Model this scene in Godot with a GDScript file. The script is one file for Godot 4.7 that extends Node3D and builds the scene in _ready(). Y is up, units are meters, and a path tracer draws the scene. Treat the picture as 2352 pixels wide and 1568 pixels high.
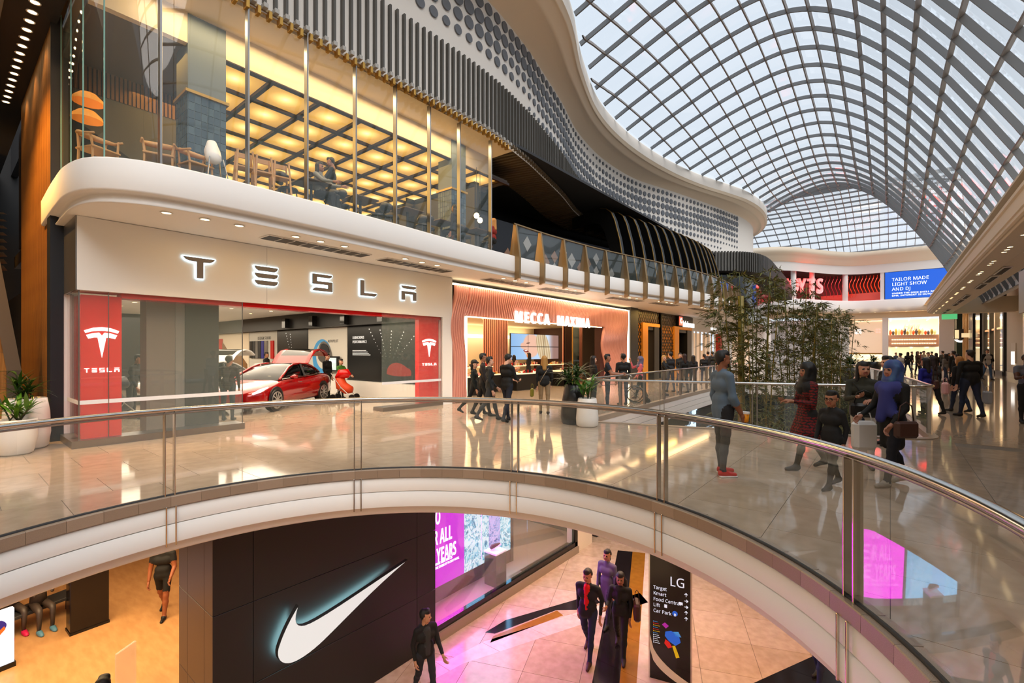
extends Node3D
# Mall atrium. x runs across the mall (left shops negative), -z runs down the mall, y = 0 is the upper walkway.

const LG := -4.35
const VC := Vector2(-3.27, -1.89)
const VR := 3.865
var M := {}
var rng := RandomNumberGenerator.new()
var font: SystemFont
var fontb: SystemFont
var E := []   # plan of the upper balcony edge
var W := []   # plan of the tall dotted wall
var CN := []  # plan of the cornice edge


func c8(h: int) -> Color:
	return Color.hex((h << 8) | 0xff)

func mat(n: String, c: Color, rough := 0.6, metal := 0.0, extra := {}) -> StandardMaterial3D:
	var m := StandardMaterial3D.new()
	m.resource_name = n
	m.albedo_color = c
	m.roughness = rough
	m.metallic = metal
	for k in extra:
		m.set(k, extra[k])
	M[n] = m
	return m

func glow(n: String, c: Color, e: float, base := Color(0.8, 0.8, 0.8)) -> StandardMaterial3D:
	return mat(n, base, 0.5, 0.0, {"emission_enabled": true, "emission": c, "emission_energy_multiplier": e})

func noise_tex(sz: int, freq: float, a: Color, b: Color, sd := 1, as_normal := false, bump := 4.0) -> NoiseTexture2D:
	var f := FastNoiseLite.new()
	f.seed = sd
	f.frequency = freq
	f.fractal_octaves = 4
	var t := NoiseTexture2D.new()
	t.width = sz
	t.height = sz
	t.seamless = true
	t.noise = f
	if as_normal:
		t.as_normal_map = true
		t.bump_strength = bump
	else:
		var g := Gradient.new()
		g.set_color(0, a)
		g.set_color(1, b)
		t.color_ramp = g
	return t

# ---------- nodes
func thing(n: String, label: String, cat: String, at := Vector3.ZERO, turn := 0.0, group := "", kind := "") -> Node3D:
	var o := Node3D.new()
	o.name = n
	add_child(o, true)
	o.position = at
	o.rotation.y = turn
	return tag(o, label, cat, group, kind)

func tag(o: Node3D, label: String, cat: String, group := "", kind := "") -> Node3D:
	o.set_meta("label", label)
	o.set_meta("category", cat)
	if group != "":
		o.set_meta("group", group)
	if kind != "":
		o.set_meta("kind", kind)
	return o

func part(n: String, mesh: Mesh, m: Material, parent: Node3D = self, xf := Transform3D()) -> MeshInstance3D:
	var o := MeshInstance3D.new()
	o.name = n
	o.mesh = mesh
	o.material_override = m
	o.transform = xf
	parent.add_child(o, true)
	return o

func obj(n: String, st: SurfaceTool, m: Material, parent: Node3D = self, xf := Transform3D()) -> MeshInstance3D:
	return part(n, done(st), m, parent, xf)

func done(st: SurfaceTool) -> ArrayMesh:
	st.generate_normals()
	return st.commit()

func S(smooth := false) -> SurfaceTool:
	var st := SurfaceTool.new()
	st.begin(Mesh.PRIMITIVE_TRIANGLES)
	st.set_smooth_group(0 if smooth else -1)
	return st

func many(n: String, mesh: Mesh, m: Material, xfs: Array, parent: Node3D = self, cols := []) -> MultiMeshInstance3D:
	var mm := MultiMesh.new()
	mm.transform_format = MultiMesh.TRANSFORM_3D
	mm.use_colors = not cols.is_empty()
	mm.mesh = mesh
	mm.instance_count = xfs.size()
	for i in xfs.size():
		mm.set_instance_transform(i, xfs[i])
		if not cols.is_empty():
			mm.set_instance_color(i, cols[i])
	var o := MultiMeshInstance3D.new()
	o.name = n
	o.multimesh = mm
	o.material_override = m
	parent.add_child(o, true)
	o.set_meta("kind", "stuff")
	return o

# ---------- shapes
func tri(st: SurfaceTool, a: Vector3, b: Vector3, c: Vector3) -> void:
	st.add_vertex(a)
	st.add_vertex(c)
	st.add_vertex(b)

func quad(st: SurfaceTool, a: Vector3, b: Vector3, c: Vector3, d: Vector3) -> void:   # counter-clockwise seen from outside
	tri(st, a, b, c)
	tri(st, a, c, d)

func quv(st: SurfaceTool, a: Vector3, b: Vector3, c: Vector3, d: Vector3) -> void:    # a = lower left, counter-clockwise
	for p in [[a, 0, 1], [c, 1, 0], [b, 1, 1], [a, 0, 1], [d, 0, 0], [c, 1, 0]]:
		st.set_uv(Vector2(p[1], p[2]))
		st.add_vertex(p[0])

func box(st: SurfaceTool, c: Vector3, s: Vector3, b := Basis()) -> void:
	var h := s * 0.5
	var p := []
	for i in 8:
		p.append(c + b * Vector3(h.x * (1 if i & 1 else -1), h.y * (1 if i & 2 else -1), h.z * (1 if i & 4 else -1)))
	quad(st, p[4], p[5], p[7], p[6])
	quad(st, p[1], p[0], p[2], p[3])
	quad(st, p[0], p[4], p[6], p[2])
	quad(st, p[5], p[1], p[3], p[7])
	quad(st, p[6], p[7], p[3], p[2])
	quad(st, p[0], p[1], p[5], p[4])

func mm2(st: SurfaceTool, lo: Vector3, hi: Vector3) -> void:
	box(st, (lo + hi) * 0.5, (hi - lo).abs())

func bx(lo: Vector3, hi: Vector3) -> SurfaceTool:
	var st := S()
	mm2(st, lo, hi)
	return st

func cbox(st: SurfaceTool, c: Vector3, s: Vector3, v: float, b := Basis()) -> void:   # box with chamfered edges
	var h := s * 0.5
	var q := func(ax: int, x: int, y: int, z: int) -> Vector3:
		var p := Vector3((h.x - (0.0 if ax == 0 else v)) * x, (h.y - (0.0 if ax == 1 else v)) * y, (h.z - (0.0 if ax == 2 else v)) * z)
		return c + b * p
	for sg in [-1, 1]:
		var l := [[q.call(0, sg, -1, -1), q.call(0, sg, 1, -1), q.call(0, sg, 1, 1), q.call(0, sg, -1, 1)],
			[q.call(1, -1, sg, -1), q.call(1, -1, sg, 1), q.call(1, 1, sg, 1), q.call(1, 1, sg, -1)],
			[q.call(2, -1, -1, sg), q.call(2, 1, -1, sg), q.call(2, 1, 1, sg), q.call(2, -1, 1, sg)]]
		for f in l:
			if sg == 1:
				quad(st, f[0], f[1], f[2], f[3])
			else:
				quad(st, f[3], f[2], f[1], f[0])
	for i in [-1, 1]:
		for j in [-1, 1]:
			fq(st, c, q.call(0, i, j, -1), q.call(0, i, j, 1), q.call(1, i, j, 1), q.call(1, i, j, -1))
			fq(st, c, q.call(0, i, -1, j), q.call(0, i, 1, j), q.call(2, i, 1, j), q.call(2, i, -1, j))
			fq(st, c, q.call(1, -1, i, j), q.call(1, 1, i, j), q.call(2, 1, i, j), q.call(2, -1, i, j))
			for k in [-1, 1]:
				ft(st, c, q.call(0, i, j, k), q.call(1, i, j, k), q.call(2, i, j, k))

func ft(st: SurfaceTool, c: Vector3, a: Vector3, b: Vector3, d: Vector3) -> void:     # a triangle facing away from c
	if (b - a).cross(d - a).dot(a - c) < 0.0:
		tri(st, a, d, b)
	else:
		tri(st, a, b, d)

func fq(st: SurfaceTool, c: Vector3, p: Vector3, q: Vector3, r: Vector3, s: Vector3) -> void:
	ft(st, c, p, q, r)
	ft(st, c, p, r, s)

func extr(st: SurfaceTool, poly: PackedVector2Array, d0: float, d1: float, xf := Transform3D()) -> void:   # polygon in xy pushed from z = d0 to d1
	if Geometry2D.is_polygon_clockwise(poly):
		poly = poly.duplicate()
		poly.reverse()
	# is_polygon_clockwise works with y down; make sure of the orientation by area
	var ar := 0.0
	for i in poly.size():
		ar += poly[i].cross(poly[(i + 1) % poly.size()])
	if ar < 0.0:
		poly.reverse()
	var ix := Geometry2D.triangulate_polygon(poly)
	for i in range(0, ix.size(), 3):
		var a := poly[ix[i]]
		var b := poly[ix[i + 1]]
		var c := poly[ix[i + 2]]
		if (b - a).cross(c - a) < 0.0:
			var t := b
			b = c
			c = t
		tri(st, xf * Vector3(a.x, a.y, d1), xf * Vector3(b.x, b.y, d1), xf * Vector3(c.x, c.y, d1))
		tri(st, xf * Vector3(a.x, a.y, d0), xf * Vector3(c.x, c.y, d0), xf * Vector3(b.x, b.y, d0))
	for i in poly.size():
		var a := poly[i]
		var b := poly[(i + 1) % poly.size()]
		quad(st, xf * Vector3(a.x, a.y, d0), xf * Vector3(b.x, b.y, d0), xf * Vector3(b.x, b.y, d1), xf * Vector3(a.x, a.y, d1))

func slabp(st: SurfaceTool, poly: PackedVector2Array, y0: float, y1: float) -> void:    # polygon in plan (x, z) between two heights
	var q := PackedVector2Array()
	for p in poly:
		q.append(Vector2(p.x, -p.y))
	extr(st, q, y0, y1, Transform3D(Basis(Vector3.RIGHT, -PI / 2), Vector3.ZERO))

func tube(st: SurfaceTool, path: Array, r, n := 8, closed := false, caps := true) -> void:
	var k := path.size()
	var rings := []
	var nor := Vector3.ZERO
	for i in k:
		var a: Vector3 = path[(i - 1 + k) % k] if closed or i > 0 else path[i]
		var b: Vector3 = path[(i + 1) % k] if closed or i < k - 1 else path[i]
		var t := (b - a).normalized()
		if nor == Vector3.ZERO:
			nor = t.cross(Vector3.UP if absf(t.y) < 0.9 else Vector3.RIGHT).normalized()
		nor = (nor - t * nor.dot(t)).normalized()
		var bi := t.cross(nor)
		var rr: float = r[i] if r is Array else r
		var ring := []
		for j in n:
			var an := TAU * j / n
			ring.append(path[i] + (nor * cos(an) + bi * sin(an)) * rr)
		rings.append(ring)
	for i in (k if closed else k - 1):
		var u: Array = rings[i]
		var v: Array = rings[(i + 1) % k]
		for j in n:
			var jj := (j + 1) % n
			quad(st, u[j], u[jj], v[jj], v[j])
	if caps and not closed:
		for j in range(1, n - 1):
			tri(st, rings[0][0], rings[0][j + 1], rings[0][j])
			tri(st, rings[k - 1][0], rings[k - 1][j], rings[k - 1][j + 1])

func lathe(st: SurfaceTool, prof: Array, n := 24, xf := Transform3D()) -> void:   # profile of (radius, height), from below upwards
	for i in prof.size() - 1:
		for j in n:
			var a := TAU * j / n
			var b := TAU * (j + 1) / n
			var p: Vector2 = prof[i]
			var q: Vector2 = prof[i + 1]
			quad(st, xf * Vector3(cos(a) * p.x, p.y, -sin(a) * p.x), xf * Vector3(cos(b) * p.x, p.y, -sin(b) * p.x), xf * Vector3(cos(b) * q.x, q.y, -sin(b) * q.x), xf * Vector3(cos(a) * q.x, q.y, -sin(a) * q.x))

func cyl(st: SurfaceTool, a: Vector3, b: Vector3, r: float, n := 12) -> void:
	tube(st, [a, b], r, n)

func disc(st: SurfaceTool, c: Vector3, nrm: Vector3, r: float, th: float, n := 16) -> void:
	tube(st, [c, c + nrm * th], r, n)

# profile of (offset to the right of the path seen in plan, height) swept along a plan path
func sweep(st: SurfaceTool, path: Array, prof: Array, closed_prof := false, closed := false) -> void:
	var k := path.size()
	var nr := []
	for i in k:
		var a: Vector2 = path[(i - 1 + k) % k] if closed or i > 0 else path[i]
		var b: Vector2 = path[(i + 1) % k] if closed or i < k - 1 else path[i]
		var t := (b - a).normalized()
		nr.append(Vector2(-t.y, t.x))
	for i in (k if closed else k - 1):
		var i2 := (i + 1) % k
		for j in (prof.size() if closed_prof else prof.size() - 1):
			var p: Vector2 = prof[j]
			var q: Vector2 = prof[(j + 1) % prof.size()]
			quad(st, v3(path[i] + nr[i] * p.x, p.y), v3(path[i2] + nr[i2] * p.x, p.y), v3(path[i2] + nr[i2] * q.x, q.y), v3(path[i] + nr[i] * q.x, q.y))

func v3(p: Vector2, y: float) -> Vector3:
	return Vector3(p.x, y, p.y)

func smooth_path(pts: Array, step := 0.3) -> Array:     # Catmull-Rom through plan points at even spacing
	var c := Curve2D.new()
	for i in pts.size():
		var a: Vector2 = pts[max(i - 1, 0)]
		var b: Vector2 = pts[min(i + 1, pts.size() - 1)]
		var p: Vector2 = pts[i]
		var t := (b - a).normalized()
		c.add_point(p, -t * p.distance_to(a) / 3.0, t * p.distance_to(b) / 3.0)
	c.bake_interval = 0.05
	var l := c.get_baked_length()
	var n: int = max(2, roundi(l / step))
	var out := []
	for i in n + 1:
		out.append(c.sample_baked(l * i / n, true))
	return out

func lerp_tab(tab: Array, x: float) -> float:           # tab of (x, y), x rising
	if x <= tab[0].x:
		return tab[0].y
	for i in range(1, tab.size()):
		if x <= tab[i].x:
			var a: Vector2 = tab[i - 1]
			var b: Vector2 = tab[i]
			return lerpf(a.y, b.y, (x - a.x) / (b.x - a.x))
	return tab[-1].y

func arc(c: Vector2, r: float, a0: float, a1: float, n: int) -> Array:
	var o := []
	for i in n + 1:
		var a := lerpf(a0, a1, float(i) / n)
		o.append(c + Vector2(cos(a), sin(a)) * r)
	return o

func text_mesh(s: String, h: float, depth: float, bold := true) -> TextMesh:
	var t := TextMesh.new()
	t.text = s
	t.font = fontb if bold else font
	t.font_size = 64
	t.pixel_size = h / 46.0      # capital height of 64-pixel letters
	t.depth = depth
	t.curve_step = 1.0
	return t

func facing(at: Vector3, yaw: float) -> Transform3D:    # text and posters: front looks along +z turned by yaw
	return Transform3D(Basis(Vector3.UP, yaw), at)

func lamp(n: String, at: Vector3, size: Vector2, c: Color, e: float, basis := Basis(Vector3.RIGHT, -PI / 2)) -> void:   # area light, shines along its -z; as built: downwards
	var l := AreaLight3D.new()
	l.name = n
	l.area_size = size
	l.area_normalize_energy = true
	l.light_color = c
	l.light_energy = e
	l.area_range = 60.0
	l.area_attenuation = 2.0
	l.shadow_enabled = true
	add_child(l, true)
	l.transform = Transform3D(basis, at)

func spot(n: String, at: Vector3, dir: Vector3, c: Color, e: float, ang := 40.0, size := 0.05) -> void:
	var l := SpotLight3D.new()
	l.name = n
	l.light_color = c
	l.light_energy = e
	l.spot_angle = ang
	l.spot_angle_attenuation = 0.7
	l.spot_range = 40.0
	l.spot_attenuation = 2.0
	l.light_size = size
	l.shadow_enabled = true
	add_child(l, true)
	l.transform = Transform3D(Basis.looking_at(dir, Vector3.UP if absf(dir.normalized().y) < 0.95 else Vector3.RIGHT), at)

func omni(n: String, at: Vector3, c: Color, e: float, size := 0.06) -> void:
	var l := OmniLight3D.new()
	l.name = n
	l.light_color = c
	l.light_energy = e
	l.omni_range = 40.0
	l.omni_attenuation = 2.0
	l.light_size = size
	l.shadow_enabled = true
	add_child(l, true)
	l.position = at

func _ready() -> void:
	# ----- camera
	var cam := Camera3D.new()
	cam.name = "camera"
	cam.projection = Camera3D.PROJECTION_FRUSTUM
	cam.near = 0.05
	cam.far = 400.0
	cam.size = 0.05 * 1568.0 / 1075.0
	cam.frustum_offset = Vector2(0, 0.05 * 22.0 / 1075.0)
	add_child(cam)
	cam.position = Vector3(0, 1.85, 0)
	cam.rotation.y = deg_to_rad(38.951)
	cam.current = true
	# ----- sky: bright overcast with a little blue
	var env := Environment.new()
	var sm := ProceduralSkyMaterial.new()
	sm.sky_top_color = Color(0.85, 0.90, 0.955)
	sm.sky_horizon_color = Color(0.90, 0.93, 0.96)
	sm.sky_curve = 0.25
	sm.ground_bottom_color = Color(0.45, 0.45, 0.46)
	sm.ground_horizon_color = Color(0.6, 0.62, 0.64)
	var sky := Sky.new()
	sky.sky_material = sm
	env.background_mode = Environment.BG_SKY
	env.sky = sky
	env.background_energy_multiplier = 1.0
	env.tonemap_mode = Environment.TONE_MAPPER_LINEAR
	env.tonemap_exposure = 1.15
	env.sdfgi_enabled = true
	env.ssao_enabled = true
	env.ssil_enabled = true
	var we := WorldEnvironment.new()
	we.name = "environment"
	we.environment = env
	add_child(we)
	# ----- soft sun added to brighten walls and walkway, from high on the right
	var sun := DirectionalLight3D.new()
	sun.name = "fill_sun"
	sun.light_color = Color(1.0, 0.97, 0.94)
	sun.light_energy = 0.85
	sun.light_angular_distance = 50.0
	sun.sky_mode = DirectionalLight3D.SKY_MODE_LIGHT_ONLY
	sun.shadow_enabled = true
	add_child(sun)
	sun.transform = Transform3D(Basis.looking_at(Vector3(-0.62, -0.75, -0.25)), Vector3(0, 30, 0))
	# ----- large area lights added to lift soffits and shop interiors; only some hang below fittings
	big_lights()
	rng.seed = 7
	font = SystemFont.new()
	font.font_names = PackedStringArray(["Droid Sans"])
	fontb = SystemFont.new()
	fontb.font_names = PackedStringArray(["Droid Sans"])
	fontb.font_weight = 700
	materials()
	shop_mats()
	lg_mats()
	f_mats()
	p_mats()
	E = smooth_path([Vector2(-14.6, -1.5), Vector2(-12.4, -1.46), Vector2(-11.3, -1.5), Vector2(-10.6, -1.74), Vector2(-10.16, -2.35), Vector2(-10.0, -3.3), Vector2(-9.98, -5), Vector2(-10.05, -7.2), Vector2(-10.2, -10), Vector2(-10.25, -12.6), Vector2(-10.2, -15), Vector2(-9.95, -17.8), Vector2(-9.6, -20), Vector2(-9.15, -22.4), Vector2(-8.7, -25.2), Vector2(-8.35, -27.8), Vector2(-8.2, -31), Vector2(-8.4, -35), Vector2(-9.0, -40), Vector2(-9.8, -45)], 0.25)
	W = smooth_path([Vector2(-10.2, 5), Vector2(-10.15, -6), Vector2(-10.12, -11), Vector2(-10.55, -13.8), Vector2(-11.0, -15.6), Vector2(-11.65, -18), Vector2(-12.6, -21), Vector2(-13.2, -24.8), Vector2(-13.1, -29), Vector2(-12.2, -32.5), Vector2(-11.3, -36), Vector2(-10.5, -39.5), Vector2(-9.95, -42.5), Vector2(-9.72, -45), Vector2(-9.9, -47.8), Vector2(-10.6, -50), Vector2(-12.8, -52)], 0.3)
	CN = smooth_path([Vector2(-7.9, 5), Vector2(-7.9, -6), Vector2(-8.3, -11), Vector2(-9.0, -14.4), Vector2(-10.3, -17.5), Vector2(-11.4, -20.9), Vector2(-11.84, -24.2), Vector2(-11.8, -28), Vector2(-11.35, -31.8), Vector2(-10.6, -35.2), Vector2(-9.6, -38.3), Vector2(-8.85, -41), Vector2(-8.5, -44.2), Vector2(-8.7, -47.5), Vector2(-9.5, -51), Vector2(-11.2, -54), Vector2(-14, -56)], 0.3)
	floors()
	atrium_edge()
	second_void()
	balcony()
	upper_wall()
	roof()
	right_side()
	far_end()
	rest_of_scene()


func materials() -> void:
	var n1 := noise_tex(512, 0.02, Color(0.90, 0.89, 0.87), Color(1.0, 1.0, 1.0), 3)
	var tri := {"albedo_texture": n1, "uv1_triplanar": true, "uv1_world_triplanar": true, "uv1_scale": Vector3(0.35, 0.35, 0.35)}
	for i in 4:
		var c: Color = [Color(0.70, 0.635, 0.56), Color(0.685, 0.62, 0.545), Color(0.715, 0.65, 0.575), Color(0.70, 0.63, 0.55)][i]
		mat("tile%d" % i, c, 0.07, 0.0, tri)
	mat("grout", Color(0.42, 0.38, 0.33), 0.7)
	var sp := noise_tex(512, 0.25, Color(0.72, 0.70, 0.67), Color(1, 1, 1), 5)
	mat("kerb", Color(0.68, 0.61, 0.54), 0.35, 0.0, {"albedo_texture": sp, "uv1_triplanar": true, "uv1_world_triplanar": true, "uv1_scale": Vector3(1.5, 1.5, 1.5)})
	mat("kerb2", Color(0.72, 0.65, 0.58), 0.35, 0.0, {"albedo_texture": sp, "uv1_triplanar": true, "uv1_world_triplanar": true, "uv1_scale": Vector3(1.5, 1.5, 1.5)})
	mat("white", Color(0.90, 0.89, 0.875), 0.55)
	mat("plaster", Color(0.90, 0.885, 0.86), 0.8, 0.0, {"normal_enabled": true, "normal_texture": noise_tex(256, 0.15, Color.BLACK, Color.WHITE, 9, true, 3.0), "normal_scale": 0.5, "uv1_triplanar": true, "uv1_world_triplanar": true, "uv1_scale": Vector3(2, 2, 2)})
	mat("creamwall", Color(0.90, 0.84, 0.75), 0.6)
	mat("oakpale", Color(0.55, 0.42, 0.34), 0.6)
	mat("cream", Color(0.88, 0.81, 0.70), 0.7)
	mat("steel", Color(0.80, 0.79, 0.77), 0.14, 1.0)
	mat("satin", Color(0.62, 0.61, 0.60), 0.35, 1.0)
	mat("glass", Color(0.9, 1.0, 0.97, 0.04), 0.02, 0.0, {"transparency": BaseMaterial3D.TRANSPARENCY_ALPHA})
	mat("glass_edge", Color(0.50, 0.68, 0.63), 0.1)
	mat("roofglass", Color(0.85, 0.95, 1.0, 0.05), 0.03, 0.0, {"transparency": BaseMaterial3D.TRANSPARENCY_ALPHA})
	mat("rib", Color(0.46, 0.47, 0.48), 0.45, 0.3)
	mat("rib2", Color(0.50, 0.47, 0.45), 0.45, 0.3)
	mat("fin", Color(0.33, 0.32, 0.30), 0.45, 0.4)
	mat("finlight", Color(0.66, 0.65, 0.63), 0.5, 0.2)
	mat("bronze", Color(0.60, 0.50, 0.36), 0.4, 0.7)
	mat("brass", Color(0.78, 0.60, 0.30), 0.3, 0.8)
	mat("black", Color(0.045, 0.045, 0.05), 0.4)
	mat("blackgloss", Color(0.03, 0.03, 0.035), 0.08)
	mat("char", Color(0.16, 0.16, 0.17), 0.6)
	mat("greydisc", Color(0.40, 0.42, 0.45), 0.6)
	mat("vent", Color(0.20, 0.17, 0.14), 0.6)
	mat("slatbrown", Color(0.40, 0.35, 0.28), 0.5, 0.2)
	mat("navy", Color(0.07, 0.09, 0.13), 0.5)
	mat("red", Color(0.78, 0.03, 0.03), 0.25)
	mat("wood", Color(0.52, 0.36, 0.20), 0.5)
	mat("darkwood", Color(0.26, 0.16, 0.10), 0.4)
	mat("oak", Color(0.75, 0.56, 0.34), 0.5)
	mat("soil", Color(0.12, 0.08, 0.05), 0.9)
	mat("potwhite", Color(0.90, 0.89, 0.87), 0.3)
	mat("potblack", Color(0.07, 0.07, 0.075), 0.3)
	glow("lampwarm", Color(1.0, 0.86, 0.62), 9.0)
	glow("signwhite", Color(1.0, 0.98, 0.95), 1.3)
	glow("signhot", Color(1.0, 0.95, 0.92), 3.2)
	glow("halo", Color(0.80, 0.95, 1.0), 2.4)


func floors() -> void:
	# upper walkway: slab with the round opening and the long opening cut out, tiles laid on it near the opening
	var ring := PackedVector2Array(arc(VC, VR - 0.02, 0, TAU * 127.0 / 128.0, 127))
	var v2 := PackedVector2Array(void2_path())
	var root := thing("floor", "polished beige stone walkway floor round the oval void", "floor", Vector3.ZERO, 0.0, "", "structure")
	var big := PackedVector2Array([Vector2(-40, 8), Vector2(-40, -13), Vector2(9, -13), Vector2(9, 8)])
	var far := PackedVector2Array([Vector2(-40, -13), Vector2(-40, -84), Vector2(9, -84), Vector2(9, -13)])
	var st := S()
	for q in cut(big, [ring, v2]):
		slabp(st, q, -0.55, -0.008)
	obj("slab", st, M.grout, root)
	st = S()
	for q in cut(far, [v2]):
		slabp(st, q, -0.55, 0.0)
	obj("paving", st, M.tile0, root)
	var k := 0
	for i in range(-13, 7):
		for j in range(-13, 3):
			var off := 0.5 if (i & 1) else 0.0
			var z0 := float(j) + off
			if i < -12:
				continue
			var t := PackedVector2Array([Vector2(i + 0.003, z0 + 0.003), Vector2(i + 0.997, z0 + 0.003), Vector2(i + 0.997, minf(z0, 2.0) + 0.997), Vector2(i + 0.003, minf(z0, 2.0) + 0.997)])
			if z0 < -13.0:
				t[0].y = -13.0
				t[1].y = -13.0
			for q in cut(t, [ring, v2]):
				st = S()
				slabp(st, q, -0.03, 0.0)
				obj("tile", st, M["tile%d" % posmod(k * 7 + i * 3, 4)], root)
				k += 1
	# shop floors behind the left fronts (in front of them the tiles end at x = -12)
	st = S()
	mm2(st, Vector3(-40, -0.01, -84), Vector3(-12.0, 0.0, 8))
	obj("paving", st, M.tile2, root)

func cut(p: PackedVector2Array, holes: Array) -> Array:
	# pieces of p outside the holes; a polygon that would keep a hole inside is first split through it
	var res := [p]
	for h in holes:
		var nxt := []
		var hc := Vector2.ZERO
		for v in h:
			hc += v
		hc /= h.size()
		for q in res:
			var pieces := Geometry2D.clip_polygons(q, h)
			var holed := false
			for s in pieces:
				if Geometry2D.is_polygon_clockwise(s):
					holed = true
			if holed:
				var a := PackedVector2Array([Vector2(-100, -200), Vector2(hc.x, -200), Vector2(hc.x, 200), Vector2(-100, 200)])
				var b := PackedVector2Array([Vector2(hc.x, -200), Vector2(100, -200), Vector2(100, 200), Vector2(hc.x, 200)])
				for half in [a, b]:
					for s in Geometry2D.intersect_polygons(q, half):
						for r in Geometry2D.clip_polygons(s, h):
							nxt.append(r)
			else:
				nxt.append_array(pieces)
		res = nxt
	return res

func void2_path() -> Array:
	return rounded([Vector2(-6.35, -10.75), Vector2(-3.0, -11.75), Vector2(0.75, -13.15), Vector2(0.1, -20), Vector2(-1.5, -31.5), Vector2(-7.1, -31.5), Vector2(-6.9, -22)], [0.6, 2.0, 0.5, 2.0, 0.6, 0.6, 2.0])

func rounded(p: Array, r: Array) -> Array:
	var o := []
	var n := p.size()
	for i in n:
		var a: Vector2 = p[(i - 1 + n) % n]
		var b: Vector2 = p[i]
		var c: Vector2 = p[(i + 1) % n]
		var u: Vector2 = b + (a - b).normalized() * r[i]
		var v: Vector2 = b + (c - b).normalized() * r[i]
		for k in 9:
			var t := k / 8.0
			o.append(u.lerp(b, t).lerp(b.lerp(v, t), t))
	return o

func ellipse(w: float, h: float, y: float, n := 12) -> Array:
	var o := []
	for i in n:
		o.append(Vector2(cos(TAU * i / n) * w, y + sin(TAU * i / n) * h))
	return o

func radial(a: float, r: float, y: float) -> Vector3:
	return Vector3(VC.x + cos(a) * r, y, VC.y + sin(a) * r)

func atrium_edge() -> void:
	# fascia rings below the walkway edge
	var ring := arc(VC, VR, 0, TAU * 143.0 / 144.0, 143)
	var f := thing("atrium_fascia", "white stepped plaster fascia ring under the curved walkway edge", "fascia", Vector3.ZERO, 0.0, "", "structure")
	var st := S(true)
	sweep(st, ring, [Vector2(-0.6, -0.1), Vector2(0.03, -0.125), Vector2(0.05, -0.125), Vector2(0.05, -0.335)], false, true)
	obj("fascia_band", st, M.white, f)
	st = S(true)
	sweep(st, ring, [Vector2(0.035, -0.335), Vector2(0.035, -0.345), Vector2(0.065, -0.35), Vector2(0.065, -0.575)], false, true)
	obj("fascia_band", st, M.white, f)
	st = S(true)
	sweep(st, ring, [Vector2(0.065, -0.575), Vector2(-0.02, -0.58), Vector2(-0.02, -0.69), Vector2(-0.06, -0.72), Vector2(-0.5, -0.72)], false, true)
	obj("fascia_band", st, M.white, f)
	st = S(true)
	sweep(st, ring, ellipse(0.008, 0.008, -0.125, 6).map(func(p): return p + Vector2(0.05, 0)), true, true)
	obj("metal_bead", st, M.satin, f)
	# soffit of the lower level, outside the ring
	var hole := PackedVector2Array(arc(VC, VR + 0.3, 0, TAU * 95.0 / 96.0, 95))
	var v2 := PackedVector2Array(Geometry2D.offset_polygon(PackedVector2Array(void2_path()), 0.1)[0])
	var sf := S()
	for q in cut(PackedVector2Array([Vector2(-24, 8), Vector2(-24, -60), Vector2(8, -60), Vector2(8, 8)]), [hole, v2]):
		slabp(sf, q, -0.76, -0.70)
	tag(obj("ceiling", sf, M.white), "white ceiling of the lower level under the walkway", "ceiling", "", "structure")
	# kerb stones
	var kb := thing("kerb", "speckled stone kerb ring along the glass of the round void", "kerb", Vector3.ZERO, 0.0, "", "structure")
	var nseg := 72
	for i in nseg:
		var a0 := TAU * i / nseg + 0.0006
		var a1 := TAU * (i + 1) / nseg - 0.0006
		st = S()
		sweep(st, arc(VC, VR, a0, a1, 3), [Vector2(-0.10, 0.002), Vector2(-0.10, 0.012), Vector2(0.062, 0.012), Vector2(0.070, 0.004), Vector2(0.070, -0.118), Vector2(-0.10, -0.118)], true)
		obj("kerb_stone", st, M.kerb if i % 3 else M.kerb2, kb)
	# glass, posts, handrail
	var bal := thing("balustrade", "curved glass balustrade with a polished steel handrail round the near void", "balustrade", Vector3.ZERO)
	st = S(true)
	sweep(st, ring, ellipse(0.038, 0.030, 1.10, 14), true, true)
	obj("handrail", st, M.steel, bal)
	st = S(true)
	sweep(st, ring, ellipse(0.012, 0.012, 1.055, 8), true, true)
	obj("glass_channel", st, M.satin, bal)
	var st0 := S(true)
	sweep(st0, ring, [Vector2(-0.015, 0.012), Vector2(-0.015, 0.03), Vector2(0.015, 0.03), Vector2(0.015, 0.012)], false, true)
	obj("base_channel", st0, M.char, bal)
	for k in 10:
		var a := deg_to_rad(180.0 + 35.55 * k + (1.2 if k == 2 else 0.0))
		if k == 9:
			a = deg_to_rad(180.0 + 35.55 * 9.0 + 1.0)
		for s in [-1, 1]:
			var b: float = a + s * 0.0135
			st = S()
			var c := radial(b, VR + 0.0, 0.55)
			var bs := Basis(Vector3.UP, -b)
			cbox(st, c + Vector3(0, -0.01, 0), Vector3(0.075, 1.06, 0.014), 0.003, bs)
			obj("post", st, M.steel, bal)
			st = S()
			cbox(st, radial(b, VR - 0.075, -0.36), Vector3(0.022, 0.50, 0.016), 0.003, bs)
			obj("fascia_rod", st, M.steel, bal)
		var a2 := deg_to_rad(180.0 + 35.55 * (k + 1)) - 0.020
		var a1 := a + 0.020
		if k == 9:
			a2 = deg_to_rad(180.0 + 360.0) - 0.020
		st = S(true)
		sweep(st, arc(VC, VR, a1, a2, 16), [Vector2(0, 0.02), Vector2(0, 1.07)])
		obj("pane", st, M.glass, bal)

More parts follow.
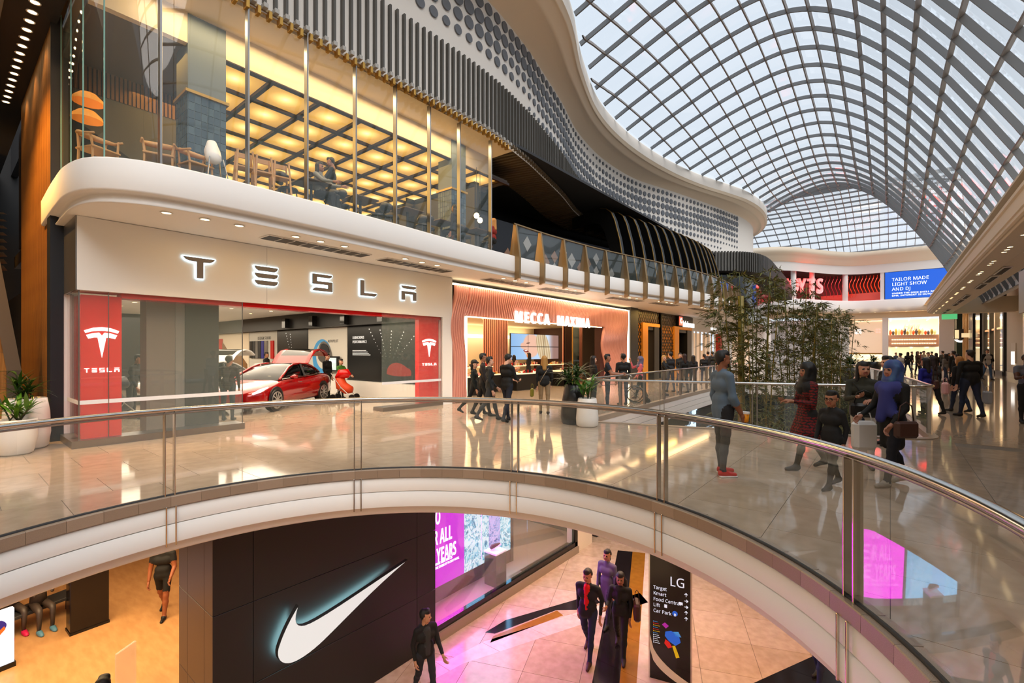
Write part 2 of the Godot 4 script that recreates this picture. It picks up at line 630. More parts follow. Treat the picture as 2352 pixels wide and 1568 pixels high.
func second_void() -> void:
	var p := void2_path()
	var f := thing("void_fascia", "white plaster fascia with a stone kerb round the long planted void", "fascia", Vector3.ZERO, 0.0, "", "structure")
	var sgn := 1.0 if Geometry2D.is_polygon_clockwise(PackedVector2Array(p)) else -1.0
	# the profile's offsets must point into the void
	var mid := Vector2(-3.3, -20)
	var t: Vector2 = (p[1] - p[0]).normalized()
	sgn = 1.0 if Vector2(-t.y, t.x).dot(mid - p[0]) > 0.0 else -1.0
	var pr := func(l: Array) -> Array:
		return l.map(func(v): return Vector2(v.x * sgn, v.y))
	var st := S()
	sweep(st, p, pr.call([Vector2(-0.1, 0.0), Vector2(-0.1, 0.02), Vector2(0.06, 0.02), Vector2(0.06, -0.12), Vector2(-0.1, -0.12)]), true, true)
	obj("kerb_stone", st, M.kerb2, f)
	for y in [[-0.12, -0.33], [-0.345, -0.56], [-0.575, -0.78]]:
		st = S()
		sweep(st, p, pr.call([Vector2(-0.05, y[0]), Vector2(0.05, y[0]), Vector2(0.05, y[1]), Vector2(-0.05, y[1])]), false, true)
		obj("fascia_band", st, M.white, f)
	var b := thing("balustrade", "glass balustrade with steel rail round the long void with the bamboo", "balustrade")
	st = S(true)
	sweep(st, p, ellipse(0.04, 0.03, 1.10, 12), true, true)
	obj("handrail", st, M.steel, b)
	st = S(true)
	sweep(st, p, [Vector2(0, 0.02), Vector2(0, 1.07)], false, true)
	obj("pane", st, M.glass, b)
	# posts at even spacing
	var acc := 0.0
	var n := p.size()
	var nxt := 0.3
	for i in n:
		var a: Vector2 = p[i]
		var c: Vector2 = p[(i + 1) % n]
		var l := a.distance_to(c)
		while nxt < acc + l:
			var q := a.lerp(c, (nxt - acc) / l)
			var ang := (c - a).angle()
			for s in [-0.05, 0.05]:
				st = S()
				var qq: Vector2 = q + (c - a).normalized() * s
				box(st, Vector3(qq.x, 0.54, qq.y), Vector3(0.014, 1.06, 0.07), Basis(Vector3.UP, -ang))
				obj("post", st, M.satin, b)
			nxt += 2.05
		acc += l

func offs(path: Array, d: float) -> Array:
	var o := []
	for i in path.size():
		var a: Vector2 = path[max(i - 1, 0)]
		var b: Vector2 = path[min(i + 1, path.size() - 1)]
		var t := (b - a).normalized()
		o.append(path[i] + Vector2(-t.y, t.x) * d)
	return o

func walk(path: Array, step: float, first := 0.0) -> Array:    # [point, right-hand normal] at even arc lengths
	var out := []
	var nxt := first
	var acc := 0.0
	for i in path.size() - 1:
		var a: Vector2 = path[i]
		var b: Vector2 = path[i + 1]
		var l := a.distance_to(b)
		while nxt <= acc + l:
			var t := (b - a) / l
			out.append([a + t * (nxt - acc), Vector2(-t.y, t.x)])
			nxt += step
		acc += l
	return out

func span(path: Array, z0: float, z1: float) -> Array:
	return path.filter(func(p): return p.y <= z0 and p.y >= z1)

func nbasis(nr: Vector2) -> Basis:      # local x along the normal, local z along the path
	return Basis(Vector3(nr.x, 0, nr.y), Vector3.UP, Vector3(-nr.y, 0, nr.x))

func balcony() -> void:
	var b := thing("balcony_slab", "long curved white balcony fascia above the left shopfronts", "balcony", Vector3.ZERO, 0.0, "", "structure")
	var st := S(true)
	sweep(st, E, [Vector2(-0.45, 5.20), Vector2(-0.06, 5.20), Vector2(-0.03, 5.195), Vector2(0.0, 5.16), Vector2(0.0, 4.66), Vector2(-0.01, 4.625), Vector2(-0.04, 4.615), Vector2(-0.12, 4.615)])
	obj("fascia_band", st, M.white, b)
	st = S(true)
	sweep(st, E, [Vector2(-0.10, 4.615), Vector2(-0.16, 4.60), Vector2(-0.14, 4.52), Vector2(-0.10, 4.45), Vector2(-0.115, 4.435), Vector2(-0.15, 4.435), Vector2(-0.5, 4.435)])
	obj("fascia_band", st, M.white, b)
	var poly := PackedVector2Array(offs(E, -0.35))
	poly.append(Vector2(-15.5, -45))
	poly.append(Vector2(-15.5, -1.85))
	st = S()
	slabp(st, poly, 4.44, 4.56)
	obj("soffit", st, M.white, b)
	poly = PackedVector2Array(offs(E, -0.3))
	poly.append(Vector2(-24, -45))
	poly.append(Vector2(-24, -1.8))
	st = S()
	slabp(st, poly, 4.75, 5.15)
	obj("deck", st, M.char, b)
	# downlights and vents in the soffit, in threes along the curve
	var dl := walk(offs(E, -0.42), 0.62, 3.9)
	var zs := [-2.74, -3.35, -3.96, -5.14, -5.74, -6.37, -8.3, -8.94, -9.55, -12.74, -13.4, -14.06, -15.98, -16.64, -17.22, -20.48, -21.21, -21.77, -23.78, -24.52, -25.03, -28.69, -29.29, -29.82]
	var lin := offs(E, -0.44)
	for z in zs:
		var p := at_z(lin, z)
		downlight("downlight", Vector3(p.x, 4.428, z), "small warm round downlight in the soffit above the left walkway", "downlights in the balcony soffit", 0.075, 2.6)
	for v in [[-4.7, -7.35], [-7.9, -10.5], [-12.4, -14.95], [-15.7, -18.35], [-20.4, -23.0], [-24.0, -26.5], [-28.6, -31.0], [-32.2, -34.4]]:
		var q := thing("air_vent", "dark slotted air vent in the soffit %s" % vent_where(v[0]), "vent", Vector3.ZERO, 0.0, "slot vents in the balcony soffit")
		var pa := at_z(offs(E, -0.98), v[0])
		var pb := at_z(offs(E, -0.98), v[1])
		var a := Vector3(pa.x, 4.43, v[0])
		var c := Vector3(pb.x, 4.43, v[1])
		var bs := Basis.looking_at(c - a)
		var l := a.distance_to(c)
		st = S()
		box(st, (a + c) / 2, Vector3(0.50, 0.03, l + 0.06), bs)
		obj("frame", st, M.white, q)
		st = S()
		box(st, (a + c) / 2 + Vector3(0, -0.012, 0), Vector3(0.43, 0.02, l), bs)
		obj("slot", st, M.vent, q)
		for i in range(1, 9):
			st = S()
			box(st, a.lerp(c, i / 9.0) + Vector3(0, -0.02, 0), Vector3(0.43, 0.02, 0.012), bs)
			obj("divider", st, M.white, q)
	# bronze fins and glass of the balustrade
	var rail := span(E, -12.7, -38.0)
	var bal := thing("balcony_balustrade", "balcony balustrade of tapered bronze fins and glass above the lit shopfronts", "balustrade")
	st = S()
	sweep(st, rail, [Vector2(-0.04, 6.29), Vector2(0.04, 6.29), Vector2(0.04, 6.33), Vector2(-0.04, 6.33)], true)
	obj("handrail", st, M.bronze, bal)
	st = S(true)
	sweep(st, rail, [Vector2(-0.05, 5.2), Vector2(-0.02, 6.28)])
	obj("pane", st, M.glass, bal)
	var fp := PackedVector2Array([Vector2(-0.02, 4.33), Vector2(0.20, 4.40), Vector2(0.21, 5.15), Vector2(0.035, 6.30), Vector2(-0.06, 6.30), Vector2(-0.24, 5.21), Vector2(0.0, 5.21)])
	for w in walk(rail, 1.47, 0.12):
		st = S()
		extr(st, fp, -0.045, 0.045)
		obj("fin", st, M.bronze, bal, Transform3D(nbasis(w[1]), v3(w[0], 0)))
	# curtain wall of the cafe
	var cw := thing("cafe_glazing", "tall curved glass curtain wall of the upper cafe with steel mullions", "glazing", Vector3.ZERO, 0.0, "", "structure")
	var gp := offs(E, -0.22)
	var mz := []
	for i in 9:
		mz.append(-2.5 - 1.287 * i)
	var glassline := gp.filter(func(p): return p.y > -12.9)
	var cuts := []
	for i in glassline.size():
		var p: Vector2 = glassline[i]
		if i > 0:
			for z in mz:
				if glassline[i - 1].y > z and p.y <= z:
					cuts.append(i)
			for x in [-13.6, -12.4, -11.5, -10.9]:
				if p.y > -2.3 and glassline[i - 1].x < x and p.x >= x:
					cuts.append(i)
	cuts.sort()
	var prev := 0
	for i in cuts:
		if i - prev > 0:
			st = S(true)
			sweep(st, glassline.slice(prev, i + 1), [Vector2(0, 5.2), Vector2(0, 8.95)])
			obj("pane", st, M.glass, cw)
		var p: Vector2 = glassline[i]
		st = S()
		if p.y > -2.3:
			box(st, Vector3(p.x, 7.1, p.y), Vector3(0.02, 3.8, 0.02))
			obj("glass_edge", st, M.glass_edge, cw)
		else:
			cbox(st, Vector3(p.x + 0.02, 7.1, p.y), Vector3(0.14, 3.85, 0.04), 0.006)
			obj("mullion", st, M.satin, cw)
		prev = i
	st = S()
	sweep(st, glassline, [Vector2(-0.06, 8.93), Vector2(0.06, 8.93), Vector2(0.06, 9.0), Vector2(-0.06, 9.0)], true)
	obj("head_rail", st, M.bronze, cw)
	# black ribbed canopy standing on the balcony
	var can := thing("ribbed_canopy", "black canopy of curved upright ribs with thin gold edges behind the balcony rail", "canopy")
	var rp := PackedVector2Array([Vector2(-0.25, 5.2), Vector2(-0.62, 7.2), Vector2(-0.92, 8.2), Vector2(-1.12, 8.62), Vector2(-1.42, 8.86), Vector2(-1.8, 8.95), Vector2(-3.7, 8.88), Vector2(-3.7, 8.35), Vector2(-2.3, 8.36), Vector2(-1.85, 8.2), Vector2(-1.6, 7.85), Vector2(-1.25, 6.9), Vector2(-0.85, 5.2)])
	var edge := [rp[0], rp[1], rp[2], rp[3], rp[4], rp[5]]
	var k := 0
	for w in walk(span(E, -20.6, -37.0), 0.93, 0.0):
		if k >= 14:
			break
		var xf := Transform3D(nbasis(w[1]), v3(w[0], 0))
		st = S()
		extr(st, rp, -0.10, 0.10)
		var rb := obj("rib", st, M.black, can, xf)
		st = S()
		var ep := PackedVector2Array()
		for p in edge:
			ep.append(p + Vector2(0.012, 0.004))
		for i in range(edge.size() - 1, -1, -1):
			ep.append(edge[i] - Vector2(0.03, 0.0))
		extr(st, ep, 0.095, 0.125)
		obj("gold_edge", st, M.brass, rb)
		k += 1
	# dark mural wall on the balcony with pale diamonds
	var wl := offs(E, -2.3)
	var mur := thing("mural_wall", "dark wall with white and tan diamond shapes behind the balcony glass", "wall", Vector3.ZERO, 0.0, "", "structure")
	var mp := span(wl, -13.4, -31)
	st = S()
	sweep(st, mp, [Vector2(0, 5.15), Vector2(0, 7.25), Vector2(-0.3, 7.25), Vector2(-0.3, 5.15)], true)
	obj("panel", st, M.navy, mur)
	rng.seed = 12
	k = 0
	for w in walk(mp, 0.62, 1.0):
		for r in 2:
			if rng.randf() < (0.30 if k < 4 else 0.12) or k > 16:
				continue
			var sc := rng.randf_range(0.8, 1.25)
			st = S()
			extr(st, PackedVector2Array([Vector2(0, -0.30 * sc), Vector2(0.24 * sc, 0), Vector2(0, 0.30 * sc), Vector2(-0.24 * sc, 0)]), 0.0, 0.02)
			var nb := Basis(Vector3(-w[1].y, 0, w[1].x), Vector3.UP, Vector3(w[1].x, 0, w[1].y))
			obj("diamond", st, M.oakpale if rng.randf() < 0.3 else M.finlight, mur, Transform3D(nb, v3(w[0], 5.62 + 0.62 * r + (0.31 if k & 1 else 0.0)) + Vector3(w[1].x, 0, w[1].y) * 0.005))
		k += 1
	# black backing behind the balcony
	st = S()
	sweep(st, span(offs(E, -5.6), -12.5, -37), [Vector2(0, 5.15), Vector2(0, 9.2)])
	tag(obj("wall_back", st, M.black), "black wall closing the balcony behind the mural", "wall", "", "structure")

func vent_where(z: float) -> String:
	var k := [-4.7, -7.9, -12.4, -15.7, -20.4, -24.0, -28.6, -32.2].find(z)
	return ["above the first gap of the five big letters", "above the last two of the five big letters", "at the left end of the pink fin facade", "above the middle of the pink fin facade", "above the right half of the pink fin facade", "beside the dark column after the pink facade", "above the yellow lattice shopfront", "nearest the bamboo, farthest along"][k]

func at_z(path: Array, z: float) -> Vector2:
	for i in path.size() - 1:
		var a: Vector2 = path[i]
		var b: Vector2 = path[i + 1]
		if (a.y - z) * (b.y - z) <= 0.0 and absf(a.y - b.y) > 0.001 and a.x > -11.5 and (i > 10 or a.x > -10.9):
			return a.lerp(b, (z - a.y) / (b.y - a.y))
	return path[-1]

var dl_mesh: Array = []
func downlight(n: String, at: Vector3, label: String, group: String, r := 0.075, e := 2.0, lit := true) -> void:
	if dl_mesh.is_empty():
		var st := S(true)
		lathe(st, [Vector2(1.35, 0.0), Vector2(1.33, -0.10), Vector2(1.05, -0.12), Vector2(0.95, 0.1)], 14)
		dl_mesh.append(done(st))
		st = S()
		lathe(st, [Vector2(0.0, -0.03), Vector2(0.98, -0.03)], 12)
		dl_mesh.append(done(st))
	var o := thing(n, label, "downlight", at, 0.0, group)
	var sc := Transform3D(Basis.from_scale(Vector3.ONE * r), Vector3.ZERO)
	part("trim_ring", dl_mesh[0], M.white, o, sc)
	part("bulb", dl_mesh[1], M.lampwarm, o, sc)
	if lit:
		spot("downlight", at + Vector3(0, -0.03, 0), Vector3(0.0, -1, 0.001), Color(1.0, 0.83, 0.60), e, 55.0, r * 0.8)

func upper_wall() -> void:
	var w := thing("wall_left", "tall curved white wall studded with grey discs below the roof", "wall", Vector3.ZERO, 0.0, "", "structure")
	var st := S(true)
	sweep(st, W, [Vector2(0, 8.9), Vector2(0, 13.4)])
	obj("wall_face", st, M.plaster, w)
	# cornice lofted between the wall top and the roof edge
	var c := thing("cornice", "broad cream cornice with rolled mouldings between dotted wall and glass roof", "cornice", Vector3.ZERO, 0.0, "", "structure")
	var prof := [[0.0, 13.2], [0.10, 13.32], [0.38, 13.47], [0.60, 13.55], [0.63, 13.52], [0.68, 13.52], [0.71, 13.57], [0.84, 13.70], [0.90, 13.74], [0.92, 13.72], [0.94, 13.74], [0.955, 13.85], [1.0, 13.93], [1.0, 14.55], [0.97, 14.62], [0.7, 14.65]]
	var wp := even(W, 160)
	var cp := even(CN, 160)
	st = S(true)
	var st2 := S(true)
	for i in 160:
		for j in prof.size() - 1:
			var q := []
			for e in [[i, j], [i + 1, j], [i + 1, j + 1], [i, j + 1]]:
				var f: Array = prof[e[1]]
				var a: Vector2 = wp[e[0]].lerp(cp[e[0]], f[0])
				q.append(v3(a, f[1]))
			quad(st if j < 12 else st2, q[0], q[1], q[2], q[3])
	obj("cove_moulding", st, M.creamwall, c)
	obj("roof_edge", st2, M.plaster, c)
	# discs
	var dsc := walk(W, 0.48, 0.0)
	var dm := S()
	disc(dm, Vector3.ZERO, Vector3(0, 0, 1), 1.0, 1.0, 18)
	var dmesh := done(dm)
	var grid := []
	for i in dsc.size():
		var p: Vector2 = dsc[i][0]
		if p.y > -4.0 or p.y < -42.3:
			continue
		for r in 9:
			var y := 9.55 + 0.48 * r
			var s := i * 0.48
			var yc := 12.25 - 1.15 * smoothstep(-13.0, -27.0, p.y) + 0.35 * sin(s * 0.42) + 0.9 * smoothstep(-25.0, -36.0, p.y) * 1.0
			var rad := 0.225 - 0.085 * absf(y - yc) + 0.02 * sin(s * 1.7 + r)
			rad = clampf(rad, 0.0, 0.215)
			if p.y > -9.5:
				rad -= 0.02 * (p.y + 9.5) + 0.02
			if y > 13.15 or rad < 0.055 or y < 9.6:
				continue
			if p.y > -14 and y < 11.0:
				continue
			grid.append([rad, p, dsc[i][1], y])
	grid.sort_custom(func(a, b): return a[1].y > b[1].y)
	var rest := []
	for i in grid.size():
		var g: Array = grid[i]
		var nb := Basis(Vector3(-g[2].y, 0, g[2].x), Vector3.UP, Vector3(g[2].x, 0, g[2].y))
		var xf := Transform3D(nb * Basis.from_scale(Vector3(g[0], g[0], 0.05)), v3(g[1], g[3]))
		if i < 300:
			part("disc", dmesh, M.greydisc, w, xf)
		else:
			rest.append(xf)
	if not rest.is_empty():
		many("discs", dmesh, M.greydisc, rest, w)
	# vertical fins along the foot of the wall and slats under them
	var fs := thing("fin_screen", "band of dark vertical fins along the foot of the dotted wall", "fin screen")
	var fm := S()
	cbox(fm, Vector3(0.055, 9.9, 0), Vector3(0.11, 1.8, 0.06), 0.006)
	var fmesh := done(fm)
	fm = S()
	cbox(fm, Vector3(-0.8, 8.99, 0), Vector3(1.9, 0.10, 0.09), 0.006)
	var smesh := done(fm)
	fm = S()
	cbox(fm, Vector3(0.02, 8.86, 0.11), Vector3(0.16, 0.16, 0.07), 0.006)
	var bmesh := done(fm)
	var ws := walk(W, 0.222, 0.0)
	var kk := 0
	for q in ws:
		var p: Vector2 = q[0]
		if p.y > -2.2 or p.y < -30.0:
			continue
		var xf := Transform3D(nbasis(q[1]), v3(p, 0))
		part("fin", fmesh, M.fin, fs, xf)
		if p.y < -12.6:
			part("soffit_slat", smesh, M.slatbrown, fs, xf)
		elif p.y > -12.6:
			part("bracket", bmesh, M.brass, fs, xf)
			many1(xf, smesh)
		kk += 1
	if not slat_rest.is_empty():
		many("soffit_slats", smesh, M.finlight, slat_rest, fs)
	# farther screen at the bend of the balcony
	var f2 := thing("fin_screen", "far grey finned band below the rounded end of the dotted wall", "fin screen")
	var path := smooth_path([Vector2(-12.4, -36.2), Vector2(-11.3, -36.6), Vector2(-10.3, -37.3), Vector2(-8.9, -38.6), Vector2(-8.1, -40.3), Vector2(-7.85, -43), Vector2(-8.1, -48), Vector2(-8.5, -55), Vector2(-9.2, -64)], 0.2)
	fm = S()
	box(fm, Vector3(0.08, 8.66, 0), Vector3(0.16, 1.5, 0.09))
	fmesh = done(fm)
	for q in walk(path, 0.235, 0.0):
		part("fin", fmesh, M.fin, f2, Transform3D(nbasis(q[1]), v3(q[0], 0)))
	st = S()
	sweep(st, path, [Vector2(-0.01, 7.95), Vector2(-0.01, 9.35), Vector2(-2.5, 9.4)])
	obj("backing", st, M.finlight, f2)
	st = S()
	sweep(st, path, [Vector2(0.16, 7.9), Vector2(-3.0, 7.9)])
	obj("soffit", st, M.char, f2)
	st = S()
	sweep(st, offs(path, -0.8), [Vector2(0, 5.0), Vector2(0, 7.9)])
	obj("dark_glazing", st, M.blackgloss, f2)

var slat_rest := []
func many1(xf: Transform3D, _m: Mesh) -> void:
	slat_rest.append(xf)

func even(path: Array, n: int) -> Array:
	var tot := 0.0
	for i in path.size() - 1:
		tot += path[i].distance_to(path[i + 1])
	var w := walk(path, tot / n * 0.99999, 0.0)
	var o := []
	for i in n + 1:
		o.append(w[min(i, w.size() - 1)][0])
	return o

# ---------- roof: height over the plan
func fx(x: float) -> float:
	return lerp_tab([Vector2(-16, 12.0), Vector2(-13.5, 13.6), Vector2(-11.66, 14.55), Vector2(-10.95, 14.9), Vector2(-9.77, 15.42), Vector2(-8.67, 15.85), Vector2(-7.68, 16.22), Vector2(-6.72, 16.5), Vector2(-5.84, 16.7), Vector2(-5.0, 16.84), Vector2(-4.27, 16.88), Vector2(-3.52, 16.8), Vector2(-2.72, 16.55), Vector2(-1.94, 16.1), Vector2(-1.07, 15.45), Vector2(-0.2, 14.53), Vector2(0.7, 13.4), Vector2(1.58, 12.05), Vector2(2.46, 10.5), Vector2(3.35, 8.85), Vector2(4.2, 7.05), Vector2(5.0, 5.2)], x)

func gz(z: float) -> float:
	return lerp_tab([Vector2(-60, 2.2), Vector2(-56, 1.4), Vector2(-53, 0.5), Vector2(-51, -0.25), Vector2(-48, -0.75), Vector2(-44, -1.0), Vector2(-40.7, -1.0), Vector2(-37, -0.75), Vector2(-34, -0.42), Vector2(-30, -0.15), Vector2(-27, 0), Vector2(-24, 0), Vector2(-21, -0.2), Vector2(-19.7, -0.4), Vector2(-17.7, -0.75), Vector2(-15, -1.25), Vector2(-12, -1.9), Vector2(-8, -2.6), Vector2(0, -3.2), Vector2(6, -3.4)], z)

func roof_y(x: float, z: float) -> float:
	var a := fx(x) + (gz(z) + gz(z - 0.8) + gz(z + 0.8)) / 3.0 * smoothstep(5.4, 1.0, x)
	var bump := lerp_tab([Vector2(-80, 0.0), Vector2(-77, 1.2), Vector2(-74, 2.3), Vector2(-71, 3.1), Vector2(-68, 3.6), Vector2(-62, 4.0), Vector2(-56, 3.0), Vector2(-50, 1.2)], z)
	var h := 15.3 + bump
	if z > -49.0:
		var c := cx_at(z)
		a += (14.62 - fx(c) - gz(z)) * pow(clampf(1.0 - (x - c) / 5.0, 0.0, 1.0), 2.0)
	return lerpf(a, h, smoothstep(-51.0, -60.0, z))

func cx_at(z: float) -> float:
	if z < -49.0:
		return -16.0
	var best := -8.0
	for i in CN.size() - 1:
		if (CN[i].y - z) * (CN[i + 1].y - z) <= 0.0 and CN[i].y > -49.2:
			best = CN[i].x
	return best

func roof() -> void:
	var r := thing("roof", "curving gridshell glass roof of grey steel ribs over the mall", "roof", Vector3.ZERO, 0.0, "", "structure")
	var xs := [-16.2, -14.9, -13.5, -12.2, -10.95, -9.77, -8.67, -7.68, -6.72, -5.84, -5.0, -4.27, -3.52, -2.72, -1.94, -1.07, -0.2, 0.7, 1.58, 2.46, 3.35, 4.2, 5.0]
	var zs := []
	for i in 52:
		zs.append(4.5 - 1.65 * i)
	zs.append(-80.2)
	var cxs := []
	for z in zs:
		cxs.append(cx_at(z) + 0.02)
	# ribs across the mall
	for i in zs.size():
		var z: float = zs[i]
		var pts := []
		var x: float = cxs[i]
		while x < 5.0:
			pts.append(Vector3(x, roof_y(x, z), z))
			x += 0.42
		pts.append(Vector3(5.0, roof_y(5.0, z), z))
		obj("cross_rib", ribbon(pts, 0.065, 0.19), M.rib, r)
	# ribs along the mall
	for x in xs:
		var run := []
		for k in 211:
			var z := 4.5 - 0.4 * k
			if x >= cx_at(z) + 0.02 and z > -80.3:
				run.append(Vector3(x, roof_y(x, z), z))
			elif run.size() > 2:
				obj("long_rib", ribbon(run, 0.055, 0.17), M.rib2, r)
				run = []
		if run.size() > 2:
			obj("long_rib", ribbon(run, 0.055, 0.17), M.rib2, r)
	# panes, the nearer ones one by one
	var rest := S()
	var n := 0
	for i in zs.size() - 1:
		for j in xs.size() - 1:
			var za: float = zs[i]
			var zb: float = zs[i + 1]
			var lim: float = minf(cxs[i], cxs[i + 1])
			if xs[j + 1] < lim:
				continue
			var up := Vector3(0, 0.20, 0)
			var q := []
			for e in [[xs[j], za], [xs[j + 1], za], [xs[j + 1], zb], [xs[j], zb]]:
				q.append(Vector3(e[0], roof_y(e[0], e[1]), e[1]))
			var nn: Vector3 = (q[1] - q[0]).cross(q[3] - q[0]).normalized()
			if nn.y < 0:
				nn = -nn
			for e in 4:
				q[e] += nn * 0.14
			var vis := za < -10.0 and n < 300
			var st := S() if vis else rest
			quad(st, q[0], q[1], q[2], q[3])
			if vis:
				obj("pane", st, M.roofglass, r)
				n += 1
	var o := obj("panes", rest, M.roofglass, r)
	o.set_meta("kind", "stuff")

func ribbon(pts: Array, w: float, d: float) -> SurfaceTool:      # upright flat bar along a line, its depth along the shell's normal
	var st := S()
	var k := pts.size()
	var rings := []
	for i in k:
		var t: Vector3 = (pts[min(i + 1, k - 1)] - pts[max(i - 1, 0)]).normalized()
		var p: Vector3 = pts[i]
		var e := 0.2
		var nn := Vector3(-(roof_y(p.x + e, p.z) - roof_y(p.x - e, p.z)) / (2 * e), 1.0, -(roof_y(p.x, p.z + e) - roof_y(p.x, p.z - e)) / (2 * e)).normalized()
		var s := t.cross(nn).normalized() * w * 0.5
		var h := nn * d * 0.5
		rings.append([p - s - h, p + s - h, p + s + h, p - s + h])
	for i in k - 1:
		for j in 4:
			var jj := (j + 1) % 4
			quad(st, rings[i][j], rings[i + 1][j], rings[i + 1][jj], rings[i][jj])
	return st

# plane x = const facing +x: local u runs down the mall (u = -z), y up, w outwards
func xplane(x: float) -> Transform3D:
	return Transform3D(Basis(Vector3.UP, PI / 2), Vector3(x, 0, 0))

func P2(l: Array) -> PackedVector2Array:      # flat list of numbers -> polygon
	var o := PackedVector2Array()
	for i in range(0, l.size(), 2):
		o.append(Vector2(l[i], l[i + 1]))
	return o

func fit(poly: PackedVector2Array, u: float, y: float, w: float, h: float) -> PackedVector2Array:
	var o := PackedVector2Array()
	for p in poly:
		o.append(Vector2(u + p.x * w, y + p.y * h))
	return o

func bez(pts: Array, n := 10) -> PackedVector2Array:     # closed outline of cubic pieces: p, c1, c2, p, c1, c2, ...
	var o := PackedVector2Array()
	for i in range(0, pts.size(), 3):
		var a: Vector2 = pts[i]
		var b: Vector2 = pts[i + 1]
		var c: Vector2 = pts[i + 2]
		var d: Vector2 = pts[(i + 3) % pts.size()]
		for k in n:
			o.append(a.bezier_interpolate(b, c, d, float(k) / n))
	return o

func letter_sign(o: Node3D, polys: Array, xf: Transform3D, d: float, m: Material, halo: Material = null, hw := 0.022) -> void:
	var st := S()
	var sh := S()
	for p in polys:
		extr(st, p, d * 0.55, d)
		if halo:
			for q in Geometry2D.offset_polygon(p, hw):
				extr(sh, q, d * 0.25, d * 0.5)  # oversized glowing plate added to draw the halo round each letter
	var l := obj("letter", st, m, o, xf)
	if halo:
		obj("added_halo_plate", sh, halo, l)

func big_lights() -> void:
	var warm := Color(1.0, 0.82, 0.58)
	lamp("showroom_ceiling_light", Vector3(-18.5, 3.45, -6.5), Vector2(8, 6), Color(1.0, 0.93, 0.82), 60.0)
	lamp("showroom_ceiling_light", Vector3(-13.4, 3.3, -7.4), Vector2(1.0, 5), Color(1.0, 0.90, 0.76), 14.0)
	lamp("showroom_rear_light", Vector3(-30, 3.45, -6.5), Vector2(10, 6), Color(1.0, 0.93, 0.82), 60.0)
	lamp("beauty_shop_ceiling_light", Vector3(-16.5, 3.5, -19), Vector2(6, 12), warm, 70.0)
	lamp("cafe_ceiling_light", Vector3(-16.0, 8.1, -8), Vector2(9, 10), Color(1.0, 0.78, 0.42), 60.0)
	lamp("cafe_front_light", Vector3(-10.9, 8.85, -7), Vector2(0.5, 9), Color(1.0, 0.88, 0.66), 14.0)
	lamp("lower_ceiling_light", Vector3(-5.0, -0.80, -10.4), Vector2(4, 3), Color(1.0, 0.84, 0.68), 22.0)
	lamp("lower_ceiling_light", Vector3(-12.0, -0.80, -1.6), Vector2(4, 5), Color(1.0, 0.86, 0.66), 40.0)
	lamp("lower_ceiling_light", Vector3(2.5, -0.80, -7.5), Vector2(4, 6), Color(1.0, 0.78, 0.50), 30.0)
	lamp("lower_ceiling_light", Vector3(-4.0, -0.80, 4.5), Vector2(6, 3), Color(1.0, 0.84, 0.64), 30.0)
	lamp("window_display_light", Vector3(-9.6, -0.80, -10.2), Vector2(1.5, 5), Color(1.0, 0.86, 0.72), 4.0)
	lamp("walkway_soffit_light", Vector3(-10.9, 4.38, -7), Vector2(0.2, 8), warm, 4.0)
	lamp("walkway_soffit_light", Vector3(-11.0, 4.38, -19), Vector2(0.2, 12), warm, 9.0)
	lamp("walkway_soffit_light", Vector3(-10.4, 4.38, -31), Vector2(0.2, 10), warm, 12.0)
	lamp("right_shop_light", Vector3(8.6, 7.0, -58), Vector2(2.5, 34), warm, 200.0)
	lamp("near_fill_light", Vector3(-3.0, 4.3, 6.5), Vector2(16, 2), Color(1.0, 0.90, 0.78), 40.0)  # unseen fill lamp behind the viewpoint; no fitting is built there
	lamp("far_shop_light", Vector3(0.5, 6.0, -84), Vector2(10, 6), warm, 260.0)
	lamp("cinema_light", Vector3(-6.0, 12.0, -81.5), Vector2(10, 3), Color(1.0, 0.42, 0.40), 60.0)

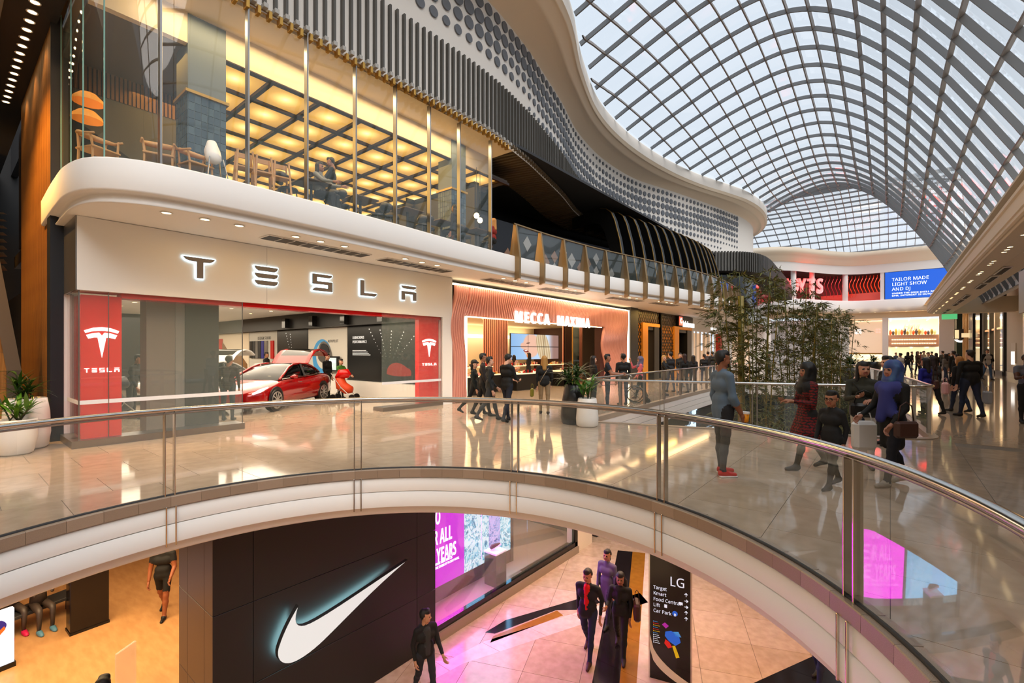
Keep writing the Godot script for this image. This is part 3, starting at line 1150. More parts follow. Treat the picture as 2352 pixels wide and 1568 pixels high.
func right_side() -> void:
	var b := thing("right_bulkhead", "long cream bulkhead with mouldings along the right edge of the roof", "bulkhead", Vector3.ZERO, 0.0, "", "structure")
	var path := []
	for i in 26:
		path.append(Vector2(2.03, 6.0 - 2.0 * i))
	path.append_array([Vector2(2.06, -45.2), Vector2(2.3, -45.9), Vector2(3.0, -46.6), Vector2(5.0, -47.2), Vector2(9.0, -47.5)])
	var st := S()
	sweep(st, path, [Vector2(0.9, 5.35), Vector2(0.25, 5.25), Vector2(-0.02, 5.16), Vector2(-0.02, 5.08), Vector2(0.02, 5.05), Vector2(0.02, 4.80), Vector2(-0.01, 4.77), Vector2(-0.01, 4.72), Vector2(0.02, 4.70), Vector2(0.02, 4.63), Vector2(0.06, 4.60), Vector2(0.10, 4.60), Vector2(0.12, 4.56), Vector2(0.75, 4.55), Vector2(0.80, 4.60), Vector2(0.9, 4.58), Vector2(1.35, 4.55), Vector2(1.35, 5.6)])
	obj("moulded_fascia", st, M.creamwall, b)
	tag(obj("ceiling", bx(Vector3(3.35, 7.7, -90), Vector3(12, 7.8, 8)), M.cream), "cream ceiling over the right walkway shops", "ceiling", "", "structure")
	for g in 14:
		for k in 3:
			downlight("downlight", Vector3(2.42, 4.555, -12.7 - 2.45 * g - 0.41 * k), "tiny downlight in rows of three under the right bulkhead", "downlights under the right bulkhead", 0.055, 1.0, k == 1)
		if g > 0 and g % 2 == 0 or g % 4 == 1:
			var z := -13.0 - 2.42 * g
			var v := thing("air_vent", "slotted vent in the soffit under the right bulkhead", "vent", Vector3(2.95, 4.55, z), 0.0, "slot vents under the right bulkhead")
			obj("frame", bx(Vector3(-0.11, -0.015, -0.95), Vector3(0.11, 0.02, 0.95)), M.white, v)
			obj("slot", bx(Vector3(-0.08, -0.02, -0.9), Vector3(0.08, -0.014, 0.9)), M.vent, v)
	# tall shopfronts on the right
	var cols := [[-40.5, -43.2, "stone"], [-43.2, -47.4, "stone"], [-50.2, -52.2, "stone"], [-78.6, -80, "stone"]]
	var rs := thing("right_shopfronts", "tall cream piers between the shopfronts on the far right", "wall", Vector3.ZERO, 0.0, "", "structure")
	for c in [[-38.0, -50.0], [-60.4, -61.4], [-69.6, -70.6], [-76.5, -80.2]]:
		obj("pier", bx(Vector3(6.7, 0, c[1]), Vector3(7.5, 7.7, c[0])), M.cream, rs)
		obj("plinth", bx(Vector3(6.64, 0, c[1] - 0.02), Vector3(7.5, 0.35, c[0] + 0.02)), M.kerb, rs)
	obj("rear_wall", bx(Vector3(11.8, 0, -82), Vector3(12, 7.8, 8)), M.creamwall, rs)
	# glass corner shop
	var g1 := thing("glass_shopfront", "tall glass shopfront in a dark grey stone frame on the far right", "shopfront")
	for z in [-50.3, -54.0, -56.4, -60.1]:
		obj("frame_post", bx(Vector3(6.55, 0, z - 0.25), Vector3(6.85, 7.6, z + 0.25)), M.satin if z == -54.0 else M.char, g1)
	obj("transom", bx(Vector3(6.6, 3.55, -60), Vector3(6.8, 3.7, -50.3)), M.steel, g1)
	obj("header", bx(Vector3(6.55, 6.7, -60.3), Vector3(6.85, 7.7, -50)), M.char, g1)
	obj("sill", bx(Vector3(6.55, 0, -60.3), Vector3(6.85, 0.3, -50)), M.char, g1)
	for z in [[-54, -50.3], [-60, -56.4]]:
		obj("pane", bx(Vector3(6.69, 0.3, z[0]), Vector3(6.71, 6.7, z[1])), M.glass, g1)
	var sh := thing("display_shelf", "lit shelves of pale goods behind the far right shop glass", "shelf")
	obj("back_panel", bx(Vector3(9.2, 0, -60), Vector3(9.3, 7, -50.2)), M.litcream, sh)
	for i in 5:
		obj("shelf_board", bx(Vector3(8.7, 0.5 + 0.6 * i, -59.8), Vector3(9.2, 0.55 + 0.6 * i, -50.4)), M.brass, sh)
	var g2 := thing("black_shopfront", "black tall shopfront with a small lit blade sign on the right", "shopfront")
	obj("portal", bx(Vector3(6.5, 0, -69.5), Vector3(6.9, 7.6, -61.5)), M.blackgloss, g2)
	obj("pilaster", bx(Vector3(6.4, 0, -65.8), Vector3(6.6, 7.6, -65.2)), M.char, g2)
	obj("cornice", bx(Vector3(6.35, 6.9, -69.5), Vector3(6.6, 7.1, -61.5)), M.char, g2)
	obj("blade_sign", bx(Vector3(5.9, 3.3, -68.9), Vector3(6.5, 3.75, -68.7)), M.litcream, g2)
	var g3 := thing("gold_shopfront", "warm lit shopfront with brass posts beyond the black one", "shopfront")
	obj("back_panel", bx(Vector3(7.6, 0, -76.5), Vector3(7.7, 7.2, -70.6)), M.litwarm, g3)
	for i in 5:
		obj("post", bx(Vector3(6.6, 0, -71.0 - 1.3 * i), Vector3(6.8, 7.2, -70.8 - 1.3 * i)), M.bronze, g3)
	obj("screen_box", bx(Vector3(5.8, 3.2, -75.6), Vector3(6.6, 4.4, -75.0)), M.char, g3)
	obj("lit_face", bx(Vector3(5.85, 3.3, -74.99), Vector3(6.2, 4.3, -74.97)), M.litcream, g3)
	# deep green corner with a round white emblem
	var g4 := thing("green_pier", "deep green shop pier with a round white lit emblem", "pier")
	obj("pier", bx(Vector3(6.2, 0, -80), Vector3(6.9, 6.9, -77.5)), M.green, g4)
	st = S()
	disc(st, Vector3(6.55, 3.5, -77.5), Vector3(0, 0, 1), 0.62, 0.08, 24)
	obj("emblem", st, M.signwhite, g4)
	st = S()
	disc(st, Vector3(6.55, 3.4, -77.42), Vector3(0, 0, 1), 0.3, 0.02, 16)
	obj("emblem_mark", st, M.green, g4)
	# pale lit column at the frame's edge and the lit letter panel on the cream pier
	var pc := thing("pale_column", "pale pink glossy column with a bright ledge at the right edge of the view", "column", Vector3(5.05, 0, -30.6))
	obj("upper_drum", bx(Vector3(-0.4, 3.6, -1.2), Vector3(0.4, 5.5, 1.2)), M.white, pc)
	obj("shaft", bx(Vector3(-0.3, 0, -1.0), Vector3(0.3, 3.6, 1.0)), M.pinkgloss, pc)
	var lp := thing("lit_panel_sign", "small white lit panel with a letter on the cream pier", "sign", Vector3(6.66, 0, -47.2), PI / 2 * 3)
	obj("panel", bx(Vector3(-0.75, 1.0, -0.05), Vector3(0.75, 2.4, 0.02)), M.creamwall, lp)
	part("letter", text_mesh("M", 0.9, 0.05), M.signwhite, lp, Transform3D(Basis(), Vector3(0, 1.35, 0.04)))
	var ex := thing("exit_sign", "small green exit sign hanging at the far end of the bulkhead", "sign", Vector3(3.2, 4.25, -44.5))
	obj("box", bx(Vector3(-0.4, -0.18, -0.04), Vector3(0.4, 0.18, 0.04)), M.exitgreen, ex)

func far_end() -> void:
	var Fp := smooth_path([Vector2(-18, -68), Vector2(-13, -68.3), Vector2(-10.5, -70), Vector2(-8.5, -73.2), Vector2(-6.5, -76.6), Vector2(-4, -79.3), Vector2(-0.5, -80), Vector2(8, -80.2)], 0.5)
	var w := thing("wall_far", "far curved white wall with the cinema opening and big screen", "wall", Vector3.ZERO, 0.0, "", "structure")
	var st := S(true)
	sweep(st, Fp, [Vector2(0, 12.35), Vector2(0, 13.5)])
	obj("upper_band", st, M.white, w)
	st = S(true)
	sweep(st, Fp, [Vector2(0, 13.5), Vector2(0.25, 13.65), Vector2(0.3, 13.9), Vector2(0.45, 14.0), Vector2(0.5, 14.4), Vector2(0.8, 14.55), Vector2(0.8, 15.25), Vector2(0.3, 15.3)])
	obj("cornice", st, M.creamwall, w)
	st = S(true)
	sweep(st, Fp, [Vector2(-3, 8.65), Vector2(0.35, 8.7), Vector2(0.4, 8.6), Vector2(0.4, 7.75), Vector2(0.35, 7.1), Vector2(-1.5, 7.05)])
	obj("gallery_fascia", st, M.white, w)
	st = S()
	sweep(st, offs(Fp, -1.0), [Vector2(0, 6.3), Vector2(0, 7.1)])
	obj("lower_header", st, M.creamwall, w)
	st = S()
	mm2(st, Vector3(-22, 0, -81.3), Vector3(-4.5, 6.4, -81))
	mm2(st, Vector3(-0.85, 0, -81.3), Vector3(-0.2, 6.4, -80.9))
	mm2(st, Vector3(4.85, 0, -81.3), Vector3(9, 6.4, -80.9))
	obj("lower_wall", st, M.white, w)
	st = S()
	mm2(st, Vector3(-1.05, 8.6, -80.3), Vector3(9, 12.4, -80.05))
	obj("screen_wall", st, M.white, w)
	st = S()
	sweep(st, offs(Fp, -6.0), [Vector2(0, 8.6), Vector2(0, 13.0), Vector2(6, 13.0)])
	obj("hall_back", st, M.darkplum, w)
	for k in 20:
		var q := Vector3(-8.0 + 0.8 * k, 7.03, -79.2 if k > 7 else -76.5 - 0.38 * k)
		if k % 2 == 0:
			downlight("downlight", q, "tiny downlight in the row under the far gallery", "downlights under the far gallery", 0.12, 1.0, false)
	for p in [Vector2(-10.0, -71.2), Vector2(-8.3, -74.6), Vector2(-4.85, -78.6)]:
		st = S(true)
		cyl(st, v3(p, 8.6) + Vector3(0, 0, -0.6), v3(p, 13.0) + Vector3(0, 0, -0.6), 0.32, 16)
		tag(obj("gallery_column", st, M.white), ["leftmost white column standing before the red neon letters", "white column covering the third red neon letter", "white column between the neon letters and the wavy orange fins"][[-10.0, -8.3, -4.85].find(p.x)], "column")
	# wavy lit fins in the cinema hall
	var wf := thing("wavy_fins", "wavy upright orange and pink fins of the hall beside the neon letters", "wall fins")
	for k in 17:
		var x := -7.6 + 0.40 * k
		var z := -78.6 - 0.12 * k if k > 5 else -77.2 - 0.3 * k
		var path := []
		for i in 15:
			var y := 9.4 + 0.215 * i
			path.append(Vector3(x + 0.16 * sin(i * 0.55 + 0.4), y, z - 2.2))
		st = S(true)
		for i in 14:
			var a: Vector3 = path[i]
			var c: Vector3 = path[i + 1]
			var o := Vector3(0.10, 0, 0.5)
			quad(st, a, a + o, c + o, c)
		obj("fin", st, M.finorange if k > 6 else M.finpink, wf)
	st = S()
	box(st, Vector3(-4, 9.1, -81.6), Vector3(8, 1.6, 0.2), Basis(Vector3.UP, -0.2))
	obj("low_wall", st, M.salmon, wf)
	# neon letters
	var ns := thing("neon_letters", "big red neon cinema letters behind the white columns", "sign")
	var tx := "HOYTS"
	var lx := [-11.6, -10.6, -9.75, -8.75, -7.85]
	var lz := [-72.4, -73.3, -74.0, -74.9, -75.7]
	for i in 5:
		var at := Vector3(lx[i] + 0.42, 10.75, lz[i])
		part("letter", text_mesh(tx[i], 1.75, 0.18), M.neonred, ns, Transform3D(Basis(Vector3.UP, 0.75) * Basis.from_scale(Vector3(0.80, 1, 1)), at))
		part("outline_tube", text_mesh(tx[i], 1.98, 0.10), M.neonpink, ns, Transform3D(Basis(Vector3.UP, 0.75) * Basis.from_scale(Vector3(0.80, 1, 1)), at + Vector3(-0.03, -0.11, -0.12)))
	omni("neon_letters", Vector3(-9.0, 11.2, -72.8), Color(1.0, 0.15, 0.12), 10.0, 0.8)
	# LED screen
	var sc := thing("advert_screen", "large blue advert screen with white event lettering at the far end", "screen", Vector3(2.5, 8.75, -80.0))
	obj("frame", bx(Vector3(-3.12, -0.05, -0.15), Vector3(3.12, 3.62, -0.02)), M.char, sc)
	obj("display", bx(Vector3(-3.05, 0.02, -0.02), Vector3(3.05, 3.56, 0.01)), M.screenblue, sc)
	var lines := [["TAILOR MADE", 2.55, 0.42], ["LIGHT SHOW", 1.92, 0.42], ["AND DJ", 1.28, 0.42]]
	for l in lines:
		var t := text_mesh(l[0], l[2], 0.01, false)
		t.horizontal_alignment = HORIZONTAL_ALIGNMENT_LEFT
		part("lettering", t, M.textwhite, sc, Transform3D(Basis.from_scale(Vector3(1.02, 1, 1)), Vector3(-2.35, l[1], 0.02)))
	for l in [["UNDER THE GRID SHELL ROOF", 0.72], ["6PM, SATURDAY 22 OCTOBER", 0.42]]:
		var t := text_mesh(l[0], 0.19, 0.01)
		t.horizontal_alignment = HORIZONTAL_ALIGNMENT_LEFT
		part("lettering", t, M.textwhite, sc, Transform3D(Basis.from_scale(Vector3(1.25, 1, 1)), Vector3(-2.35, l[1], 0.02)))
	# two-storey fashion store
	var hm := thing("fashion_store", "bright two storey fashion store front at the far end", "shopfront")
	obj("back_wall", bx(Vector3(-4.6, 0, -90.2), Vector3(9, 6.5, -90)), M.litcream, hm)
	obj("mezzanine", bx(Vector3(-0.2, 2.5, -81.5), Vector3(4.85, 4.0, -81.2)), M.pinkwall, hm)
	obj("mezzanine_floor", bx(Vector3(-0.2, 2.4, -90), Vector3(4.85, 2.55, -81.5)), M.white, hm)
	for r in 2:
		for k in 18:
			obj("lamp", bx(Vector3(0.15 + 0.25 * k, 3.35 - 0.5 * r, -81.18), Vector3(0.32 + 0.25 * k, 3.39 - 0.5 * r, -81.14)), M.lampwarm, hm)
	for k in 5:
		obj("light_track", bx(Vector3(-4.0 + 2.0 * k, 6.2, -89), Vector3(-3.9 + 2.0 * k, 6.28, -82)), M.lampwarm, hm)
	for k in 6:
		obj("light_track", bx(Vector3(-4.2 + 1.6 * k, 2.25, -89), Vector3(-4.1 + 1.6 * k, 2.32, -82)), M.lampwarm, hm)
	var hs := thing("red_sign", "slanting red store letters in the upper window at the far end", "sign", Vector3(2.1, 5.05, -81.9))
	var shear := Basis(Vector3(0.8, 0, 0), Vector3(0.22, 1, 0), Vector3(0, 0, 1))
	for l in [["H", -0.42, 0.95], ["&", 0.02, 0.5], ["M", 0.48, 0.95]]:
		part("letter", text_mesh(l[0], l[2], 0.08), M.redsign, hs, Transform3D(shear, Vector3(l[1], 0, 0)))
	# shop with a pale glass front left of it
	var s1 := thing("beige_shopfront", "tall beige lit glass shopfront left of the fashion store", "shopfront")
	obj("pane", bx(Vector3(-4.5, 1.6, -81.1), Vector3(-0.85, 6.35, -81.05)), M.litbeige, s1)
	obj("header_beam", bx(Vector3(-4.6, 1.4, -81.2), Vector3(-0.8, 1.6, -81.0)), M.brass, s1)
	for t in [["UNI", -3.5, 4.75], ["QLO", -3.5, 4.4], ["ユニ", -1.3, 4.65], ["クロ", -1.3, 4.3]]:
		if t[0].unicode_at(0) < 128:
			part("lettering", text_mesh(t[0], 0.28, 0.02), M.textwhite, s1, Transform3D(Basis(), Vector3(t[1], t[2], -81.02)))
		else:
			for k in 2:
				obj("lettering", bx(Vector3(t[1] - 0.25 + 0.3 * k, t[2], -81.03), Vector3(t[1] - 0.03 + 0.3 * k, t[2] + 0.24, -81.0)), M.litrose, s1)
	# clothes racks and mannequins on the mezzanine
	rng.seed = 5
	for k in 16:
		var x := 0.0 + 0.3 * k
		var h := rng.randf_range(0.5, 1.0)
		st = S(true)
		lathe(st, [Vector2(0.02, 0), Vector2(0.13, 0.1), Vector2(0.16, h * 0.6), Vector2(0.10, h * 0.85), Vector2(0.02, h)], 8)
		tag(obj("clothes_bundle", st, [M.cloth0, M.cloth1, M.cloth2, M.cloth3][k % 4], self, Transform3D(Basis(), Vector3(x, 4.0, -81.9 - rng.randf() * 0.8))), "coloured clothes hanging at the mezzanine edge of the far fashion store", "clothes", "clothes on the far mezzanine")

func shop_mats() -> void:
	glow("litcream", Color(1.0, 0.86, 0.62), 0.75)
	glow("litwarm", Color(1.0, 0.72, 0.36), 0.55)
	glow("litbeige", Color(0.95, 0.72, 0.48), 0.50)
	glow("litrose", Color(1.0, 0.6, 0.5), 0.9)
	mat("green", Color(0.03, 0.16, 0.12), 0.4)
	mat("pinkgloss", Color(0.78, 0.66, 0.62), 0.15)
	mat("pinkwall", Color(0.85, 0.68, 0.58), 0.6)
	glow("exitgreen", Color(0.1, 0.75, 0.45), 0.8)
	mat("darkplum", Color(0.20, 0.05, 0.10), 0.6)
	mat("finorange", Color(0.95, 0.55, 0.32), 0.5)
	mat("finpink", Color(0.80, 0.25, 0.36), 0.5)
	mat("salmon", Color(0.72, 0.38, 0.32), 0.5)
	glow("neonred", Color(1.0, 0.12, 0.07), 1.1)
	glow("neonpink", Color(1.0, 0.42, 0.45), 1.3)
	glow("screenblue", Color(0.10, 0.42, 0.95), 0.75, Color(0.05, 0.1, 0.2))
	glow("textwhite", Color(0.95, 0.98, 1.0), 1.0)
	glow("redsign", Color(0.95, 0.10, 0.06), 0.9)
	mat("cloth0", Color(0.75, 0.25, 0.15), 0.8)
	mat("cloth1", Color(0.15, 0.18, 0.28), 0.8)
	mat("cloth2", Color(0.45, 0.42, 0.20), 0.8)
	mat("cloth3", Color(0.82, 0.76, 0.66), 0.8)

func rest_of_scene() -> void:
	lower_level()
	sports_store()
	showroom()
	beauty_shop()
	more_shops()
	cafe()
	left_side()
	cars()
	plants()
	people()

func band(p0: Vector2, p1: Vector2, w: float) -> PackedVector2Array:
	var n := (p1 - p0).normalized().orthogonal() * w * 0.5
	return PackedVector2Array([p0 + n, p1 + n, p1 - n, p0 - n])

func lower_level() -> void:
	var f := thing("lower_floor", "lower level stone floor with dark and golden stripes seen through the void", "floor", Vector3.ZERO, 0.0, "", "structure")
	obj("slab", bx(Vector3(-26, LG - 0.3, -62), Vector3(9, LG - 0.012, 9)), M.grout, f)
	# stripes: [polygon, material]
	var s1a := P2([-7.2, -7.0, -6.85, -8.25, -5.6, -10.9, -5.25, -10.75, -5.7, -9.8, -6.9, -7.35])
	var stripes := [
		[P2([-6.95, -7.65, -6.9, -8.3, -5.9, -10.55, -5.55, -10.35, -5.85, -9.7, -6.22, -9.38, -6.75, -7.75]), "dark"],
		[P2([-6.72, -7.66, -6.20, -9.38, -5.97, -9.30, -6.62, -7.45]), "gold"],
		[P2([-7.4, -6.0, -6.9, -6.5, -6.75, -7.4, -5.0, -11.4, -4.65, -11.1, -6.6, -6.6, -6.75, -5.7]), "pale"],
		[P2([-3.9, -6.9, -4.30, -7.65, -6.6, -13.4, -6.2, -13.6, -3.95, -8.1, -3.62, -7.3]), "dark"],
		[P2([-3.62, -7.3, -3.95, -8.1, -6.2, -13.6, -5.85, -13.75, -3.70, -8.3, -3.4, -7.5]), "gold"],
		[P2([-3.4, -7.5, -3.70, -8.3, -5.85, -13.75, -5.2, -14.0, -3.1, -8.6, -2.9, -7.7]), "pale"],
		[P2([-0.6, -13.0, -0.4, -10.2, -1.9, -8.6, -2.15, -9.3, -1.2, -11.3]), "dark"]]
	var holes := []
	for s in stripes:
		holes.append(s[0])
	var st: SurfaceTool
	# big pale tiles, laid on the diagonal of the lower mall
	var rot := Transform2D(deg_to_rad(-22), Vector2(-3.5, -8.0))
	var k := 0
	for i in range(-6, 5):
		for j in range(-9, 7):
			var t := PackedVector2Array()
			for c in [[0, 0], [1, 0], [1, 1], [0, 1]]:
				t.append(rot * Vector2((i + c[0]) * 1.1 + (0.004 if c[0] == 0 else -0.004), (j + c[1]) * 1.1 + (0.004 if c[1] == 0 else -0.004)))
			var ctr := (t[0] + t[2]) * 0.5
			if ctr.x < -8.6 or ctr.x > 2.2 or ctr.y > -1.5 or ctr.y < -14.2:
				continue
			var pieces := [t]
			for h in holes:
				var nx := []
				for p in pieces:
					nx.append_array(Geometry2D.clip_polygons(p, h))
				pieces = nx
			for p in pieces:
				if p.size() < 3 or Geometry2D.is_polygon_clockwise(p):
					continue
				st = S()
				slabp(st, p, LG - 0.02, LG)
				obj("tile", st, M["lgtile%d" % posmod(k * 5 + i, 3)], f)
				k += 1
	# stripe stones
	for s in stripes:
		var n := 0
		for i in range(-16, -4):
			var cell := P2([-9, i * 1.05, -9, (i + 1) * 1.05 - 0.006, 3, (i + 1) * 1.05 - 0.006, 3, i * 1.05])
			for p in Geometry2D.intersect_polygons(s[0], cell):
				if p.size() < 3:
					continue
				st = S()
				slabp(st, p, LG - 0.02, LG)
				obj("stripe_stone", st, M["lg" + s[1]], f)
	# tan floor of the shoe shop on the left and plain floor elsewhere
	st = S()
	mm2(st, Vector3(-26, LG - 0.02, -14), Vector3(-8.9, LG + 0.004, 9))
	obj("shop_floor", st, M.lgtan, f)
	st = S()
	mm2(st, Vector3(-9, LG - 0.02, -2.4), Vector3(9, LG - 0.004, 9))
	mm2(st, Vector3(2.0, LG - 0.02, -62), Vector3(9, LG - 0.004, -2.4))
	mm2(st, Vector3(-9, LG - 0.02, -62), Vector3(2.0, LG - 0.004, -13.5))
	obj("paving", st, M.lgtile0, f)
	# lower walls
	var w := thing("lower_walls", "dark shop walls of the lower level beyond the planted void", "wall", Vector3.ZERO, 0.0, "", "structure")
	obj("wall_panel", bx(Vector3(-8.2, LG, -60), Vector3(-7.9, -0.7, -13.4)), M.char, w)
	obj("wall_panel", bx(Vector3(2.2, LG, -60), Vector3(2.5, -0.7, -12.2)), M.creamwall, w)
	obj("wall_panel", bx(Vector3(-20, LG, -14.2), Vector3(-7.6, -0.7, -13.9)), M.char, w)
	obj("wall_panel", bx(Vector3(-9, LG, -60), Vector3(3, -0.7, -59.7)), M.creamwall, w)
	obj("wall_panel", bx(Vector3(-26.2, LG, -15), Vector3(-26, -0.7, 9)), M.creamwall, w)
	obj("wall_panel", bx(Vector3(8.9, LG, -14), Vector3(9.1, -0.7, 9)), M.creamwall, w)
	obj("wall_panel", bx(Vector3(-26, LG, 8.9), Vector3(9, -0.7, 9.1)), M.creamwall, w)
	var sg := thing("shop_sign", "lit white lettering on the black lower shop fascia beneath the long void rail", "sign", Vector3(-7.5, -1.85, -23.6), PI / 2)
	obj("fascia", bx(Vector3(-9, -0.35, -0.4), Vector3(10, 1.1, -0.05)), M.blackgloss, sg)
	part("lettering", text_mesh("adidas", 0.52, 0.06, true), M.signice, sg, Transform3D(Basis(), Vector3(0, 0.0, 0)))
	for i in 3:
		st = S()
		extr(st, P2([-0.35 + 0.22 * i, 0, -0.18 + 0.22 * i, 0, -0.30 + 0.22 * i + 0.02, 0.22 + 0.14 * i, -0.45 + 0.22 * i, 0.15 + 0.14 * i]), 0.0, 0.05)
		obj("stripe_mark", st, M.signice, sg, Transform3D(Basis(), Vector3(0, 0.60, 0)))
	var s2 := thing("cafe_counter", "dim lower shop counter with glowing panels behind the bamboo stems", "counter", Vector3(-6.5, LG, -27.5), PI / 2)
	obj("counter", bx(Vector3(-4, 0, -0.8), Vector3(5, 1.1, 0)), M.darkwood, s2)
	obj("sign_board", bx(Vector3(-4, 2.4, -0.9), Vector3(5, 3.3, -0.7)), M.char, s2)
	for i in 5:
		obj("lit_panel", bx(Vector3(-2.5 + 0.9 * i, 1.9, -0.7), Vector3(-1.9 + 0.9 * i, 2.25, -0.65)), M.signice, s2)
	# directory totem
	var t := thing("directory_totem", "tall black directory totem with white shop list and coloured map", "totem", Vector3(-3.205, LG, -8.66), 0.255)
	obj("body", bx(Vector3(-0.36, 0, -0.14), Vector3(0.36, 2.9, 0.0)), M.blackgloss, t)
	obj("side_trim", bx(Vector3(0.36, 0, -0.15), Vector3(0.385, 2.9, 0.01)), M.steel, t)
	obj("side_trim", bx(Vector3(-0.385, 0, -0.15), Vector3(-0.36, 2.9, 0.01)), M.steel, t)
	st = S()
	var sw := PackedVector2Array()
	for i in 13:
		var u := i / 12.0
		sw.append(Vector2(-0.36 + 0.72 * u, 0.82 - 0.88 * sqrt(u) + 0.14 * u))
	for i in range(12, -1, -1):
		var u := i / 12.0
		sw.append(Vector2(-0.36 + 0.72 * u, 0.55 - 0.72 * sqrt(u) + 0.12 * u))
	var swc := Geometry2D.intersect_polygons(sw, P2([-0.36, 0, 0.36, 0, 0.36, 1, -0.36, 1]))
	for p in swc:
		extr(st, p, 0.001, 0.006)
	obj("white_curve", st, M.white, t)
	part("lettering", text_mesh("LG", 0.17, 0.004, false), M.texticy, t, Transform3D(Basis(), Vector3(0.13, 1.90, 0.003)))
	var rows := [["Target", 1.735], ["Kmart", 1.625], ["Food Central", 1.515], ["Lift", 1.405], ["Car Park", 1.295]]
	for i in 5:
		var tm := text_mesh(rows[i][0], 0.062, 0.004, false)
		tm.horizontal_alignment = HORIZONTAL_ALIGNMENT_LEFT
		part("lettering", tm, M.texticy, t, Transform3D(Basis(), Vector3(-0.30, rows[i][1], 0.003)))
		st = S()
		var up := i in [0, 3, 4]
		var bs := Basis(Vector3(0, 0, 1), PI / 2 if up else 0.0)
		var at := Vector3(0.285, rows[i][1] - 0.035, 0.004)
		box(st, at, Vector3(0.06, 0.011, 0.004), bs)
		for sg2 in [-1, 1]:
			box(st, at + bs * Vector3(0.020, 0.012 * sg2, 0), Vector3(0.040, 0.011, 0.004), bs * Basis(Vector3(0, 0, 1), -0.75 * sg2))
		obj("arrow", st, M.texticy, t)
	st = S()
	disc(st, Vector3(0.09, 1.315, 0.002), Vector3(0, 0, 1), 0.048, 0.005, 20)
	obj("blue_dot", st, M.maplue, t)
	part("lettering", text_mesh("B", 0.05, 0.003), M.texticy, t, Transform3D(Basis(), Vector3(0.09, 1.292, 0.0075)))
	st = S()
	mm2(st, Vector3(0.16, 1.50, 0.002), Vector3(0.225, 1.55, 0.006))
	mm2(st, Vector3(-0.10, 1.39, 0.002), Vector3(-0.05, 1.45, 0.006))
	obj("symbol", st, M.texticy, t)
	var mp := [[P2([-0.14, 1.06, -0.07, 1.0, -0.02, 1.06, -0.09, 1.11]), "mapmagenta"], [P2([-0.08, 0.94, 0.02, 0.98, 0.16, 0.92, 0.19, 0.80, 0.10, 0.72, -0.02, 0.78, -0.09, 0.86]), "maplue"], [P2([0.06, 0.97, 0.15, 0.99, 0.20, 0.90, 0.10, 0.90]), "mapblue2"], [P2([-0.08, 0.80, -0.01, 0.76, 0.04, 0.68, -0.03, 0.64, -0.10, 0.72]), "mapred"], [P2([0.04, 0.70, 0.09, 0.72, 0.17, 0.52, 0.11, 0.49]), "mapyellow"]]
	for m in mp:
		st = S()
		extr(st, m[0], 0.001, 0.005)
		obj("map_block", st, M[m[1]], t)
	for i in 12:
		st = S()
		mm2(st, Vector3(-0.30, 1.08 - 0.036 * i, 0.001), Vector3(-0.285, 1.095 - 0.036 * i, 0.004))
		mm2(st, Vector3(-0.275, 1.085 - 0.036 * i, 0.001), Vector3(-0.22 + 0.02 * (i % 3), 1.092 - 0.036 * i, 0.004))
		obj("legend_line", st, M.texticy if i > 6 else M[["mapblue2", "mapred", "mapyellow"][i % 3]], t)
	# clear entry gate, black plinth, shoe screen and seated mannequins of the shoe shop
	var g := thing("acrylic_gate", "clear acrylic security gate standing on the tan lower floor", "gate", Vector3(-10.79, LG, -2.2), 0.6)
	var stg := S()
	cbox(stg, Vector3(0, 0.42, 0), Vector3(0.05, 0.82, 0.40), 0.01)
	obj("panel", stg, M.acrylic, g)
	var pl := thing("display_plinth", "dark glossy display block on the shoe shop floor", "plinth", Vector3(-13.9, LG, -2.2), 0.05)
	stg = S()
	cbox(stg, Vector3(-0.15, 0.66, 0), Vector3(0.35, 1.22, 0.66), 0.01)
	obj("block", stg, M.navygloss, pl)
	obj("base", bx(Vector3(-0.36, 0, -0.34), Vector3(0.04, 0.06, 0.34)), M.black, pl)
	var ss := thing("shoe_screen", "low lit screen showing a purple and orange shoe at the left edge", "screen", Vector3(-13.45, LG, -1.0), PI / 2 + 0.15)
	obj("base", bx(Vector3(-0.9, 0, -0.1), Vector3(0.02, 0.10, 0.06)), M.black, ss)
	obj("display", bx(Vector3(-0.9, 0.10, -0.08), Vector3(0.0, 1.15, 0.04)), M.screenpale, ss)
	stg = S()
	extr(stg, bez([Vector2(-0.75, 0.55), Vector2(-0.6, 1.0), Vector2(-0.3, 1.05), Vector2(-0.17, 0.98), Vector2(-0.1, 0.92), Vector2(-0.08, 0.85), Vector2(-0.15, 0.78), Vector2(-0.3, 0.7), Vector2(-0.5, 0.6)]), 0.041, 0.046)
	obj("picture_upper", stg, M.mapviolet, ss)
	stg = S()
	extr(stg, P2([-0.75, 0.42, -0.3, 0.60, -0.12, 0.80, -0.14, 0.86, -0.32, 0.70, -0.75, 0.52]), 0.047, 0.05)
	obj("picture_sole", stg, M.maporange, ss)
	var bn := thing("bench", "grey bench under seated shop mannequins on the lower level", "bench", Vector3(-15.0, LG, -1.35), 0.3)
	stg = S()
	cbox(stg, Vector3(0, 0.43, -0.2), Vector3(0.5, 0.07, 1.5), 0.01)
	obj("seat", stg, M.char, bn)
	for z in [-0.8, 0.4]:
		obj("leg", bx(Vector3(-0.2, 0, z), Vector3(0.2, 0.40, z + 0.06)), M.char, bn)
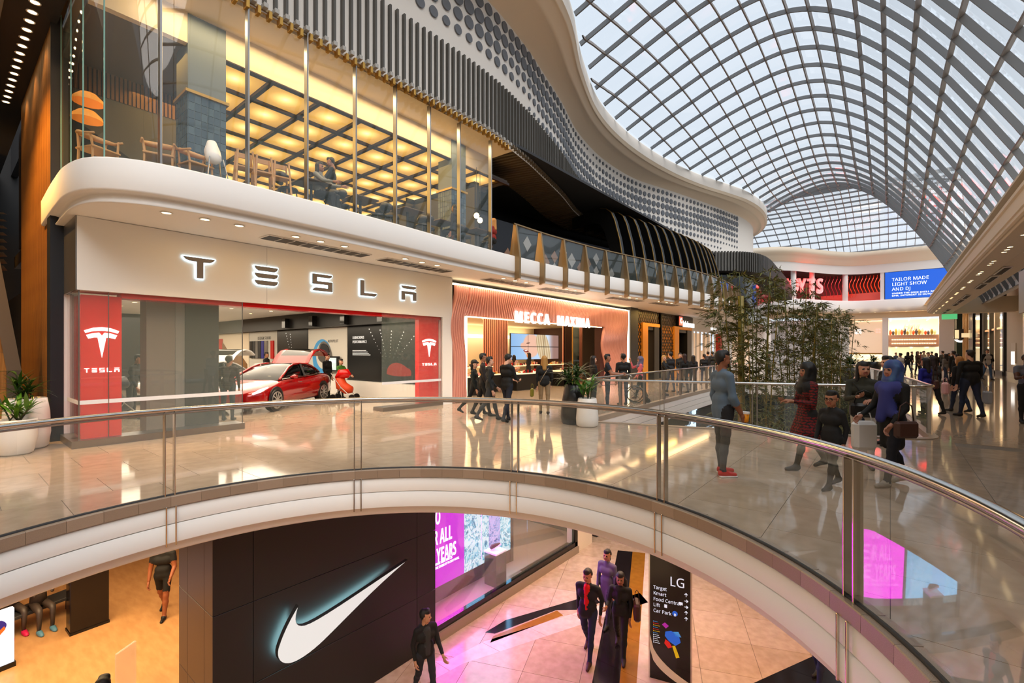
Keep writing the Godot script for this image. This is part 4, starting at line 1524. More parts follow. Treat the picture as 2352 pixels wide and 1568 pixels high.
	for k2 in 2:
		var mn := thing("mannequin", ["seated grey mannequin in pink running shoes on the bench", "seated grey mannequin in yellow and blue shoes on the bench"][k2], "mannequin", Vector3(-14.95 + 0.25 * k2, LG, -1.1 - 0.42 * k2), 0.2)
		stg = S(true)
		tube(stg, [Vector3(-0.28, 0.54, 0), Vector3(-0.18, 0.60, 0), Vector3(-0.15, 0.85, 0), Vector3(-0.16, 1.05, 0), Vector3(-0.15, 1.25, 0), Vector3(-0.15, 1.33, 0), Vector3(-0.14, 1.40, 0), Vector3(-0.14, 1.52, 0), Vector3(-0.14, 1.60, 0)], [0.02, 0.15, 0.13, 0.16, 0.15, 0.06, 0.06, 0.09, 0.03], 12)
		for s in [-1, 1]:
			tube(stg, [Vector3(-0.2, 0.55, 0.08 * s), Vector3(0.2, 0.53, 0.11 * s), Vector3(0.24, 0.48, 0.11 * s), Vector3(0.22, 0.1, 0.11 * s)], [0.085, 0.065, 0.055, 0.035], 10)
			tube(stg, [Vector3(-0.15, 1.26, 0.17 * s), Vector3(-0.05, 1.0, 0.22 * s), Vector3(0.12, 0.82, 0.14 * s)], [0.045, 0.036, 0.028], 8)
		obj("body", stg, M.mannequin, mn)
		for s in [-1, 1]:
			stg = S(true)
			tube(stg, [Vector3(0.15, 0.05, 0.11 * s), Vector3(0.24, 0.055, 0.11 * s), Vector3(0.36, 0.035, 0.11 * s), Vector3(0.41, 0.03, 0.11 * s)], [0.03, 0.055, 0.042, 0.02], 10)
			obj("shoe", stg, M.shoepink if k2 == 0 else M.shoelime, mn)

func sports_store() -> void:
	# black feature wall with the lit tick
	var w := thing("black_panel_wall", "black panelled shop wall of the lower level carrying the lit tick emblem", "wall", Vector3.ZERO, 0.0, "", "structure")
	obj("core", bx(Vector3(-8.95, LG, -6.66), Vector3(-7.53, -0.72, -2.53)), M.char, w)
	var ys := [LG, -3.19, -1.94, -0.72]
	var us := [2.50, 3.05, 6.20, 6.70]
	for i in 3:
		for j in 3:
			var st := S()
			cbox(st, Vector3(-7.515, (ys[j] + ys[j + 1]) / 2, -(us[i] + us[i + 1]) / 2), Vector3(0.03, ys[j + 1] - ys[j] - 0.008, us[i + 1] - us[i] - 0.008), 0.003)
			obj("panel", st, M.blackpanel, w)
	var xr := [-7.5, -7.83, -8.55, -8.95]
	for i in 3:
		for j in 3:
			var st := S()
			cbox(st, Vector3((xr[i] + xr[i + 1]) / 2, (ys[j] + ys[j + 1]) / 2, -2.515), Vector3(xr[i] - xr[i + 1] - 0.008, ys[j + 1] - ys[j] - 0.008, 0.03), 0.003)
			obj("side_panel", st, M.bronzepanel, w)
	var e := thing("tick_emblem", "large white backlit tick emblem on the black panelled wall", "sign")
	var pts := [Vector2(5.83, -2.225), Vector2(5.0, -2.50), Vector2(4.45, -2.80), Vector2(4.10, -2.95), Vector2(3.85, -3.06), Vector2(3.62, -3.09), Vector2(3.50, -3.04), Vector2(3.33, -2.97), Vector2(3.30, -2.80), Vector2(3.36, -2.68), Vector2(3.42, -2.52), Vector2(3.55, -2.32), Vector2(3.66, -2.20), Vector2(3.58, -2.40), Vector2(3.60, -2.52), Vector2(3.76, -2.56), Vector2(3.95, -2.60), Vector2(4.5, -2.48)]
	var tick := bez(pts, 8)
	var st := S()
	extr(st, tick, 0.09, 0.17)
	obj("edge", st, M.char, e, xplane(-7.5))
	st = S()
	for p in Geometry2D.offset_polygon(tick, -0.006):
		extr(st, p, 0.171, 0.176)
	obj("face", st, M.tickface, e, xplane(-7.5))
	st = S()
	for p in Geometry2D.offset_polygon(tick, -0.02):
		extr(st, p, 0.075, 0.088)
	obj("back_light", st, M.tickback, e, xplane(-7.5))
	# display window
	var dw := thing("display_window", "long low sports shop display window on the lower level", "window", Vector3.ZERO, 0.0, "", "structure")
	obj("plinth", bx(Vector3(-7.9, LG, -12.5), Vector3(-7.45, LG + 0.20, -6.7)), M.kerb, dw)
	obj("frame_bottom", bx(Vector3(-7.62, LG + 0.20, -12.5), Vector3(-7.5, LG + 0.34, -6.7)), M.blackgloss, dw)
	obj("frame_end", bx(Vector3(-7.62, LG + 0.2, -12.5), Vector3(-7.5, -0.7, -12.36)), M.blackgloss, dw)
	for z in [[-8.2, -6.7], [-10.0, -8.2], [-12.36, -10.0]]:
		obj("pane", bx(Vector3(-7.565, LG + 0.34, z[0] + 0.006), Vector3(-7.553, -0.7, z[1] - 0.006)), M.glass, dw)
	obj("window_floor", bx(Vector3(-12, LG, -13.5), Vector3(-7.7, LG + 0.20, -6.7)), M.kerb2, dw)
	obj("end_pier", bx(Vector3(-7.9, LG, -13.4), Vector3(-7.5, -0.7, -12.52)), M.creamwall, dw)
	var bk := thing("block_wall", "pale painted block wall behind the sports shop window", "wall", Vector3.ZERO, 0.0, "", "structure")
	obj("mortar", bx(Vector3(-12, LG + 0.2, -13.5), Vector3(-7.9, -0.7, -13.32)), M.grey60, bk)
	for r in 9:
		for c in 9:
			var st2 := S()
			var x0 := -12.0 + 0.47 * c + (0.23 if r & 1 else 0.0)
			if x0 + 0.46 > -7.9:
				continue
			cbox(st2, Vector3(x0 + 0.23, LG + 0.42 + 0.40 * r, -13.31), Vector3(0.45, 0.38, 0.04), 0.008)
			obj("block", st2, M.blockpaint, bk)
	obj("base_strip", bx(Vector3(-12, LG + 0.2, -13.3), Vector3(-7.9, LG + 0.42, -13.25)), M.black, bk)
	# screens
	var sc := thing("magenta_screen", "glowing magenta shop screen with white slogan lettering", "screen", Vector3(-8.4, 0, 0), PI / 2)
	obj("display", bx(Vector3(6.3, -3.78, -0.08), Vector3(8.46, -0.75, 0.0)), M.magenta, sc)
	for l in [["ER ALL", 8.02, -2.60, 0.34], ["E YEARS", 8.16, -3.03, 0.32], [".O", 7.64, -2.12, 0.34]]:
		var t := text_mesh(l[0], l[3], 0.01)
		t.horizontal_alignment = HORIZONTAL_ALIGNMENT_RIGHT
		part("lettering", t, M.textwhite, sc, Transform3D(Basis.from_scale(Vector3(0.50, 1.0, 1)), Vector3(l[1] + 0.02, l[2], 0.008)))
	for l in [["ZOOM STRUCTURE 20.", 8.05, -3.22], ["NG. THE STABILITY TO STAY GONE.", 8.28, -3.31]]:
		var t := text_mesh(l[0], 0.055, 0.01)
		t.horizontal_alignment = HORIZONTAL_ALIGNMENT_RIGHT
		part("lettering", t, M.textwhite, sc, Transform3D(Basis.from_scale(Vector3(0.72, 1, 1)), Vector3(l[1], l[2], 0.008)))
	var s2 := thing("blue_pattern_screen", "screen of swirling pale blue and white pattern beside the magenta one", "screen", Vector3(-8.4, 0, 0), PI / 2)
	obj("display", bx(Vector3(8.47, -3.78, -0.08), Vector3(10.32, -0.75, 0.0)), M.bluepattern, s2)
	obj("wood_base", bx(Vector3(6.3, LG + 0.2, -0.25), Vector3(10.45, -3.79, -0.02)), M.darkwood, s2)
	obj("wood_side", bx(Vector3(10.33, LG + 0.2, -0.25), Vector3(10.46, -0.72, 0.0)), M.darkwood, s2)
	lamp("magenta_screen", Vector3(-8.36, -2.2, -7.4), Vector2(2.0, 2.8), Color(1.0, 0.12, 0.95), 14.0, Basis(Vector3.UP, -PI / 2))
	lamp("blue_pattern_screen", Vector3(-8.36, -2.2, -9.4), Vector2(1.8, 2.8), Color(0.45, 0.78, 1.0), 7.0, Basis(Vector3.UP, -PI / 2))
	var pl := thing("display_plinth", "tall dark plinth with white top behind the sports shop window", "plinth", Vector3(-7.95, LG + 0.2, -9.15), 0.0)
	obj("block", bx(Vector3(-0.2, 0, -0.2), Vector3(0.2, 0.82, 0.2)), M.blackgloss, pl)
	obj("top", bx(Vector3(-0.21, 0.82, -0.21), Vector3(0.21, 0.86, 0.21)), M.white, pl)
	var sh := thing("running_shoe", "dark red running shoe on the tall plinth in the window", "shoe", Vector3(-7.95, LG + 1.06, -9.15), 0.9)
	st = S(true)
	tube(st, [Vector3(-0.12, 0.06, 0), Vector3(-0.06, 0.075, 0), Vector3(0.04, 0.06, 0), Vector3(0.12, 0.04, 0), Vector3(0.17, 0.03, 0)], [0.03, 0.06, 0.05, 0.035, 0.012], 10)
	obj("upper", st, M.maroon, sh, Transform3D(Basis(Vector3(0, 0, 1), 0.5), Vector3(0, 0.05, 0)))
	st = S()
	extr(st, P2([-0.15, 0.0, 0.18, 0.0, 0.17, 0.03, -0.15, 0.035]), -0.045, 0.045)
	obj("sole", st, M.white, sh, Transform3D(Basis(Vector3(0, 0, 1), 0.5), Vector3(0, 0.05, 0)))

func lg_mats() -> void:
	var n1: Texture2D = M.tile0.albedo_texture
	var tri := {"albedo_texture": n1, "uv1_triplanar": true, "uv1_world_triplanar": true, "uv1_scale": Vector3(0.4, 0.4, 0.4)}
	mat("lgtile0", Color(0.80, 0.70, 0.62), 0.15, 0.0, tri)
	mat("lgtile1", Color(0.78, 0.68, 0.59), 0.15, 0.0, tri)
	mat("lgtile2", Color(0.82, 0.72, 0.65), 0.15, 0.0, tri)
	mat("lgdark", Color(0.13, 0.11, 0.12), 0.12, 0.0, tri)
	mat("lggold", Color(0.62, 0.42, 0.14), 0.2, 0.0, tri)
	mat("lgpale", Color(0.88, 0.80, 0.76), 0.15, 0.0, tri)
	var wood := noise_tex(512, 0.012, Color(0.90, 0.87, 0.83), Color(1, 1, 1), 17)
	mat("lgtan", Color(0.80, 0.62, 0.42), 0.35, 0.0, {"albedo_texture": wood, "uv1_triplanar": true, "uv1_world_triplanar": true, "uv1_scale": Vector3(0.25, 0.25, 0.9)})
	glow("signice", Color(0.78, 0.90, 1.0), 1.2)
	glow("texticy", Color(0.75, 0.83, 0.92), 0.75)
	glow("maplue", Color(0.10, 0.40, 0.85), 0.6, Color(0.1, 0.2, 0.4))
	glow("mapblue2", Color(0.30, 0.60, 0.85), 0.6, Color(0.1, 0.2, 0.4))
	glow("mapmagenta", Color(0.75, 0.15, 0.65), 0.6, Color(0.3, 0.1, 0.3))
	glow("mapred", Color(0.90, 0.12, 0.10), 0.6, Color(0.4, 0.1, 0.1))
	glow("mapyellow", Color(0.90, 0.70, 0.05), 0.6, Color(0.4, 0.3, 0.1))
	glow("mapviolet", Color(0.16, 0.10, 0.50), 0.7, Color(0.1, 0.1, 0.3))
	glow("maporange", Color(1.0, 0.42, 0.10), 0.8, Color(0.4, 0.2, 0.1))
	glow("screenpale", Color(0.78, 0.88, 1.0), 0.85)
	mat("acrylic", Color(0.95, 0.97, 1.0, 0.25), 0.1, 0.0, {"transparency": BaseMaterial3D.TRANSPARENCY_ALPHA})
	mat("navygloss", Color(0.03, 0.03, 0.06), 0.15)
	mat("mannequin", Color(0.26, 0.22, 0.20), 0.45)
	mat("shoepink", Color(0.85, 0.12, 0.35), 0.5)
	mat("shoelime", Color(0.35, 0.55, 0.65), 0.5)
	mat("blackpanel", Color(0.085, 0.06, 0.065), 0.5)
	mat("bronzepanel", Color(0.30, 0.25, 0.23), 0.4, 0.2)
	glow("tickface", Color(0.93, 0.94, 0.93), 0.62, Color(0.6, 0.6, 0.6))
	glow("tickback", Color(0.72, 0.97, 1.0), 9.0)
	mat("grey60", Color(0.45, 0.44, 0.43), 0.8)
	mat("blockpaint", Color(0.62, 0.59, 0.56), 0.7)
	glow("magenta", Color(0.80, 0.02, 0.82), 0.95, Color(0.1, 0.02, 0.1))
	mat("maroon", Color(0.28, 0.05, 0.07), 0.5)
	# swirls for the blue screen
	var im := Image.create(256, 384, false, Image.FORMAT_RGB8)
	var f := FastNoiseLite.new()
	f.seed = 4
	f.frequency = 0.012
	f.domain_warp_enabled = true
	f.domain_warp_amplitude = 60.0
	f.domain_warp_frequency = 0.012
	for y in 384:
		for x in 256:
			var v := f.get_noise_2d(x, y)
			var b := absf(sin(v * 9.0))
			var c := Color(0.45, 0.85, 0.95).lerp(Color(0.90, 0.97, 1.0), smoothstep(0.35, 0.6, b))
			if b < 0.13:
				c = Color(0.06, 0.32, 0.50)
			elif b < 0.2:
				c = Color(0.20, 0.60, 0.78)
			if x < 60 and y > 250:
				c = c.lerp(Color(0.7, 0.3, 0.9), 0.35)
			im.set_pixel(x, y, c)
	var bt := ImageTexture.create_from_image(im)
	mat("bluepattern", Color(0.05, 0.1, 0.12), 0.4, 0.0, {"emission_enabled": true, "emission": Color.BLACK, "emission_energy_multiplier": 0.85, "emission_texture": bt, "uv1_triplanar": true, "uv1_scale": Vector3(0.5, 0.33, 0.5), "uv1_offset": Vector3(0.3, 0.2, 0)})

func showroom() -> void:
	var o := thing("showroom_front", "white car showroom fascia with white pier at its right end", "shopfront", Vector3.ZERO, 0.0, "", "structure")
	var st := S()
	mm2(st, Vector3(-12.7, 3.02, -5.2), Vector3(-12.02, 4.43, -1.72))
	obj("fascia_panel", st, M.white, o)
	obj("fascia_panel", bx(Vector3(-12.7, 3.02, -11.52), Vector3(-12.02, 4.43, -5.206)), M.white, o)
	obj("side_panel", bx(Vector3(-13.9, 3.02, -1.74), Vector3(-12.03, 4.43, -1.70)), M.satin, o)
	obj("pier", bx(Vector3(-12.7, 0, -11.52), Vector3(-12.02, 3.02, -11.06)), M.white, o)
	obj("corner_jamb", bx(Vector3(-13.5, 0, -1.86), Vector3(-13.32, 3.02, -1.70)), M.white, o)
	obj("red_head", bx(Vector3(-12.5, 2.92, -11.05), Vector3(-12.1, 3.02, -2.4)), M.red, o)
	obj("plinth", bx(Vector3(-12.5, 0, -4.68), Vector3(-11.98, 0.14, -1.64)), M.satin, o)
	obj("plinth", bx(Vector3(-13.5, 0, -1.9), Vector3(-12.4, 0.14, -1.64)), M.satin, o)
	obj("plinth", bx(Vector3(-12.5, 0, -11.06), Vector3(-12.0, 0.12, -8.6)), M.satin, o)
	var gz2 := thing("showroom_glass", "frameless showroom glass with a frosted safety band", "window", Vector3.ZERO, 0.0, "", "structure")
	for z in [[-2.19, -1.76], [-4.66, -2.2], [-11.04, -8.62]]:
		obj("pane", bx(Vector3(-12.09, 0.13, z[0]), Vector3(-12.075, 3.02, z[1])), M.glass, gz2)
		obj("safety_band", bx(Vector3(-12.074, 0.82, z[0]), Vector3(-12.072, 0.90, z[1])), M.frost, gz2)
		obj("edge", bx(Vector3(-12.095, 0.13, z[0] - 0.008), Vector3(-12.07, 3.02, z[0] + 0.004)), M.satin, gz2)
	obj("edge", bx(Vector3(-12.095, 0.13, -1.765), Vector3(-12.07, 3.02, -1.745)), M.satin, gz2)
	obj("pane", bx(Vector3(-13.3, 0.13, -1.765), Vector3(-12.09, 3.02, -1.75)), M.glass, gz2)
	obj("safety_band", bx(Vector3(-13.3, 0.82, -1.749), Vector3(-12.09, 0.90, -1.747)), M.frost, gz2)
	# raised letters of the fascia
	var sg := thing("fascia_letters", "five spaced grey halo lit letters on the white showroom fascia", "sign")
	var T := [P2([0, 1, 1, 1, 0.93, 0.88, 0.84, 0.82, 0.62, 0.80, 0.62, 0, 0.42, 0, 0.42, 0.80, 0.18, 0.82, 0.07, 0.88])]
	var bar := [0, 1, 1, 1, 0.95, 0.84, 0.84, 0.76, 0.16, 0.76, 0.05, 0.86]
	var EE := [P2(bar), P2([0, 0.62, 1, 0.62, 0.95, 0.46, 0.84, 0.38, 0.16, 0.38, 0.05, 0.48]), P2([0, 0.24, 1, 0.24, 0.95, 0.08, 0.84, 0, 0.16, 0, 0.05, 0.10])]
	var SS := [P2([0, 1, 1, 1, 0.95, 0.88, 0.85, 0.82, 0.22, 0.82, 0.22, 0.58, 1, 0.58, 1, 0, 0, 0, 0.06, 0.13, 0.16, 0.19, 0.78, 0.19, 0.78, 0.40, 0, 0.40])]
	var LL := [P2([0, 1, 0.22, 1, 0.22, 0.19, 1, 0.19, 0.94, 0.06, 0.84, 0, 0, 0])]
	var AA := [P2([0, 1, 1, 1, 0.95, 0.86, 0.84, 0.80, 0.16, 0.80, 0.05, 0.87]), P2([0, 0.62, 1, 0.62, 1, 0, 0.78, 0, 0.78, 0.43, 0.22, 0.43, 0.22, 0, 0, 0])]
	var lets := [[T, 3.42, 0.62], [EE, 4.89, 0.56], [SS, 6.35, 0.57], [LL, 7.80, 0.56], [AA, 9.27, 0.58]]
	for l in lets:
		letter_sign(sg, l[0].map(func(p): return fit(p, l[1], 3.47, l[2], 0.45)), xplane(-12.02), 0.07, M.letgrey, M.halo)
	# red blades with emblem and small letters
	for b in [[-2.42, -1.80, "red showroom panel with white shield emblem at the left corner"], [-11.03, -10.17, "red showroom panel with white shield emblem beside the right pier"]]:
		var zc: float = (b[0] + b[1]) / 2
		var wd: float = (b[1] - b[0])
		var r := thing("emblem_blade_sign", b[2], "sign")
		obj("panel", bx(Vector3(-12.9 if b[0] > -5 else -12.4, 0.13, b[0]), Vector3(-12.2, 2.95, b[1])), M.redlit, r)
		var ew := minf(wd * 0.86, 0.62)
		var em := [P2([-0.5, 0.86, -0.25, 0.95, 0, 0.98, 0.25, 0.95, 0.5, 0.86, 0.46, 0.78, 0.25, 0.84, 0, 0.86, -0.25, 0.84, -0.46, 0.78]), P2([-0.44, 0.72, -0.25, 0.78, -0.08, 0.80, 0, 0.70, 0.08, 0.80, 0.25, 0.78, 0.44, 0.72, 0.38, 0.60, 0.22, 0.64, 0.12, 0.64, 0.0, 0.0, -0.12, 0.64, -0.22, 0.64, -0.38, 0.60])]
		st = S()
		for e in em:
			extr(st, fit(e, -zc, 1.72 if b[0] > -5 else 1.66, ew, 0.62), 0.0, 0.03)
		obj("emblem", st, M.signwhite, r, xplane(-12.2))
		st = S()
		var u := -zc - ew * 0.5
		for q in [[T, 0], [EE, 1], [SS, 2], [LL, 3], [AA, 4]]:
			for p in q[0]:
				extr(st, fit(p, u + q[1] * ew * 0.215, 1.43 if b[0] > -5 else 1.36, ew * 0.15, 0.085), 0.0, 0.025)
		obj("lettering", st, M.signwhite, r, xplane(-12.2))
	# interior
	var ins := thing("showroom_walls", "dark interior walls and white ceiling of the car showroom", "wall", Vector3.ZERO, 0.0, "", "structure")
	obj("ceiling", bx(Vector3(-38, 3.62, -11.3), Vector3(-12.7, 3.75, -1.8)), M.white, ins)
	obj("dark_ceiling", bx(Vector3(-16.5, 3.50, -4.6), Vector3(-12.7, 3.61, -1.85)), M.black, ins)
	obj("bulkhead", bx(Vector3(-38, 2.92, -11.35), Vector3(-12.7, 3.62, -10.95)), M.black, ins)
	obj("rear_wall", bx(Vector3(-38.2, 0, -11.5), Vector3(-38, 3.7, -1.6)), M.creamwall, ins)
	obj("side_wall", bx(Vector3(-38, 0, -1.85), Vector3(-13.5, 3.7, -1.75)), M.char, ins)
	obj("poster_wall", bx(Vector3(-38, 0, -11.6), Vector3(-12.7, 3.7, -11.36)), M.grey60, ins)
	obj("base_ledge", bx(Vector3(-38, 0, -11.36), Vector3(-12.9, 0.60, -11.0)), M.white, ins)
	obj("column", bx(Vector3(-13.0, 0, -3.42), Vector3(-12.5, 3.5, -2.9)), M.taupe, ins)
	obj("column", bx(Vector3(-12.8, 0, -3.60), Vector3(-12.48, 3.5, -3.42)), M.grey60, ins)
	obj("column", bx(Vector3(-13.2, 0, -4.28), Vector3(-12.44, 3.5, -3.60)), M.char, ins)
	rng.seed = 3
	for i in 30:
		var p := Vector3(-15 - 2.1 * (i / 4), 3.62, -4.6 - 1.6 * (i % 4))
		if i % 4 != 3 or i < 20:
			downlight("downlight", p, "small downlight in the white ceiling of the car showroom", "downlights in the showroom ceiling", 0.09, 1.0, false)
	for i in 4:
		var sp := thing("speaker", "black speaker box hung on the showroom bulkhead above the posters", "speaker", Vector3(-15.2 - 2.6 * i, 2.98, -10.85), 0.0, "speakers on the showroom bulkhead")
		obj("box", bx(Vector3(-0.16, 0, -0.12), Vector3(0.16, 0.45, 0.12)), M.blackgloss, sp)
	# posters on the long wall; each a panel standing off the wall
	poster("night_poster", -18.28, -12.95, "posterdark", "dark poster of a red car under rows of lights beside the right red panel")
	poster("pale_poster", -21.65, -18.32, "posterpale", "pale poster of a white car body over a blue circle")
	poster("night_poster", -24.85, -21.69, "posterdark2", "narrow dark poster with light dots left of the pale poster")
	poster("colour_board", -28.3, -24.9, "posterpale", "pale board with hanging colour samples at the showroom's rear")
	var pd := get_node("night_poster") as Node3D
	var base := Vector3(-15.6, 0, -11.28)
	for t in [["LUDICROUS", -17.9, 2.42, 0.11, true], ["PERFORMANCE", -17.9, 2.24, 0.11, false]]:
		wtext(pd, t[0], Vector3(t[1], t[2], -11.285), t[3], M.textdim, t[4])
	for i in 4:
		obj("text_line", bx(Vector3(-17.9, 1.86 - 0.06 * i, -11.29), Vector3(-16.9 + 0.1 * i, 1.88 - 0.06 * i, -11.284)), M.textdim, pd)
	# printed red car
	st = S()
	extr(st, bez([Vector2(-15.5, 0.95), Vector2(-15.5, 1.2), Vector2(-15.3, 1.38), Vector2(-14.9, 1.40), Vector2(-14.5, 1.38), Vector2(-14.4, 1.28), Vector2(-14.2, 1.2), Vector2(-14.0, 1.18), Vector2(-13.95, 1.05), Vector2(-14.0, 0.92), Vector2(-14.5, 0.86), Vector2(-15.2, 0.86)], 8), 0, 0.004, Transform3D(Basis(), Vector3(0, 0, -11.29)))
	obj("printed_car", st, M.redprint, pd)
	var pp := get_node("pale_poster") as Node3D
	wtext(pp, "AUTOPILOT", Vector3(-19.9, 2.30, -11.285), 0.12, M.char, false)
	st = S()
	disc(st, Vector3(-20.4, 1.55, -11.29), Vector3(0, 0, 1), 0.85, 0.004, 28)
	obj("blue_circle", st, M.printblue, pp)
	st = S()
	disc(st, Vector3(-20.3, 1.65, -11.286), Vector3(0, 0, 1), 0.62, 0.004, 28)
	obj("pale_circle", st, M.posterpale, pp)
	st = S()
	extr(st, bez([Vector2(-20.7, 1.5), Vector2(-20.8, 1.9), Vector2(-20.6, 2.3), Vector2(-20.2, 2.3), Vector2(-19.8, 2.25), Vector2(-19.5, 1.9), Vector2(-19.5, 1.5), Vector2(-19.6, 1.2), Vector2(-20.4, 1.2)], 8), 0.0, 0.02, Transform3D(Basis(), Vector3(0, 0, -11.28)))
	obj("printed_car", st, M.satin, pp)
	st = S()
	extr(st, bez([Vector2(-20.5, 1.85), Vector2(-20.5, 2.1), Vector2(-20.4, 2.2), Vector2(-20.2, 2.2), Vector2(-19.9, 2.18), Vector2(-19.75, 2.0), Vector2(-19.7, 1.8), Vector2(-19.9, 1.75), Vector2(-20.3, 1.75)], 8), 0.0, 0.02, Transform3D(Basis(), Vector3(0, 0, -11.26)))
	obj("printed_glass", st, M.navy, pp)
	var cb := get_node("colour_board") as Node3D
	wtext(cb, "DESIGN STUDIO", Vector3(-27.2, 2.55, -11.285), 0.16, M.char, false)
	var cl := ["black", "char", "grey60", "navy", "printblue2", "satin", "white", "red"]
	for i in 8:
		if i == 6:
			continue
		obj("colour_sample", bx(Vector3(-28.1 + 0.37 * i, 1.45, -11.29), Vector3(-27.79 + 0.37 * i, 2.4, -11.22)), M[cl[i]], cb)
	var mu := thing("hill_mural", "mural of a red band and brown hills at the left rear of the showroom", "mural")
	obj("panel", bx(Vector3(-36, 0.6, -11.36), Vector3(-28.4, 2.9, -11.3)), M.creamwall, mu)
	obj("red_band", bx(Vector3(-36, 0.6, -11.3), Vector3(-32.2, 2.6, -11.28)), M.red, mu)
	st = S()
	extr(st, P2([-32.2, 0.6, -32.2, 2.4, -31.4, 1.9, -30.6, 1.5, -29.6, 1.7, -28.6, 1.1, -28.6, 0.6]), 0, 0.02, Transform3D(Basis(), Vector3(0, 0, -11.29)))
	obj("hill", st, M.wood, mu)
	var sc := thing("wall_tablet", "square touch screen with blue display on the pale poster", "screen", Vector3(-19.25, 0, -11.1))
	obj("bezel", bx(Vector3(-0.47, 0.95, -0.12), Vector3(0.47, 1.62, 0.0)), M.black, sc)
	obj("display", bx(Vector3(-0.38, 1.02, 0.0), Vector3(0.38, 1.55, 0.006)), M.screenteal, sc)
	for i in 5:
		obj("icon", bx(Vector3(-0.28 + 0.22 * (i % 3) , 1.32 - 0.2 * (i / 3), 0.006), Vector3(-0.12 + 0.22 * (i % 3), 1.44 - 0.2 * (i / 3), 0.01)), M.texticy, sc)
	var kiosk := thing("white_kiosk", "curved white desk behind the red car", "desk", Vector3(-22.6, 0, -9.8))
	st = S(true)
	lathe(st, [Vector2(0.55, 0), Vector2(0.55, 1.25), Vector2(0.5, 1.28), Vector2(0.0, 1.28)], 20)
	obj("body", st, M.white, kiosk)

func wtext(o: Node3D, s: String, at: Vector3, h: float, m: Material, bold := true) -> void:
	var t := text_mesh(s, h, 0.006, bold)
	t.horizontal_alignment = HORIZONTAL_ALIGNMENT_LEFT
	part("lettering", t, m, o, Transform3D(Basis(), at))

func poster(n: String, x0: float, x1: float, m: String, label: String) -> void:
	var o := thing(n, label, "poster")
	obj("panel", bx(Vector3(x0, 0.62, -11.36), Vector3(x1, 2.90, -11.29)), M[m], o)
	if m.begins_with("posterdark"):
		rng.seed = 4
		var st := S()
		for r in 5:
			for k in 9:
				var u := k / 9.0
				var x := lerpf(x0 + (x1 - x0) * (0.30 + 0.14 * r), x0 + (x1 - x0) * 0.55, u * 0.75)
				var y := lerpf(2.75 - 0.06 * r, 1.5, u)
				if m == "posterdark2" and r > 1:
					continue
				disc(st, Vector3(x, y, -11.288), Vector3(0, 0, 1), 0.028 * (1.1 - u), 0.004, 8)
		obj("printed_lights", st, M.textdim, o)

